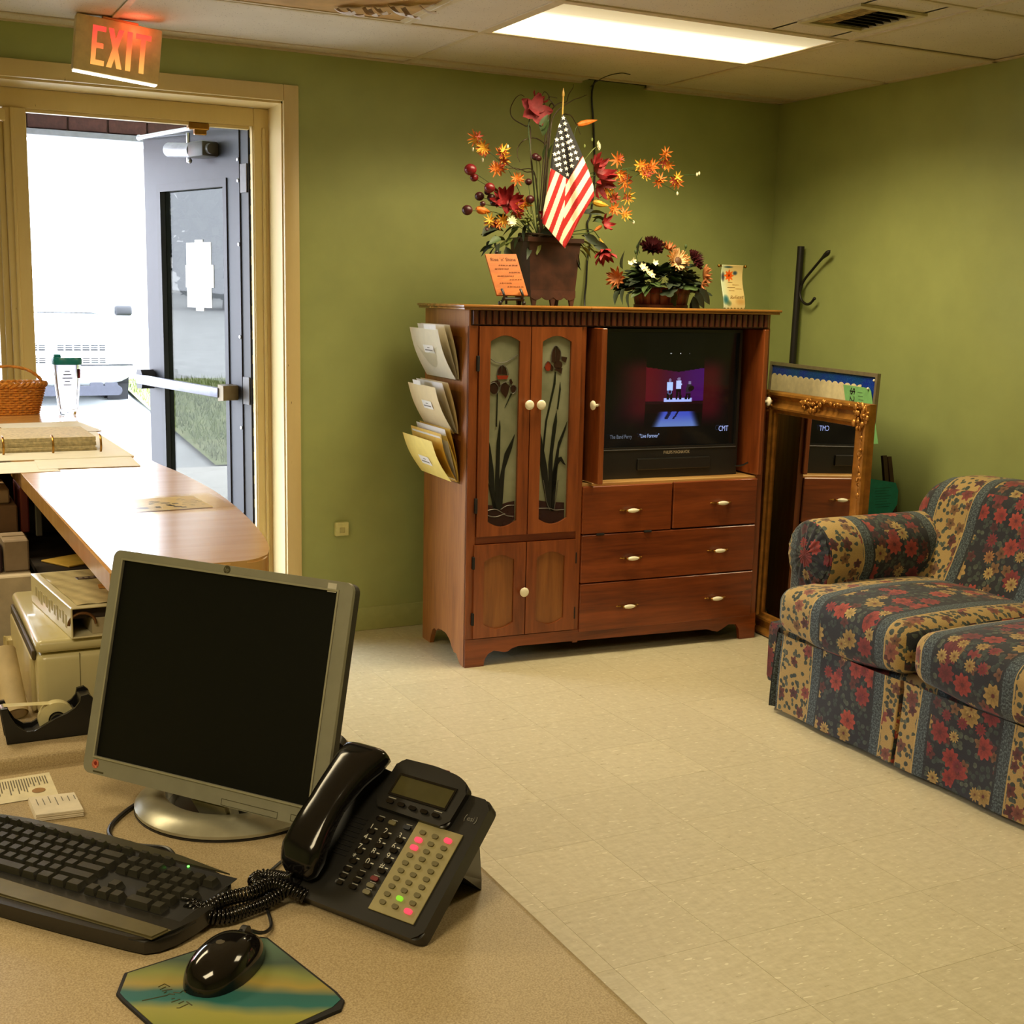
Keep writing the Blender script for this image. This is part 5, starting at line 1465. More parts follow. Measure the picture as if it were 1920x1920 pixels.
# things stored below
def crate(name, label, cat, x0, x1, y0, y1, z0, z1, mat, bev=.003, group=None):
    r = thing(name, label, cat, ((x0 + x1) / 2, (y0 + y1) / 2, z0), 0, group)
    MB().box(x0, x1, y0, y1, z0, z1, bev).build('carton', mat, r, smooth=0)
    MB().box(x0 + .002, x1 - .002, (y0 + y1) / 2 - .003, (y0 + y1) / 2 + .003, z1, z1 + .0008).build('seam', plain('box_seam', S(100, 84, 60), .6), r, smooth=0)
    return r
m_kraft = plain('kraft', S(122, 90, 60), .7)
crate('white_carton', 'large plain white carton under the counter, left of the cream machine', 'box', .02, .283, 2.76, 3.0, .584, .884, plain('carton_white', S(214, 200, 176), .7))
bx = crate('picture_box', 'small dark box with an orange round picture standing on the white carton', 'box', .10, .2275, 2.80, 2.86, .885, .945, plain('box_purple', S(46, 26, 38), .5))
MB().lathe([(.026, 0), (.0255, .0008)], 24, frame((.196, 2.7995, .915), (1, 0, 0), (0, 0, 1))).build('picture', plain('orange_print', S(214, 120, 50), .5, var=.3, vs=40), bx)
crate('grey_box', 'small greyish box beside the picture box under the counter', 'box', .231, .281, 2.80, 2.90, .885, .952, plain('box_grey', S(150, 132, 112), .6))
crate('brown_carton', 'upright brown carton on the upper shelf under the counter', 'box', .05, .286, 3.06, 3.3, .921, .985, m_kraft)
crate('tan_box', 'low tan box lying on the brown carton under the counter', 'box', .08, .272, 3.08, 3.25, .986, 1.02, plain('kraft_light', S(150, 122, 88), .7))
crate('cardboard_box', 'open brown cardboard box in shadow behind the cream machine', 'box', .292, .46, 2.80, 3.0, .584, .80, m_kraft)
en = MB().box(-.06, .06, -.05, .05, 0, .004, .001, 1, Matrix.Translation((.395, 2.92, .8745)) @ Matrix.Rotation(.5, 4, 'Z')).build('yellow_envelope', plain('envelope_yellow', S(206, 168, 70), .6), smooth=0)
tag(en, 'yellow envelope on the dark shelf below the counter top', 'envelope')
rb = MB().box(.292, .310, 3.05, 3.2, .921, 1.028, .003).build('red_book', plain('dark_red_cover', S(96, 30, 24), .5), smooth=0)
tag(rb, 'dark red book standing beside the brown carton under the counter', 'book')

# taped notice
nt = thing('taped_notice', 'paper notice taped flat to the near end of the tan counter', 'notice', (.48, 2.47, CZ))
NP = [atz(x, y, CZ + .0006) for x, y in ((130, 942), (158, 971), (446, 952), (390, 925))]
def nq(u, v, h=0.0):
    a = NP[0].lerp(NP[3], u); c = NP[1].lerp(NP[2], u); p = a.lerp(c, v); return Vector((p.x, p.y, CZ + .0008 + h))
t = NT('tape_film'); tr_ = t.n('ShaderNodeBsdfTransparent'); tr_.inputs[0].default_value = (.93, .84, .62, 1)
gl_ = t.n('ShaderNodeBsdfGlossy'); gl_.inputs['Roughness'].default_value = .12
mx = t.n('ShaderNodeMixShader'); mx.inputs[0].default_value = .10; t.l(tr_.outputs[0], mx.inputs[1]); t.l(gl_.outputs[0], mx.inputs[2]); t.l(mx.outputs[0], t.out.inputs[0])
MB().grid(lambda u, v: nq(u, v, .0014), 1, 1).build('tape', t.m, nt, smooth=0, recalc=False)
MB().grid(lambda u, v: nq(.11 + .75 * u, .10 + .78 * v, .0004), 1, 1).build('sheet', plain('notice_paper', S(228, 214, 176), .5), nt, smooth=0, recalc=False)
b = MB()
random.seed(21)
def patch(u0, u1, v0, v1, h=.0008): b.face([nq(u0, v0, h), nq(u0, v1, h), nq(u1, v1, h), nq(u1, v0, h)])
for (u0, u1, v0, v1) in ((.30, .44, .62, .78), (.48, .60, .30, .72), (.55, .66, .42, .80)):
    for k in range(8):
        a = u0 + (u1 - u0) * random.random(); c = v0 + (v1 - v0) * random.random()
        patch(a, a + .035, c, c + .05, .0008 + .00002 * k)
for k in range(10):
    a = .2 + .16 * random.random(); c = .2 + .3 * random.random(); patch(a, a + .02, c, c + .012, .0009)
for k in range(14):
    a = .68 + .15 * random.random(); c = .2 + .5 * random.random(); patch(a, a + .025, c, c + .014, .0009)
b.build('print', plain('print_grey', S(96, 92, 88), .6), nt, smooth=0)

# open binder and loose papers
bi = thing('ring_binder', 'open white ring binder with thick page stack and brass rings on the counter', 'binder', (.36, 3.4, CZ))
MB().box(.06, .575, 3.20, 3.78, CZ + .0005, CZ + .004, .001).build('cover', m_white, bi, smooth=0)
b = MB()
random.seed(2)
for k in range(11):
    j = random.uniform(-.002, .002); zz = CZ + .0045 + .0032 * k
    b.box(.085, .505 + j, 3.335 + j, 3.60, zz, zz + .0026)
b.build('pages', plain('page_edge', S(196, 180, 140), .7, var=.15, vs=120), bi, smooth=0)
for x in (.283, .398, .512):
    b = MB().tube([Vector((x, 3.322 - .024 * sin(a), CZ + .022 + .024 * cos(a))) for a in [pi * 1.0 * i / 12 - .15 for i in range(13)]], .0028, 8)
    b.build('ring', m_brass, bi)
for k, (x0, x1, y0, y1, rz, lab) in enumerate(((.10, .37, 2.99, 3.18, .06, 'blank white sheet at the near edge of the papers on counter'), (.34, .565, 3.03, 3.30, -.05, 'white sheet lying beside the open binder on the counter'), (.34, .585, 3.80, 4.10, .1, 'white sheet between the binder and tumbler on the counter'))):
    M = Matrix.Translation(((x0 + x1) / 2, (y0 + y1) / 2, CZ + .0005 + .0007 * k)) @ Matrix.Rotation(rz, 4, 'Z')
    w, h = (x1 - x0) / 2, (y1 - y0) / 2
    MB_ = MB().box(-w, w, -h, h, 0, .0006, M=M).build('paper_sheet', m_white, smooth=0)
    tag(MB_, lab, 'paper', 'loose papers on the counter')

# wicker basket
wb = thing('wicker_basket', 'brown wicker basket with looped handle at the far end of the counter', 'basket', (.40, 4.42, CZ))
m_wick = plain('wicker', S(206, 136, 56), .45, var=.2, vs=120)
b = MB()
for k in range(12):
    z = .004 + .0078 * k; f = z / .094
    pts = []
    for i in range(97):
        a = 2 * pi * i / 96
        r = (.080 + .022 * f) + .0028 * (1 if (i // 2 + k) % 2 else -1)
        pts.append(Vector((.40 + r * 1.12 * cos(a), 4.42 + r * .62 * sin(a), CZ + z)))
    b.tube(pts, .0036, 6, False)
b.build('weave', m_wick, wb, kind='stuff')
b = MB()
for i in range(24):
    a = 2 * pi * i / 24
    b.tube([Vector((.40 + (.080 + .022 * f) * 1.12 * cos(a), 4.42 + (.080 + .022 * f) * .62 * sin(a), CZ + .002 + f * .096)) for f in (0, .5, 1)], .003, 6)
b.build('stakes', m_wick, wb)
b = MB()
for ph in (0, pi):
    b.tube([Vector((.40 + (.103 + .004 * cos(a * 20 + ph)) * 1.12 * cos(a), 4.42 + (.103 + .004 * cos(a * 20 + ph)) * .62 * sin(a), CZ + .098 + .005 * sin(a * 20 + ph))) for a in [2 * pi * i / 120 for i in range(121)]], .0055, 6, False)
b.build('rim', m_wick, wb)
b = MB()
for ph in (0, pi):
    b.tube([Vector((.40 + .115 * cos(a) * .92 + .003 * cos(a * 14 + ph), 4.42 + .003 * sin(a * 14 + ph) - .02, CZ + .090 + .066 * sin(a))) for a in [pi * i / 40 for i in range(41)]], .0042, 6)
b.build('handle', m_wick, wb)
MB().lathe([(.078, 0), (.08, .006)], 32, Matrix.Translation((.40, 4.42, CZ)), 1.12, .62).build('bottom', m_wick, wb)
# tumbler
tu = thing('tumbler', 'clear plastic tumbler with a teal lid on the counter next to wicker basket', 'cup', (.577, 4.36, CZ))
TM = Matrix.Translation((.577, 4.36, CZ))
t = NT('tumbler_plastic'); t.set(color=(.98, .95, .95), rough=.03, trans=1.0, ior=1.12)
MB().lathe([(.001, .001), (.029, .001), (.0305, .004), (.0455, .165), (.0455, .170), (.0435, .170), (.0285, .012), (.001, .010)], 32, TM, cap=False).build('outer_wall', t.m, tu)
MB().lathe([(.001, .016), (.0255, .018), (.0405, .168), (.0395, .168), (.0245, .020), (.001, .018)], 32, TM, cap=False).build('inner_wall', t.m, tu)
MB().lathe([(.0470, .164), (.0480, .168), (.0480, .180), (.0450, .187), (.0250, .1885), (.001, .1885)], 32, TM, cap=True).box(-.040, -.018, -.012, .012, .186, .197, .003, 2, TM).build('lid', plain('teal_plastic', S(20, 120, 128), .35), tu)
b = MB()
for k in range(5):
    w = .008 + .004 * ((k * 7) % 3)
    b.box(-.004 - w, -.004 + w, -.0405 + .0014 * k, -.0400 + .0014 * k, .142 - .011 * k, .145 - .011 * k, M=TM)
b.build('print', plain('tumbler_print', S(150, 150, 156), .5), tu, smooth=0)
MB().box(.028, .038, -.026, -.020, .120, .150, .002, 1, TM).build('emblem', plain('tumbler_red', S(130, 40, 60), .5), tu, smooth=0)

# ================================================================== desk
DZ = .74
t = NT('desk_laminate')
o_ = t.obj()
sp = t.noise(o_, 480, 2, .6); sp2 = t.noise(o_, 7, 3)
c = t.ramp(sp, [(.30, S(150, 130, 96)), (.5, S(176, 156, 120)), (.7, S(196, 178, 142))])
t.set(color=c, rough=.42, spec=.4)
m_desk = t.m
dk = thing('desk', 'beige speckled office desk with rounded edge in the near left of the room', 'desk', (0, 1.1, 0))
n = 8
prof = [(-1.1, DZ - .034), (.66, DZ - .034)] + [(.672 + .018 * sin(pi * i / n), DZ - .017 - .017 * cos(pi * i / n)) for i in range(n + 1)] + [(-1.1, DZ)]
prof = [(-1.1, DZ - .034)] + [(.672 + .018 * sin(pi * i / n), DZ - .017 - .017 * cos(pi * i / n)) for i in range(n + 1)] + [(-1.1, DZ)]
MB().poly(prof, 1.75, frame((0, 2.0, 0), (1, 0, 0), (0, 0, 1))).build('top', m_desk, dk, smooth=30)
MB().box(-.6, .49, 2.0, 2.62, .728, .762, .006, 3).build('ledge', m_desk, dk, smooth=30)
m_dp = plain('desk_panel', S(96, 84, 66), .5)
MB().box(.60, .63, .3, 1.98, 0, DZ - .034).box(-1.08, -1.05, .3, 1.98, 0, DZ - .034).box(-1.05, .60, 1.95, 1.98, .1, DZ - .034).build('side_panel', m_dp, dk, smooth=0)
MB().box(-.58, .47, 2.55, 2.58, 0, .728).box(-.58, -.55, 2.02, 2.55, 0, .728).build('ledge_leg', m_dp, dk, smooth=0)

# monitor
MR = Vector((cos(-.941), sin(-.941), 0)); MN = Vector((-sin(-.941), cos(-.941), 0))
MU = MN * sin(.243) + Vector((0, 0, 1)) * cos(.243)
MC = Vector((.399, 1.691, .944))
MMx = frame(MC, MR, MU)
mo = thing('monitor', 'silver framed flat computer monitor with a dark screen on the desk', 'monitor', (.443, 1.748, DZ))
m_sil = plain('silver_plastic', S(150, 148, 132), .38, .25, var=.03)
W2, H2 = .21, .162
def rrect(w, h, r, cx=0, cy=0, n=5):
    pts = []
    for (sx_, sy_, a0) in ((1, -1, -90), (1, 1, 0), (-1, 1, 90), (-1, -1, 180)):
        for i in range(n + 1):
            a = rad(a0 + 90 * i / n); pts.append((cx + sx_ * (w - r) + r * cos(a), cy + sy_ * (h - r) + r * sin(a)))
    return pts
def screen_uv(px, py):
    d = ray(px, py); n_ = MMx.to_3x3() @ Vector((0, 0, 1)); p = MMx.inverted() @ (CAM + d * ((MC - CAM).dot(n_) / d.dot(n_))); return p.x, p.y
ia = [screen_uv(*q) for q in ((231, 1047), (634, 1113), (577, 1512), (179, 1418))]
il, ir = (ia[0][0] + ia[3][0]) / 2, (ia[1][0] + ia[2][0]) / 2; it, ib = (ia[0][1] + ia[1][1]) / 2, (ia[2][1] + ia[3][1]) / 2
inner = rrect((ir - il) / 2, (it - ib) / 2, .001, (ir + il) / 2, (it + ib) / 2)
MB().ring(rrect(W2, H2, .012), inner, .006, MMx @ Matrix.Translation((0, 0, -.006))).build('bezel', m_sil, mo, smooth=30)
MB().ring([(il - .0026, ib - .0026), (ir + .0026, ib - .0026), (ir + .0026, it + .0026), (il - .0026, it + .0026)], [(il, ib), (ir, ib), (ir, it), (il, it)], .0018, MMx).build('inner_lip', plain('silver_lip', S(176, 172, 152), .3, .4), mo, smooth=0)
MB().box(il - .004, ir + .004, ib - .004, it + .004, -.0062, -.003, M=MMx).build('screen', plain('lcd_off', S(7, 8, 8), .42, var=.0, spec=.25), mo, smooth=0)
MB().poly(rrect(W2 - .0015, H2 - .0015, .012), .014, MMx @ Matrix.Translation((0, 0, -.020))).poly(rrect(W2 - .05, H2 - .045, .02), .03, MMx @ Matrix.Translation((0, 0, -.049)), .01).build('back_shell', plain('shell_dark', S(52, 46, 40), .5), mo, smooth=30)
p = screen_uv(426, 1068); b = MB().lathe([(.0058, 0), (.0058, .0006)], 20, MMx @ Matrix.Translation((p[0], p[1], 0)))
b.build('logo_ring', plain('logo_dark', S(92, 88, 70), .3, .5), mo)
MB().add(TX['hp'], MMx @ Matrix.Translation((p[0], p[1], .0009)) @ Matrix.Diagonal((.008, .008, .008, 1))).build('logo', plain('logo_light', S(168, 164, 146), .3, .5), mo, smooth=0, recalc=False)
p = screen_uv(623, 1102); MB().box(p[0] - .007, p[0] + .007, p[1] - .006, p[1] + .006, 0, .0004, M=MMx).build('sticker', plain('sticker_pale', S(196, 192, 178), .6), mo, smooth=0, label='small pale sticker')
p = screen_uv(179, 1432); MB().lathe([(.0065, 0), (.0065, .0005)], 20, MMx @ Matrix.Translation((p[0], p[1], 0))).build('sticker', plain('sticker_red', S(196, 110, 84), .5, var=.25, vs=300), mo, label='round reddish sticker')
MB().lathe([(.0028, 0), (.0028, .0003)], 14, MMx @ Matrix.Translation((p[0] + .0005, p[1] + .001, .0005))).build('sticker_dot', plain('sticker_mark', S(130, 22, 18), .5), mo)
p = screen_uv(182, 1447); MB().box(p[0] - .008, p[0] + .012, p[1] - .0012, p[1] + .0012, 0, .0003, M=MMx).build('print', plain('logo_dark', S(92, 88, 70), .3, .5), mo, smooth=0)
b = MB()
for (a, c) in (((415, 1500), (520, 1530)), ((545, 1530), (572, 1540))):
    p0_, p1_ = screen_uv(*a), screen_uv(*c)
    b.ring([(p0_[0], p1_[1] - .004), (p1_[0], p1_[1] - .004), (p1_[0], p1_[1] + .005), (p0_[0], p1_[1] + .005)], [(p0_[0] + .0006, p1_[1] - .0034), (p1_[0] - .0006, p1_[1] - .0034), (p1_[0] - .0006, p1_[1] + .0044), (p0_[0] + .0006, p1_[1] + .0044)], .0004, MMx)
b.build('button_outline', plain('logo_dark', S(92, 88, 70), .3, .5), mo, smooth=0)
bc_ = Vector((.443, 1.748, DZ))
MB().lathe([(.136, 0), (.1415, .004), (.1415, .008), (.134, .014), (.118, .021), (.104, .024), (.098, .022), (.096, .012), (.096, 0)], 56, Matrix.Translation(bc_), cap=False).build('base_ring', plain('silver_base', S(168, 164, 142), .28, .35), mo)
MB().lathe([(.142, 0), (.142, .003)], 48, Matrix.Translation(bc_)).build('base_pad', m_black, mo)
q = MC - MU * .10 - (MMx.to_3x3() @ Vector((0, 0, 1))) * .065
MB().tube([bc_ + Vector((0, 0, .002)), bc_ + Vector((-.01, -.01, .05)), q], [.045, .030, .032], 16).build('stand_neck', plain('silver_neck', S(186, 180, 160), .35, .2), mo)
_e = atz(424, 1520, DZ + .012)
MB().poly([(-.026, 0), (.026, 0), (.034, .050), (-.034, .050)], .02, frame(_e - MN * .0 - Vector((0, 0, .008)), MR, Vector((0, 0, 1)) - MN * .5), .004).build('neck_cover', plain('silver_neck', S(186, 180, 160), .35, .2), mo)
MB().lathe([(.095, .001), (.07, .006), (.03, .014)], 40, Matrix.Translation(bc_)).build('base_centre', m_black, mo)

# keyboard
KR = Vector((.6225, -.7826, 0)); KN = Vector((.7826, .6225, 0))
KM = frame((0, 0, DZ), KR, KN)                                   # local x along the rows, y away from the user
kb = thing('keyboard', 'black full size keyboard with glossy wrist strip at the near left of desk', 'keyboard', KM @ Vector((-1.12, 1.11, 0)))
k_l, k_r = -1.345, -.893
out = []
for i in range(13):                                              # back edge bulges gently
    x = k_r - .018 - (k_r - k_l - .036) * i / 12; out.append((x, 1.186 + .022 * sin(pi * i / 12)))
out += [(k_l + .004, 1.18), (k_l, 1.16), (k_l, 1.06), (k_l + .006, 1.035)]
for i in range(13):
    x = k_l + .02 + (k_r - k_l - .06) * i / 12; out.append((x, 1.030 - .006 * sin(pi * i / 12)))
out += [(k_r - .020, 1.032), (k_r - .008, 1.042), (k_r + .002, 1.062), (k_r + .007, 1.09), (k_r + .008, 1.12), (k_r + .004, 1.15), (k_r - .004, 1.170), (k_r - .012, 1.180)]
out = out[::-1]
slope = lambda M_: M_
KT = KM @ Matrix.Translation((0, 1.03, 0)) @ Matrix.Rotation(rad(4.0), 4, 'X') @ Matrix.Translation((0, -1.03, 0))
m_kb = plain('keyboard_black', S(34, 32, 28), .24, var=.05, spec=.6)
MB().poly(out, .018, KT @ Matrix.Translation((0, 0, .002)), .004).build('base', m_kb, kb, smooth=30)
MB().poly([(k_l + .004, 1.036), (k_r - .012, 1.036), (k_r - .004, 1.06), (k_l + .004, 1.072)], .003, KT @ Matrix.Translation((0, 0, .0195)), .002).build('wrist_strip', plain('strip_bronze', S(104, 96, 66), .28, .35), kb, smooth=30)
MB().box(k_l + .006, k_r - .006, 1.078, 1.186, .0185, .0202, .001, 1, KT).build('key_well', plain('well_black', S(14, 13, 12), .5), kb, smooth=0)
MB().poly([(k_l + .02, 1.19), (k_r - .02, 1.189), (-1.0, 1.202), (-1.12, 1.206), (-1.25, 1.200)], .0018, KT @ Matrix.Translation((0, 0, .0195))).build('top_strip', plain('strip_olive', S(74, 70, 50), .3, .3), kb, smooth=0)
m_key = plain('key_cap', S(52, 50, 42), .22, var=.05, spec=.7)
KEYME = {}
def keyme(w, d):
    k = (round(w, 4), round(d, 4))
    if k not in KEYME:
        b = MB()
        h = .0085; i = .0022
        V = [b.bm.verts.new(q) for q in ((-w / 2, -d / 2, 0), (w / 2, -d / 2, 0), (w / 2, d / 2, 0), (-w / 2, d / 2, 0), (-w / 2 + i, -d / 2 + i * .8, h), (w / 2 - i, -d / 2 + i * .8, h), (w / 2 - i, d / 2 - i * 1.4, h), (-w / 2 + i, d / 2 - i * 1.4, h))]
        for f in ((0, 1, 5, 4), (1, 2, 6, 5), (2, 3, 7, 6), (3, 0, 4, 7), (4, 5, 6, 7)): b.bm.faces.new([V[j] for j in f])
        KEYME[k] = b.mesh('key', m_key, 0)
    return KEYME[k]
U = .0187
def key(x, y, w=1.0, d=1.0):
    inst('key', keyme(w * U - .0028, d * U - .0032), kb, M=KT @ Matrix.Translation((x, y, .0203)))
xl = k_l + .012
rows = [(1.0885, [1.25, 1.25, 1.25, 6.25, 1.25, 1.25, 1.25, 1.25]), (1.1065, [2.25] + [1] * 10 + [2.75]), (1.1245, [1.75] + [1] * 11 + [2.25]), (1.1425, [1.5] + [1] * 12 + [1.5]), (1.1605, [1] * 13 + [2])]
for y, ws in rows:
    x = xl
    for w in ws: key(x + w * U / 2, y, w); x += w * U
xn = xl + 15 * U + .006
for y in (1.1425, 1.1605):
    for i in range(3): key(xn + (i + .5) * U, y)
for i in range(3): key(xn + (i + .5) * U, 1.0885)
key(xn + 1.5 * U, 1.1065)
xp = xn + 3 * U + .006
for j, y in enumerate((1.1065, 1.1245, 1.1425, 1.1605)):
    for i in range(4):
        if i == 3 and j in (0, 2): continue
        key(xp + (i + .5) * U, y)
key(xp + 1.0 * U, 1.0885, 2.0); key(xp + 2.5 * U, 1.0885)
for i in range(13):
    x = xl + i * U * 1.13 + (0 if i == 0 else .006) + U / 2; key(x, 1.180, .9, .72)
for i in range(3): key(xn + (i + .5) * U, 1.180, .9, .72)
MB().lathe([(.0016, 0), (.0016, .0012)], 10, KT @ Matrix.Translation((-.972, 1.1835, .0203))).build('status_light', glow('led_green', (.15, 1.0, .1), 3.0), kb)
pts = [(.318, 1.572, .75), (.322, 1.60, .744), (.316, 1.622, .744), (.292, 1.640, .744), (.268, 1.660, .744), (.257, 1.69, .744), (.264, 1.725, .744), (.292, 1.768, .744), (.325, 1.803, .744), (.36, 1.84, .744), (.42, 1.93, .744)]
tag(MB().tube(spline([Vector(p) for p in pts], 6), .0032, 8).build('keyboard_cable', m_black), 'black cable curving from the keyboard towards the monitor base', 'cable')

# mouse pad, mouse
pp = [(.196, 1.285), (.211, 1.323), (.332, 1.348), (.352, 1.350), (.374, 1.334), (.408, 1.190), (.410, 1.172), (.401, 1.157), (.262, 1.120), (.238, 1.135), (.199, 1.270)][::-1]
t = NT('pad_print')
o_ = t.obj()
m1 = t.map(o_, (1, 1, 1), rot=(0, 0, rad(28)))
s3 = t.n('ShaderNodeSeparateXYZ'); t.l(m1, s3.inputs[0])
wv = t.M('ADD', t.M('MULTIPLY', s3.outputs[1], 5.2), t.M('MULTIPLY', t.noise(o_, 9, 2), .22))
t.set(color=t.ramp(t.M('ADD', wv, .40), [(0, S(52, 108, 96)), (.16, S(136, 138, 54)), (.30, S(150, 146, 66)), (.40, S(34, 100, 96)), (.50, S(40, 96, 92)), (.58, S(158, 138, 66)), (.68, S(128, 134, 72)), (.80, S(66, 84, 72)), (1, S(88, 112, 92))]), rough=.55)
mp_ = thing('mouse_pad', 'worn green and blue mouse pad with frayed dark corners on the desk', 'mouse pad', (.305, 1.24, DZ))
MB().poly(pp, .0035, Matrix.Translation((0, 0, DZ + .0002)), .0006).build('rubber', plain('pad_rubber', S(22, 20, 20), .8), mp_, smooth=0)
cx_, cy_ = .305, 1.235
pi_ = [((x - cx_) * .965 + cx_, (y - cy_) * .965 + cy_) for x, y in pp]
pi_[3] = (pi_[3][0] - .004, pi_[3][1] + .004)
MB().poly(pi_, .0006, Matrix.Translation((0, 0, DZ + .0037))).build('printed_face', t.m, mp_, smooth=0)
b = MB()
for st in ([(430, 330), (620, 240), (770, 320)], [(480, 410), (650, 330)], [(540, 455), (700, 420), (850, 400)], [(600, 515), (670, 470)], [(-60, 745), (0, 730), (680, 585), (760, 540), (920, 555)], [(880, 490), (1080, 510), (1180, 440), (1260, 500)], [(820, 690), (920, 670)], [(820, 790), (1080, 700)], [(1040, 830), (1190, 760)], [(980, 960), (1060, 960), (1320, 840)], [(1280, 770), (1440, 880)]):
    b.tube([atz(270 + x * .0625, 1830 + y * .0625, DZ + .0044) for x, y in st], .0007, 5)
b.build('lettering', plain('pad_ink', S(66, 58, 14), .6), mp_)
ms = thing('mouse', 'glossy black computer mouse on the green mouse pad', 'mouse', (.313, 1.284, DZ + .0045), rad(45))
MX = ROOT[ms.name]
b = MB()
q = bmesh.ops.create_uvsphere(b.bm, u_segments=40, v_segments=24, radius=1)
for v in b.bm.verts:
    x, y, z = v.co
    wd = .033 * (1 - .10 * x + .06 * math.cos(2.6 * x)) 
    zz = .036 * (max(0, z)) ** .9 * (1 - .30 * max(0, x) ** 1.6) * (1 - .05 * max(0, -x))
    sgn = lambda a: math.copysign(abs(a) ** .82, a)
    v.co = Vector((.060 * sgn(x), wd * sgn(y), zz if z > 0 else 0))
bmesh.ops.transform(b.bm, matrix=MX, verts=b.bm.verts)
m_mouse = plain('mouse_black', S(15, 12, 12), .09, var=.02, spec=.6)
b.build('shell', m_mouse, ms)
MB().cyl((.040, -.0035, .0225), (.040, .0035, .0225), .0085, n=18, M=MX).build('wheel', plain('wheel_grey', S(40, 38, 38), .5), ms)
MB().tube([(.012, .0, .0345), (.03, 0, .0315), (.052, 0, .020)], .0006, 6, M=MX).build('button_split', plain('split_black', S(4, 4, 4), .6), ms)
MB().lathe([(.0048, 0), (.0048, .0006)], 18, MX @ Matrix.Translation((-.008, .002, .0352))).build('logo', plain('mouse_logo', S(120, 112, 96), .3, .6), ms)
pts = [(.353, 1.326, .760), (.366, 1.336, .750), (.377, 1.345, .7460), (.386, 1.362, .744), (.392, 1.40, .744), (.396, 1.435, .744), (.408, 1.478, .744), (.438, 1.512, .744), (.470, 1.545, .744), (.485, 1.58, .744), (.491, 1.627, .744), (.505, 1.67, .744)]
tag(MB().tube(spline([Vector(p) for p in pts], 6), .0022, 8).build('mouse_cable', m_black), 'thin black cable running from the mouse behind the phone cord', 'cable')

# ------------------------------------------------------------------ desk telephone
ph = thing('telephone', 'black multi-line desk telephone with red lit buttons at the desk edge', 'telephone', (.54, 1.36, DZ))
fr_ = Vector((cos(-1.06), sin(-1.06), 0)); fn_ = Vector((-sin(-1.06), cos(-1.06), 0)); fu_ = fn_ * sin(.904) + Vector((0, 0, 1)) * cos(.904)
PB = atz(785, 1766, .753)
PH = frame(PB, fr_, fu_)                                         # local x right, y up the face, z out of the face
m_ph = plain('phone_black', S(25, 24, 22), .34, var=.03)
def rpoly(pts, r, n=4):
    out = []
    N = len(pts)
    for i in range(N):
        p, a, c = Vector((*pts[i], 0)), Vector((*pts[i - 1], 0)), Vector((*pts[(i + 1) % N], 0))
        rr = min(r, (a - p).length * .45, (c - p).length * .45)
        s_, e_ = p + (a - p).normalized() * rr, p + (c - p).normalized() * rr
        for k in range(n + 1):
            u = k / n; q = s_ * (1 - u) ** 2 + p * 2 * u * (1 - u) + e_ * u * u
            out.append((q.x, q.y))
    return out
body = rpoly([(-.200, .002), (0, 0), (-.003, .190), (-.043, .1905), (-.150, .190), (-.236, .200), (-.232, .028)], .012)
MB().poly(body, .020, PH @ Matrix.Translation((0, 0, -.020)), .003).build('body', m_ph, ph, smooth=30)
MB().poly(rpoly([(-.157, .138), (-.040, .136), (-.038, .196), (-.06, .207), (-.100, .2115), (-.157, .210)], .010), .012, PH @ Matrix.Translation((0, 0, -.004)), .003).build('display_hump', m_ph, ph, smooth=30)
MB().box(-.140, -.0555, .160, .186, .0075, .0085, M=PH).build('display', plain('lcd_olive', S(72, 68, 40), .2), ph, smooth=0)
MB().ring([(-.143, .157), (-.0525, .157), (-.0525, .189), (-.143, .189)], [(-.140, .160), (-.0555, .160), (-.0555, .186), (-.140, .186)], .0012, PH @ Matrix.Translation((0, 0, .008))).build('display_frame', m_blackg, ph, smooth=0)
MB().box(-.108, -.078, .2065, .2108, .002, .0078, .001, 1, PH).build('message_lamp', plain('lamp_red', S(110, 12, 16), .3), ph, smooth=0)
# wedge stand under the head of the phone
ft = Vector((.648, 1.352, DZ))
b = MB()
for s0 in (0, 1):
    pass
_g = atz(851, 1652, DZ + .0005)
sd = [PH @ Vector((-.010, .150, -.02)), PH @ Vector((-.010, .098, -.02)), _g, ft + Vector((.004, -.006, 0)), ft + Vector((.004, -.006, .014))]
sd2 = [p - fr_ * .17 for p in sd]
V = [b.bm.verts.new(p) for p in sd] + [b.bm.verts.new(p) for p in sd2]
b.bm.faces.new(V[:5]); b.bm.faces.new(V[9:4:-1])
for i in range(5): b.bm.faces.new((V[i], V[(i + 1) % 5], V[5 + (i + 1) % 5], V[5 + i]))
b.build('stand', m_ph, ph, smooth=0)
# handset
b = MB()
ctr = [(-.196, .020, .012), (-.196, .028, .016), (-.197, .045, .022), (-.198, .075, .030), (-.198, .11, .033), (-.197, .15, .031), (-.196, .178, .026), (-.195, .198, .022), (-.195, .206, .018)]
wid = [.018, .027, .031, .028, .026, .029, .034, .034, .022]; hei = [.008, .015, .019, .016, .014, .016, .019, .017, .008]
C2 = spline(ctr, 4); m = len(C2)
wS_ = [wid[min(i // 4, 8)] * (1 - (i % 4) / 4) + wid[min(i // 4 + 1, 8)] * ((i % 4) / 4) for i in range(m)]; hS_ = [hei[min(i // 4, 8)] * (1 - (i % 4) / 4) + hei[min(i // 4 + 1, 8)] * ((i % 4) / 4) for i in range(m)]
R_ = []
for c_, w_, h_ in zip(C2, wS_, hS_):
    ring = []
    for k in range(20):
        a = 2 * pi * k / 20; sg = lambda q_: math.copysign(abs(q_) ** .62, q_)
        ring.append(b.bm.verts.new(PH @ Vector((c_.x + w_ * sg(cos(a)), c_.y, c_.z + h_ * sg(sin(a))))))
    R_.append(ring)
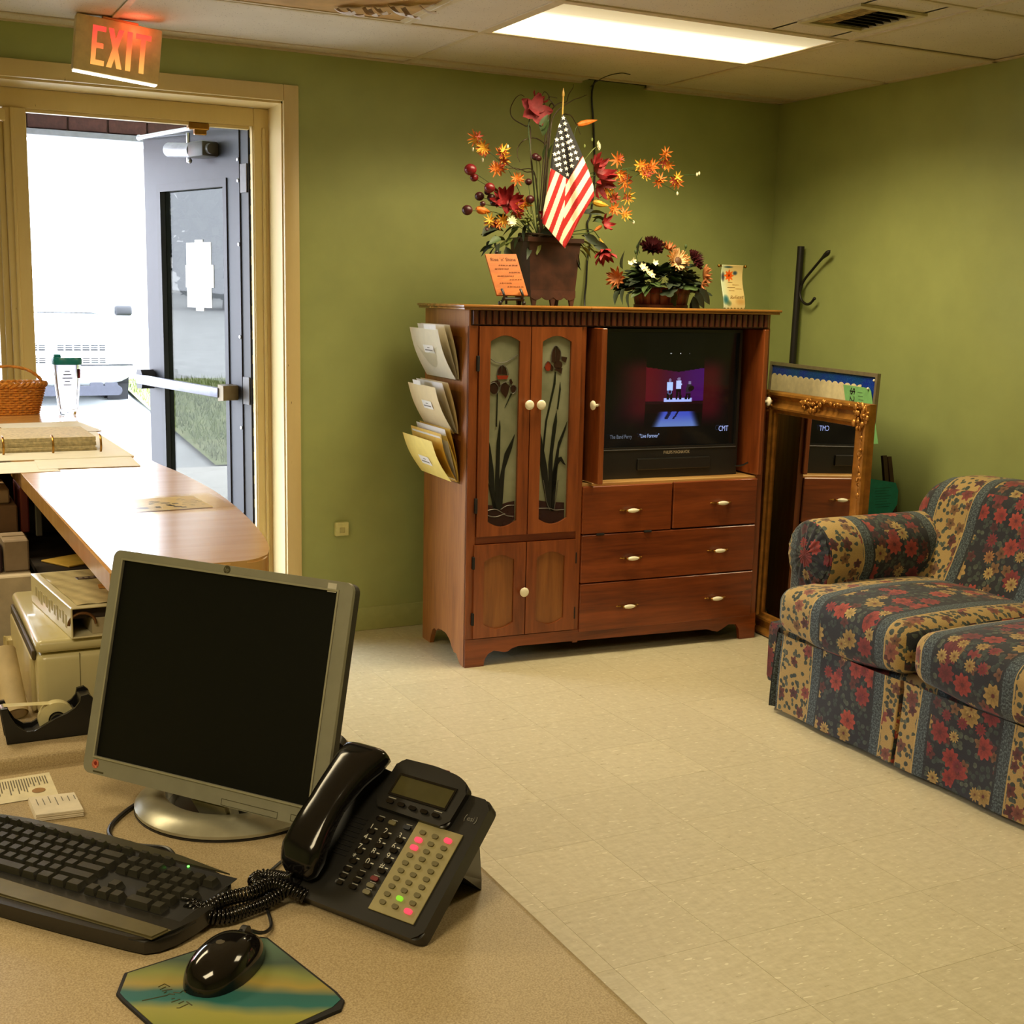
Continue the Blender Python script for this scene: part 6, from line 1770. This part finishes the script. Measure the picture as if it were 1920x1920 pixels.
for a, c in zip(R_, R_[1:]):
    for i in range(20): b.bm.faces.new((a[i], a[(i + 1) % 20], c[(i + 1) % 20], c[i]))
b.bm.faces.new(R_[0][::-1]); b.bm.faces.new(R_[-1])
b.build('handset', m_blackg, ph, smooth=70)
MB().box(-.085, -.017, .0155, .137, .0, .0018, .0005, 1, PH).build('label_panel', plain('panel_beige', S(150, 140, 98), .4), ph, smooth=0)
def btn(w, h, d, mat, name='button'):
    b = MB(); b.poly(rrect(w / 2, h / 2, min(w, h) * .42, n=3), d); return b.mesh(name, mat, 30)
m_btn = plain('line_button', S(104, 96, 60), .4)
bm_ = btn(.0088, .0056, .0025, m_btn); br_ = btn(.0105, .0062, .003, glow('led_red', (1.0, .05, .10), 1.1)); bg_ = btn(.0088, .0056, .003, glow('led_lime', (.32, .85, .02), .75))
for c in range(3):
    for r in range(10):
        s_, t_ = (-.0697, -.0508, -.0312)[c], .1243 - .0107 * r - .0002 * c
        me = br_ if (c, r) in ((0, 1), (0, 2), (2, 0), (2, 9)) else bg_ if (c, r) == (1, 8) else bm_
        inst('button', me, ph, M=PH @ Matrix.Translation((s_, t_, .0016)))
kd = btn(.0110, .0062, .003, m_blackg)
m_prn = plain('phone_print', S(206, 204, 192), .5)
dig = ['1', '2', '3', '4', '5', '6', '7', '8', '9', '*', '0', '#']
for i, d_ in enumerate(dig):
    s_, t_ = (-.1443, -.1220, -.0994)[i % 3], .1125 - .0144 * (i // 3)
    k_ = inst('button', kd, ph, M=PH @ Matrix.Translation((s_ + .004, t_ - .0062, -.0002)))
    MB().add(TX[d_], PH @ Matrix.Translation((s_, t_, .0006)) @ Matrix.Diagonal((.0112, .0112, .0112, 1))).box(s_ + .0055, s_ + .0100, t_ - .0016, t_ - .0002, .0002, .0006, M=PH).build('digit', m_prn, ph, smooth=0, recalc=False)
b = MB()
fk = btn(.0110, .0052, .003, m_blackg); fr2 = btn(.0110, .0056, .003, plain('key_red', S(104, 14, 16), .4)); fg2 = btn(.0110, .0056, .003, plain('key_olive', S(112, 106, 78), .4)); fb2 = btn(.0110, .0056, .003, plain('key_navy', S(22, 28, 42), .4))
for j, t_ in enumerate((.0525, .0432, .0340)):
    for i, s_ in enumerate((-.1420, -.1205, -.0985)):
        me = fk if i < 2 else (fr2 if j == 0 else fg2)
        inst('button', me, ph, M=PH @ Matrix.Translation((s_, t_ - .001, -.0002)))
        b.box(s_ - .0045, s_ + .0045, t_ + .0032, t_ + .0042, .0, .0005, M=PH)
for s_, me in ((-.1387, fk), (-.1185, fg2), (-.0955, fb2)):
    inst('button', me, ph, M=PH @ Matrix.Translation((s_, .1250, -.0002))); b.box(s_ - .004, s_ + .005, .1290, .1300, 0, .0005, M=PH)
for i in range(5):
    s_ = -.1335 + .0180 * i; inst('button', fk, ph, M=PH @ Matrix.Translation((s_, .1480 - .0001 * i, .0075)))
    if i in (0, 4): b.box(s_ - .006, s_ + .006, .1530, .1542, .0078, .0085, M=PH)
b.build('small_lettering', plain('phone_print_dim', S(150, 148, 138), .5), ph, smooth=0)
MB().add(TX['esi'], PH @ Matrix.Translation((-.0195, .1600, .0006)) @ Matrix.Diagonal((.0095, .0095, .0095, 1))).build('logo', plain('logo_pale', S(120, 118, 112), .4), ph, smooth=0, recalc=False)
for s_, r_ in ((1, .0085), (-1, .0085)):
    MB().tube([PH @ Vector((-.0195 + r_ * cos(a), .1597 + r_ * sin(a), .0005)) for a in [(0 if s_ > 0 else pi) - .6 + 1.2 * i / 8 for i in range(9)]], .0005, 5).build('logo_arc', plain('logo_pale', S(120, 118, 112), .4), ph)
for k in range(9): MB().box(-.180, -.155, .066 + .0065 * k, .0685 + .0065 * k, -.001, .0012, .0004, 1, PH).build('speaker_slat', m_black, ph, smooth=0)
# coiled cord
pth = [PH @ Vector((-.196, .018, .010)), (.428, 1.428, .762), (.418, 1.452, .757), (.402, 1.462, .757), (.390, 1.448, .757), (.402, 1.428, .757), (.420, 1.418, .757), (.395, 1.405, .752), (.365, 1.394, .752), (.335, 1.388, .752), (.310, 1.396, .757), (.300, 1.412, .766), (.316, 1.400, .760), (.340, 1.402, .766), (.375, 1.408, .765), (.405, 1.420, .765), (.428, 1.405, .757), (.440, 1.396, .752)]
sp_ = spline([Vector(p) for p in pth], 60)
L_ = [0]
for a, c in zip(sp_, sp_[1:]): L_.append(L_[-1] + (c - a).length)
pts = []; k = 0; steps = int(L_[-1] / .0048 * 11)
for i in range(steps):
    s_ = L_[-1] * i / steps
    while L_[k + 1] < s_: k += 1
    q = (s_ - L_[k]) / max(1e-9, L_[k + 1] - L_[k]); p = sp_[k].lerp(sp_[k + 1], q); d = (sp_[min(k + 6, len(sp_) - 1)] - sp_[max(0, k - 6)]).normalized()
    e1 = d.cross(Vector((0, 0, 1))); e1.normalize(); e2 = e1.cross(d)
    a = 2 * pi * i / 11
    pts.append(p + (e1 * cos(a) + e2 * sin(a)) * .0078)
MB().tube(pts, .0017, 5).build('coiled_cord', m_blackg, ph, smooth=70)

# small black speaker behind
p = atz(606, 1474, DZ)
spk = thing('desk_speaker', 'small black rounded speaker half hidden behind monitor edge and phone handset', 'speaker', (p.x + .03, p.y + .035, DZ))
MB().poly(rpoly([(-.03, .0), (.026, .0), (.020, .062), (-.03, .062)], .02, 5), .035, frame((p.x + .034, p.y + .05, DZ), (.9, -.44, 0), (0, 0, 1)), .004).build('case', m_black, spk, smooth=40)
MB().box(-.02, .012, .0355, .0362, .01, .05, M=frame((p.x + .034, p.y + .05, DZ), (.9, -.44, 0), (-.44, -.9, 0))).build('grille', plain('grille_black', S(16, 16, 17), .7), spk, smooth=0)

# ------------------------------------------------------------------ cards, leaflet
cs_ = [atz(x, y, DZ + .011) for x, y in ((53, 1494), (139, 1484), (156, 1516), (68, 1532))]
cdk = thing('card_stack', 'neat stack of white printed cards on desk behind the keyboard', 'cards', (cs_[0] + cs_[2]) / 2 - Vector((0, 0, .011)))
CMx = frame((cs_[0] + cs_[1] + cs_[2] + cs_[3]) / 4 - Vector((0, 0, .011)), cs_[1] - cs_[0], cs_[1] - cs_[2])
cw, chh = (cs_[1] - cs_[0]).length / 2, (cs_[1] - cs_[2]).length / 2
b = MB()
random.seed(8)
for k in range(10):
    j = random.uniform(-.0006, .0006); b.box(-cw + j, cw + j, -chh - j, chh - j, .0004 + .00106 * k, .00136 + .00106 * k, M=CMx)
b.build('cards', plain('card_white', S(226, 216, 196), .6), cdk, smooth=0)
b = MB()
for k in range(7):
    x = -cw + .008 + k * .0085; w = random.uniform(.012, .03)
    b.box(x, x + .0012, .02 - w, .02 + (.004 if k != 2 else .010), .0110, .0112, M=CMx)
b.build('print', m_grey, cdk, smooth=0)
lf_ = [atz(x, y, DZ + .001) for x, y in ((92, 1448), (110, 1490), (0, 1508), (-10, 1464))]
lea = thing('leaflet', 'printed white leaflet lying behind the card stack at the left edge', 'leaflet', (lf_[0] + lf_[2]) / 2)
def lq(u, v, h=0): return lf_[3].lerp(lf_[0], u).lerp(lf_[2].lerp(lf_[1], u), v) + Vector((0, 0, h))
MB().grid(lambda u, v: lq(-.9 + 1.9 * u, v), 2, 1).build('sheet', plain('leaflet_paper', S(222, 212, 180), .6), lea, recalc=False)
b = MB()
for k in range(34):
    u = -.7 + k * .048; l_ = random.uniform(.28, .62) if u < .55 else random.uniform(.2, .4)
    b.face([lq(u, .12, .0006), lq(u, .12 + l_, .0006), lq(u + .02, .12 + l_, .0006), lq(u + .02, .12, .0006)])
b.build('print', plain('leaflet_ink', S(104, 96, 78), .7), lea, smooth=0)
b = MB(); b.face([lq(.70 + .12 * cos(a), .70 + .10 * sin(a), .0006) for a in [2 * pi * i / 16 for i in range(16)]])
b.build('emblem', plain('leaflet_mark', S(150, 110, 62), .6), lea, smooth=0)

# ------------------------------------------------------------------ cream machine with binder on top
LZ_ = .7625
pr = thing('cream_machine', 'old cream desktop machine with dark slot, carrying a white binder on the ledge', 'office machine', (.36, 2.34, LZ_))
m_crm = plain('machine_cream', S(206, 196, 150), .3, var=.03, vs=8, coat=.3)
m_crm2 = plain('machine_panel', S(196, 182, 136), .35, var=.03)
MB().box(.222, .52, 2.152, 2.535, LZ_, .878, .014, 4).build('body', m_crm, pr, smooth=40)
MB().box(.220, .522, 2.149, 2.54, .880, .902, .010, 4).build('lid', m_crm, pr, smooth=40)
MB().box(.2145, .223, 2.20, 2.53, LZ_ + .005, .862, .004, 2).build('front_panel', m_crm2, pr, smooth=40)
MB().box(.2165, .2225, 2.18, 2.53, .862, .880, .002).build('slot', plain('slot_brown', S(74, 62, 34), .6), pr, smooth=0)
MB().box(.205, .216, 2.50, 2.535, LZ_ + .05, .80, .004).build('catch', m_crm2, pr, smooth=0)
MB().cyl((.338, 2.1505, .865 - .035), (.338, 2.155, .865 - .035), .004, n=12).build('screw', plain('screw_dark', S(60, 52, 30), .5), pr)
MB().box(.2875, .2885, 2.1512, 2.153, LZ_ + .004, .876).build('seam', plain('seam_dark', S(120, 112, 80), .5), pr, smooth=0)
BZ = .9025
bd = thing('white_binder', 'thick white ring binder lying on the cream machine', 'binder', (.38, 2.3, BZ), 0)
BMx = frame((.2765, 2.142, BZ), (1, .02, 0), (-.10, 1, 0))
m_bd = plain('binder_white', S(222, 214, 176), .28, var=.02, coat=.3)
b = MB()
b.box(0, .27, 0, .30, .050, .053, .0012, 1, BMx); b.box(0, .27, 0, .30, 0, .003, .0012, 1, BMx); b.box(-.001, .002, 0, .30, 0, .053, .0012, 1, BMx)
b.build('cover', m_bd, bd, smooth=0)
MB().box(.035, .255, .012, .288, .0035, .030, M=BMx).build('pages', plain('binder_pages', S(170, 158, 130), .7), bd, smooth=0)
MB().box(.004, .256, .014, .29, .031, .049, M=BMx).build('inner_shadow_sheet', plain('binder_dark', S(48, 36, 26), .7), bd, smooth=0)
MB().tube([BMx @ Vector((.018 + .022 * cos(a), .006, .022 + .020 * sin(a))) for a in [pi * i / 10 for i in range(11)]], .0024, 8).build('ring', plain('ring_brown', S(120, 84, 52), .35, .6), bd)
MB().grid(lambda u, v: BMx @ Vector((.012 + .245 * u, .015 + .27 * v, .0538 + .0012 * abs(sin(u * 23 + v * 9)))), 60, 16).build('sleeve', plain('sleeve_film', S(226, 216, 172), .12, coat=.6, coat_r=.04), bd, recalc=False)
MB().box(.060, .155, .205, .225, .0548, .0556, M=BMx).build('label', plain('label_dark', S(60, 46, 44), .5), bd, smooth=0)
b = MB()
for k in range(9): b.box(.064 + k * .010, .070 + k * .010, .211, .219, .0556, .0559, M=BMx)
b.build('label_print', plain('label_pale', S(150, 138, 116), .5), bd, smooth=0)
b = MB()
b.poly([(.075, .12), (.12, .10), (.20, .135), (.19, .150), (.12, .165), (.08, .15)], .0006, BMx @ Matrix.Translation((0, 0, .0552)))
b.build('picture', plain('orange_picture', S(196, 140, 60), .5, var=.2, vs=60), bd, smooth=0)
b = MB()
for k in range(12): b.box(-.0014, -.001, .03 + k * .02, .042 + k * .02, .012 + .004 * (k % 3), .034 + .003 * (k % 2), M=BMx)
b.build('spine_lettering', plain('spine_grey', S(176, 166, 128), .5), bd, smooth=0)

# tape dispenser
TY = 2.062
tpx = [(1, 1332), (14, 1330), (20, 1347), (32, 1364), (50, 1374), (66, 1372), (84, 1360), (104, 1348), (126, 1338), (142, 1328), (150, 1318), (152, 1306), (166, 1302), (174, 1308), (177, 1320), (170, 1388), (14, 1410)]
tp = [aty(x, y, TY) for x, y in tpx]
zmin = min(p.z for p in tp)
td = thing('tape_dispenser', 'black desk tape dispenser with a roll of clear tape in front of the cream machine', 'tape dispenser', (tp[8].x, TY + .03, LZ_))
O_ = [(p.x, p.z) for p in tp]
O_[-1] = (O_[-1][0], LZ_ + .0005); O_[-2] = (O_[-2][0], LZ_ + .0005)
for yy in (TY, TY + .046): MB().poly(O_, .008, frame((0, yy + .008, 0), (1, 0, 0), (0, 0, 1)), .001).build('side_wall', m_black, td, smooth=30)
low = [(x, z - .012) for x, z in O_[2:9]]
MB().poly([(O_[2][0], LZ_ + .0005)] + [(x, max(LZ_ + .003, z - .006)) for x, z in O_[2:10]] + [(O_[9][0], LZ_ + .0005)], .040, frame((0, TY + .047, 0), (1, 0, 0), (0, 0, 1))).build('core', m_black, td, smooth=30)
MB().box(O_[11][0] - .001, O_[13][0], TY + .008, TY + .047, LZ_ + .001, O_[11][1] - .004, .002).build('tail', m_black, td, smooth=30)
rc = aty(106, 1346, TY + .028)
MB().lathe([(.0135, -.0095), (.0285, -.0095), (.0285, .0095), (.0135, .0095), (.0135, -.0095)], 36, frame(rc, (1, 0, 0), (0, 0, 1)), cap=False).build('tape_roll', plain('tape_cream', S(218, 208, 160), .3), td)
tip = aty(6, 1326, TY + .028)
MB().grid(lambda u, v: (rc + Vector((-.010, 0, .0265))).lerp(tip + Vector((0, 0, .003)), u) + Vector((0, (v - .5) * .018, 0)), 6, 1).build('tape_strip', plain('tape_cream', S(218, 208, 160), .3), td, recalc=False)
MB().box(tip.x - .004, tip.x + .004, TY + .016, TY + .040, tip.z - .006, tip.z + .002, .001).build('cutter', m_steel, td, smooth=0)
MB().cyl(rc + Vector((0, -.02, 0)), rc + Vector((0, .02, 0)), .012, n=20).build('hub', m_black, td)
# rolled paper
a, c = Vector((.187, 2.175, LZ_ + .012)), aty(4, 1222, 2.26)
pr_ = MB().tube([a, a.lerp(c, .5), c], [.020, .021, .022], 20, False)
pr_.tube([a, c], [.017, .019], 20, False)
o = pr_.build('paper_roll', plain('roll_paper', S(206, 186, 146), .6), smooth=60)
tag(o, 'cream rolled paper leaning behind the tape dispenser at the left edge', 'paper roll')
# ================================================================== outside the door
def gz_(y):
    P_ = [(5.4, -.02), (10.8, 0.0), (14, .26), (16, .46), (26, 1.08), (60, 2.6)]
    for (a, za), (c, zc) in zip(P_, P_[1:]):
        if y <= c: return za + (zc - za) * (y - a) / (c - a)
    return P_[-1][1]
m_conc = plain('concrete', S(176, 174, 168), .8, var=.05, vs=6, bump=.1)
m_asph = plain('pale_asphalt', S(150, 152, 152), .85, var=.06, vs=3, bump=.15)
t = NT('lawn'); o_ = t.obj()
t.set(color=t.ramp(t.noise(o_, 5, 6, .7), [(.3, S(84, 96, 52)), (.5, S(112, 122, 74)), (.7, S(142, 142, 96))]), rough=.9); t.bump(t.noise(o_, 60, 3), .5, .02)
m_lawn = t.m
def strip(name, x0, x1, y0, y1, mat, dz=0.0, n=30, **kw):
    return MB().grid(lambda u, v: Vector((x0 + (x1 - x0) * u, y0 + (y1 - y0) * v, gz_(y0 + (y1 - y0) * v) + dz)), 6, n).build(name, mat, smooth=60, recalc=False, **kw)
strip('ground', -30, 45, 5.5, 60, m_asph, -.04, kind='structure')
wk = MB().box(-4, 6, 5.52, 10.75, -.06, -.012).build('walkway', m_conc, smooth=0, kind='structure')
for i in range(4):
    for j in range(3):
        MB().box(-3.9 + 2.4 * i, -1.52 + 2.4 * i, 5.56 + 1.73 * j, 7.27 + 1.73 * j, -.012, -.002 + .001 * ((i + j) % 2), .006).build('concrete_slab', m_conc, wk, smooth=0)
lw = strip('lawn_ground', 2.62, 12, 10.8, 15.6, m_lawn, .0, kind='structure')
random.seed(4)
b = MB()
for k in range(9000):
    x, y = random.uniform(2.65, 5.6), random.uniform(10.85, 15.5)
    h = random.uniform(.03, .085); a = random.uniform(0, pi); w = .006
    z = gz_(y); p = Vector((x, y, z)); d = Vector((cos(a) * w, sin(a) * w, 0)); q = Vector((random.uniform(-.03, .03), random.uniform(-.03, .03), h))
    vs = [b.bm.verts.new(p - d), b.bm.verts.new(p + d), b.bm.verts.new(p + q)]; b.bm.faces.new(vs)
tag(b.build('grass', plain('grass_blade', S(116, 128, 70), .8, var=.2, vs=2), smooth=0, recalc=False), 'short dry lawn grass beyond the open door', 'grass', kind='stuff')
# porch beam of brick
pb_ = MB().box(-3.2, 4.2, 7.012, 7.10, 2.262, 2.338).build('trim_8', plain('mortar', S(104, 76, 66), .9), smooth=0, kind='structure')
t = NT('red_brick'); o_ = t.obj()
rn = t.n('ShaderNodeObjectInfo').outputs['Random']
hs = t.n('ShaderNodeHueSaturation'); t.l(t.ramp(t.noise(o_, 30, 4, .7), [(.3, S(62, 34, 31)), (.7, S(84, 48, 43))]), hs.inputs['Color']); t.l(t.M('ADD', .85, t.M('MULTIPLY', rn, .3)), hs.inputs['Value'])
t.set(color=hs.outputs[0], rough=.85); t.bump(t.noise(o_, 60, 3), .3)
m_brick = t.m
bme = MB().box(-.094, .094, -.022, .0, -.033, .033, .003).mesh('brick', m_brick, 0)
for k in range(36):
    inst('brick', bme, pb_, (-3.08 + k * .1975 + .006, 7.013, 2.3005))
MB().box(-3.2, 4.2, 6.97, 7.12, 2.232, 2.2615, .002).build('trim_9', plain('white_lintel', S(120, 120, 130), .5), smooth=0, kind='structure')
for x in (-3.0, 4.0): MB().box(x - .15, x + .15, 6.92, 7.18, -.02, 2.232).build('trim_10' if x < 0 else 'trim_11', m_brick, smooth=0, kind='structure')

MB().box(-3.2, 4.2, 5.53, 7.10, 2.345, 2.44).build('trim_12', plain('white_soffit', S(222, 222, 220), .7), smooth=0, kind='structure')
# ------------------------------------------------------------------ white car
m_car = plain('car_white', S(236, 238, 240), .2, var=.01, coat=.5)
CX, CY = 1.70, 13.95
car = thing('car', 'white car parked facing the open door', 'car', (CX, CY + 2.2, gz_(CY)))
g0 = gz_(CY) - .01
secs = [  # y offset, half width, z low, z high (body), bulge
    (.00, .50, .36, .60), (.02, .70, .30, .68), (.08, .80, .24, .74), (.25, .86, .20, .80), (.6, .88, .20, .86), (1.1, .88, .20, .93), (1.5, .88, .20, .98), (3.6, .88, .20, 1.0), (4.3, .84, .26, .98), (4.45, .7, .36, .9)]
b = MB(); R_ = []
for dy, hw, zl, zh in secs:
    ring = []
    for k in range(24):
        a = 2 * pi * k / 24; sg = lambda q_: math.copysign(abs(q_) ** .45, q_)
        ring.append(b.bm.verts.new((CX + hw * sg(cos(a)), CY + dy, g0 + (zl + zh) / 2 + (zh - zl) / 2 * sg(sin(a)))))
    R_.append(ring)
for a, c in zip(R_, R_[1:]):
    for i in range(24): b.bm.faces.new((a[i], a[(i + 1) % 24], c[(i + 1) % 24], c[i]))
b.bm.faces.new(R_[0][::-1]); b.bm.faces.new(R_[-1])
b.build('body', m_car, car, smooth=50)
b = MB(); R_ = []
for z, y0_, y1_, hw in ((.96, 1.25, 3.9, .80), (1.2, 1.75, 3.6, .74), (1.38, 2.1, 3.3, .66), (1.42, 2.4, 3.0, .5)):
    R_.append([b.bm.verts.new((CX + x, CY + y, g0 + z)) for x, y in ((-hw, y0_ + .1), (-hw * .6, y0_), (hw * .6, y0_), (hw, y0_ + .1), (hw, y1_), (-hw, y1_))])
for a, c in zip(R_, R_[1:]):
    for i in range(6): b.bm.faces.new((a[i], a[(i + 1) % 6], c[(i + 1) % 6], c[i]))
b.bm.faces.new(R_[-1])
b.build('cabin', m_car, car, smooth=30)
m_cg = plain('car_glass', S(120, 130, 140), .05, var=.02)
MB().face([Vector((CX - .62, CY + 1.36, g0 + 1.0)), Vector((CX + .62, CY + 1.36, g0 + 1.0)), Vector((CX + .52, CY + 2.02, g0 + 1.345)), Vector((CX - .52, CY + 2.02, g0 + 1.345))]).build('windscreen', m_cg, car, smooth=0)
m_cd = plain('car_trim_dark', S(12, 12, 18), .5)
m_cs = plain('car_shadow_grey', S(44, 45, 56), .5)
for z in (.585, .455):
    for side_ in (-1, 1):
        MB().box(CX + side_ * .06 if side_ > 0 else CX - .54, CX + .54 if side_ > 0 else CX - .06, CY - .012, CY + .06, g0 + z, g0 + z + .075, .004).build('grille', m_cd, car, smooth=0)
        for k in range(3): MB().box(CX + min(side_ * .06, side_ * .54), CX + max(side_ * .06, side_ * .54), CY - .022, CY - .010, g0 + z + .016 + .022 * k, g0 + z + .024 + .022 * k).build('grille_slat', m_car, car, smooth=0)
        for k in range(5): MB().box(CX + side_ * (.13 + .085 * k) - .006, CX + side_ * (.13 + .085 * k) + .006, CY - .020, CY - .008, g0 + z + .004, g0 + z + .07).build('grille_bar', m_car, car, smooth=0)
for side_ in (-1, 1):
    MB().poly(rrect(.13, .045, .03), .06, frame((CX + side_ * .70, CY + .03, g0 + .50), (1, side_ * .25, 0), (0, 0, 1)), .01).build('headlight', plain('lamp_clear', S(226, 228, 232), .08, coat=.5), car)
    MB().box(CX + side_ * .52 - .30, CX + side_ * .52 + .30, CY - .005, CY + .06, g0 + .425, g0 + .440).build('bumper_gap', m_cd, car, smooth=0)
    for k in range(2): MB().poly(rrect(.068, .026, .02), .03, frame((CX + side_ * (.44 + .15 * k), CY + .012, g0 + .225), (1, 0, 0), (0, 0, 1))).build('fog_recess', m_cs, car)
    MB().box(CX + side_ * 1.0 - .10, CX + side_ * 1.0 + .10, CY + 1.48, CY + 1.56, g0 + .92, g0 + 1.04, .03, 3).build('mirror', m_cd, car)
    MB().cyl((CX + side_ * .62, CY + .80, g0 + .30), (CX + side_ * .86, CY + .80, g0 + .30), .305, n=28).build('wheel', plain('tyre', S(14, 14, 18), .8), car)
    MB().cyl((CX + side_ * .62, CY + 3.6, g0 + .30), (CX + side_ * .86, CY + 3.6, g0 + .30), .305, n=28).build('wheel', plain('tyre', S(14, 14, 18), .8), car)
    MB().box(CX + side_ * .74 - .11, CX + side_ * .74 + .11, CY + .50, CY + .53, g0 + .03, g0 + .20).build('wheel_front', plain('tyre', S(14, 14, 18), .8), car, smooth=0)
MB().poly(rrect(.70, .05, .04), .05, frame((CX, CY + .03, g0 + .165), (1, 0, 0), (0, 0, 1)), .01).build('lower_lip', m_cs, car)

# ------------------------------------------------------------------ pale building and trees behind
bd_ = thing('building', 'long pale building beyond the parking lot', 'building', (-2, 36, gz_(34)))
MB().box(-16, 8, 34, 42, 1.2, 5.0).build('wall', plain('pale_wall', S(226, 226, 224), .8), bd_, smooth=0)
MB().poly([(-.4, 4.95), (8.4, 4.95), (4, 5.5)], 24.6, frame((-16.3, 34, 0), (0, 1, 0), (0, 0, 1))).build('roof', plain('pale_roof', S(206, 212, 218), .5), bd_, smooth=0)
for k in range(5): MB().box(-13 + 4 * k, -11.6 + 4 * k, 33.97, 34.0, 2.3, 3.5).build('window', plain('far_window', S(190, 206, 216), .2), bd_, smooth=0)
bk = thing('brick_building', 'pink brick building seen through the side window', 'building', (-6, 24, gz_(24)))
MB().box(-14, .9, 24, 30, .6, 4.2).build('wall', plain('far_brick', S(196, 130, 118), .85, var=.1, vs=8), bk, smooth=0)
MB().box(-14.2, 1.1, 23.8, 30.2, 4.2, 4.5).build('roof', plain('far_roof', S(196, 196, 200), .6), bk, smooth=0)
tm1 = plain('tree_leaf', S(40, 45, 28), .8, var=.25, vs=1.5); tm2 = plain('tree_leaf_dark', S(30, 36, 23), .8, var=.25, vs=1.5); tbk = plain('bark', S(70, 58, 48), .9, var=.15)
def tree(x, y, h, r, n, mat, label, seed):
    random.seed(seed)
    g = gz_(y) - .1
    r0 = thing('tree', label, 'tree', (x, y, g), 0, 'trees beyond the parking lot')
    MB().tube(spline([(x, y, g), (x + .1, y, g + h * .3), (x - .1, y + .1, g + h * .65), (x, y, g + h * .9)], 4), [.16 - .11 * i / 12 for i in range(13)], 8).build('trunk', tbk, r0)
    b = MB()
    for k in range(n):
        a, q, zz = random.uniform(0, 2 * pi), random.random() ** .4, random.uniform(.06, 1)
        rr = r * q * sin(pi * min(.95, .22 + .7 * zz)) 
        c = Vector((x + rr * cos(a), y + rr * sin(a) * .7, g + h * zz))
        s_ = random.uniform(.08, .20)
        e1 = Vector((random.uniform(-1, 1), random.uniform(-1, 1), random.uniform(-1, 1))).normalized() * s_; e2 = e1.cross(Vector((random.uniform(-1, 1), random.uniform(-1, 1), 1))).normalized() * s_ * .6
        b.face([c - e1, c + e2, c + e1, c - e2])
    b.build('foliage', mat, r0, smooth=0, recalc=False, kind='stuff')
for k, (x, y, h, r, mt, lab) in enumerate(((6.9, 27, 5.6, 1.35, tm2, 'dense dark tree standing behind the notice on the door glass'), (9.8, 28, 6.2, 1.5, tm1, 'lighter tree beyond the lot at the hinge side of door'), (8.5, 32, 6.6, 1.6, tm2, 'dark tree in the second row beyond the lot, behind the nearest one'))):
    tree(x, y, h, r, 5200, mt, lab, 40 + k)
for k, (x, y, h, r) in enumerate(((5.6, 47, 7.2, 2.0), (9.6, 48, 7.4, 1.9))):
    tree(x, y, h, r, 5200, plain('tree_leaf_light', S(36, 58, 28), .8, var=.15, vs=1.5), ['bright green tree behind the pale building, the left one', 'bright green tree behind the pale building, the right one'][k], 70 + k)
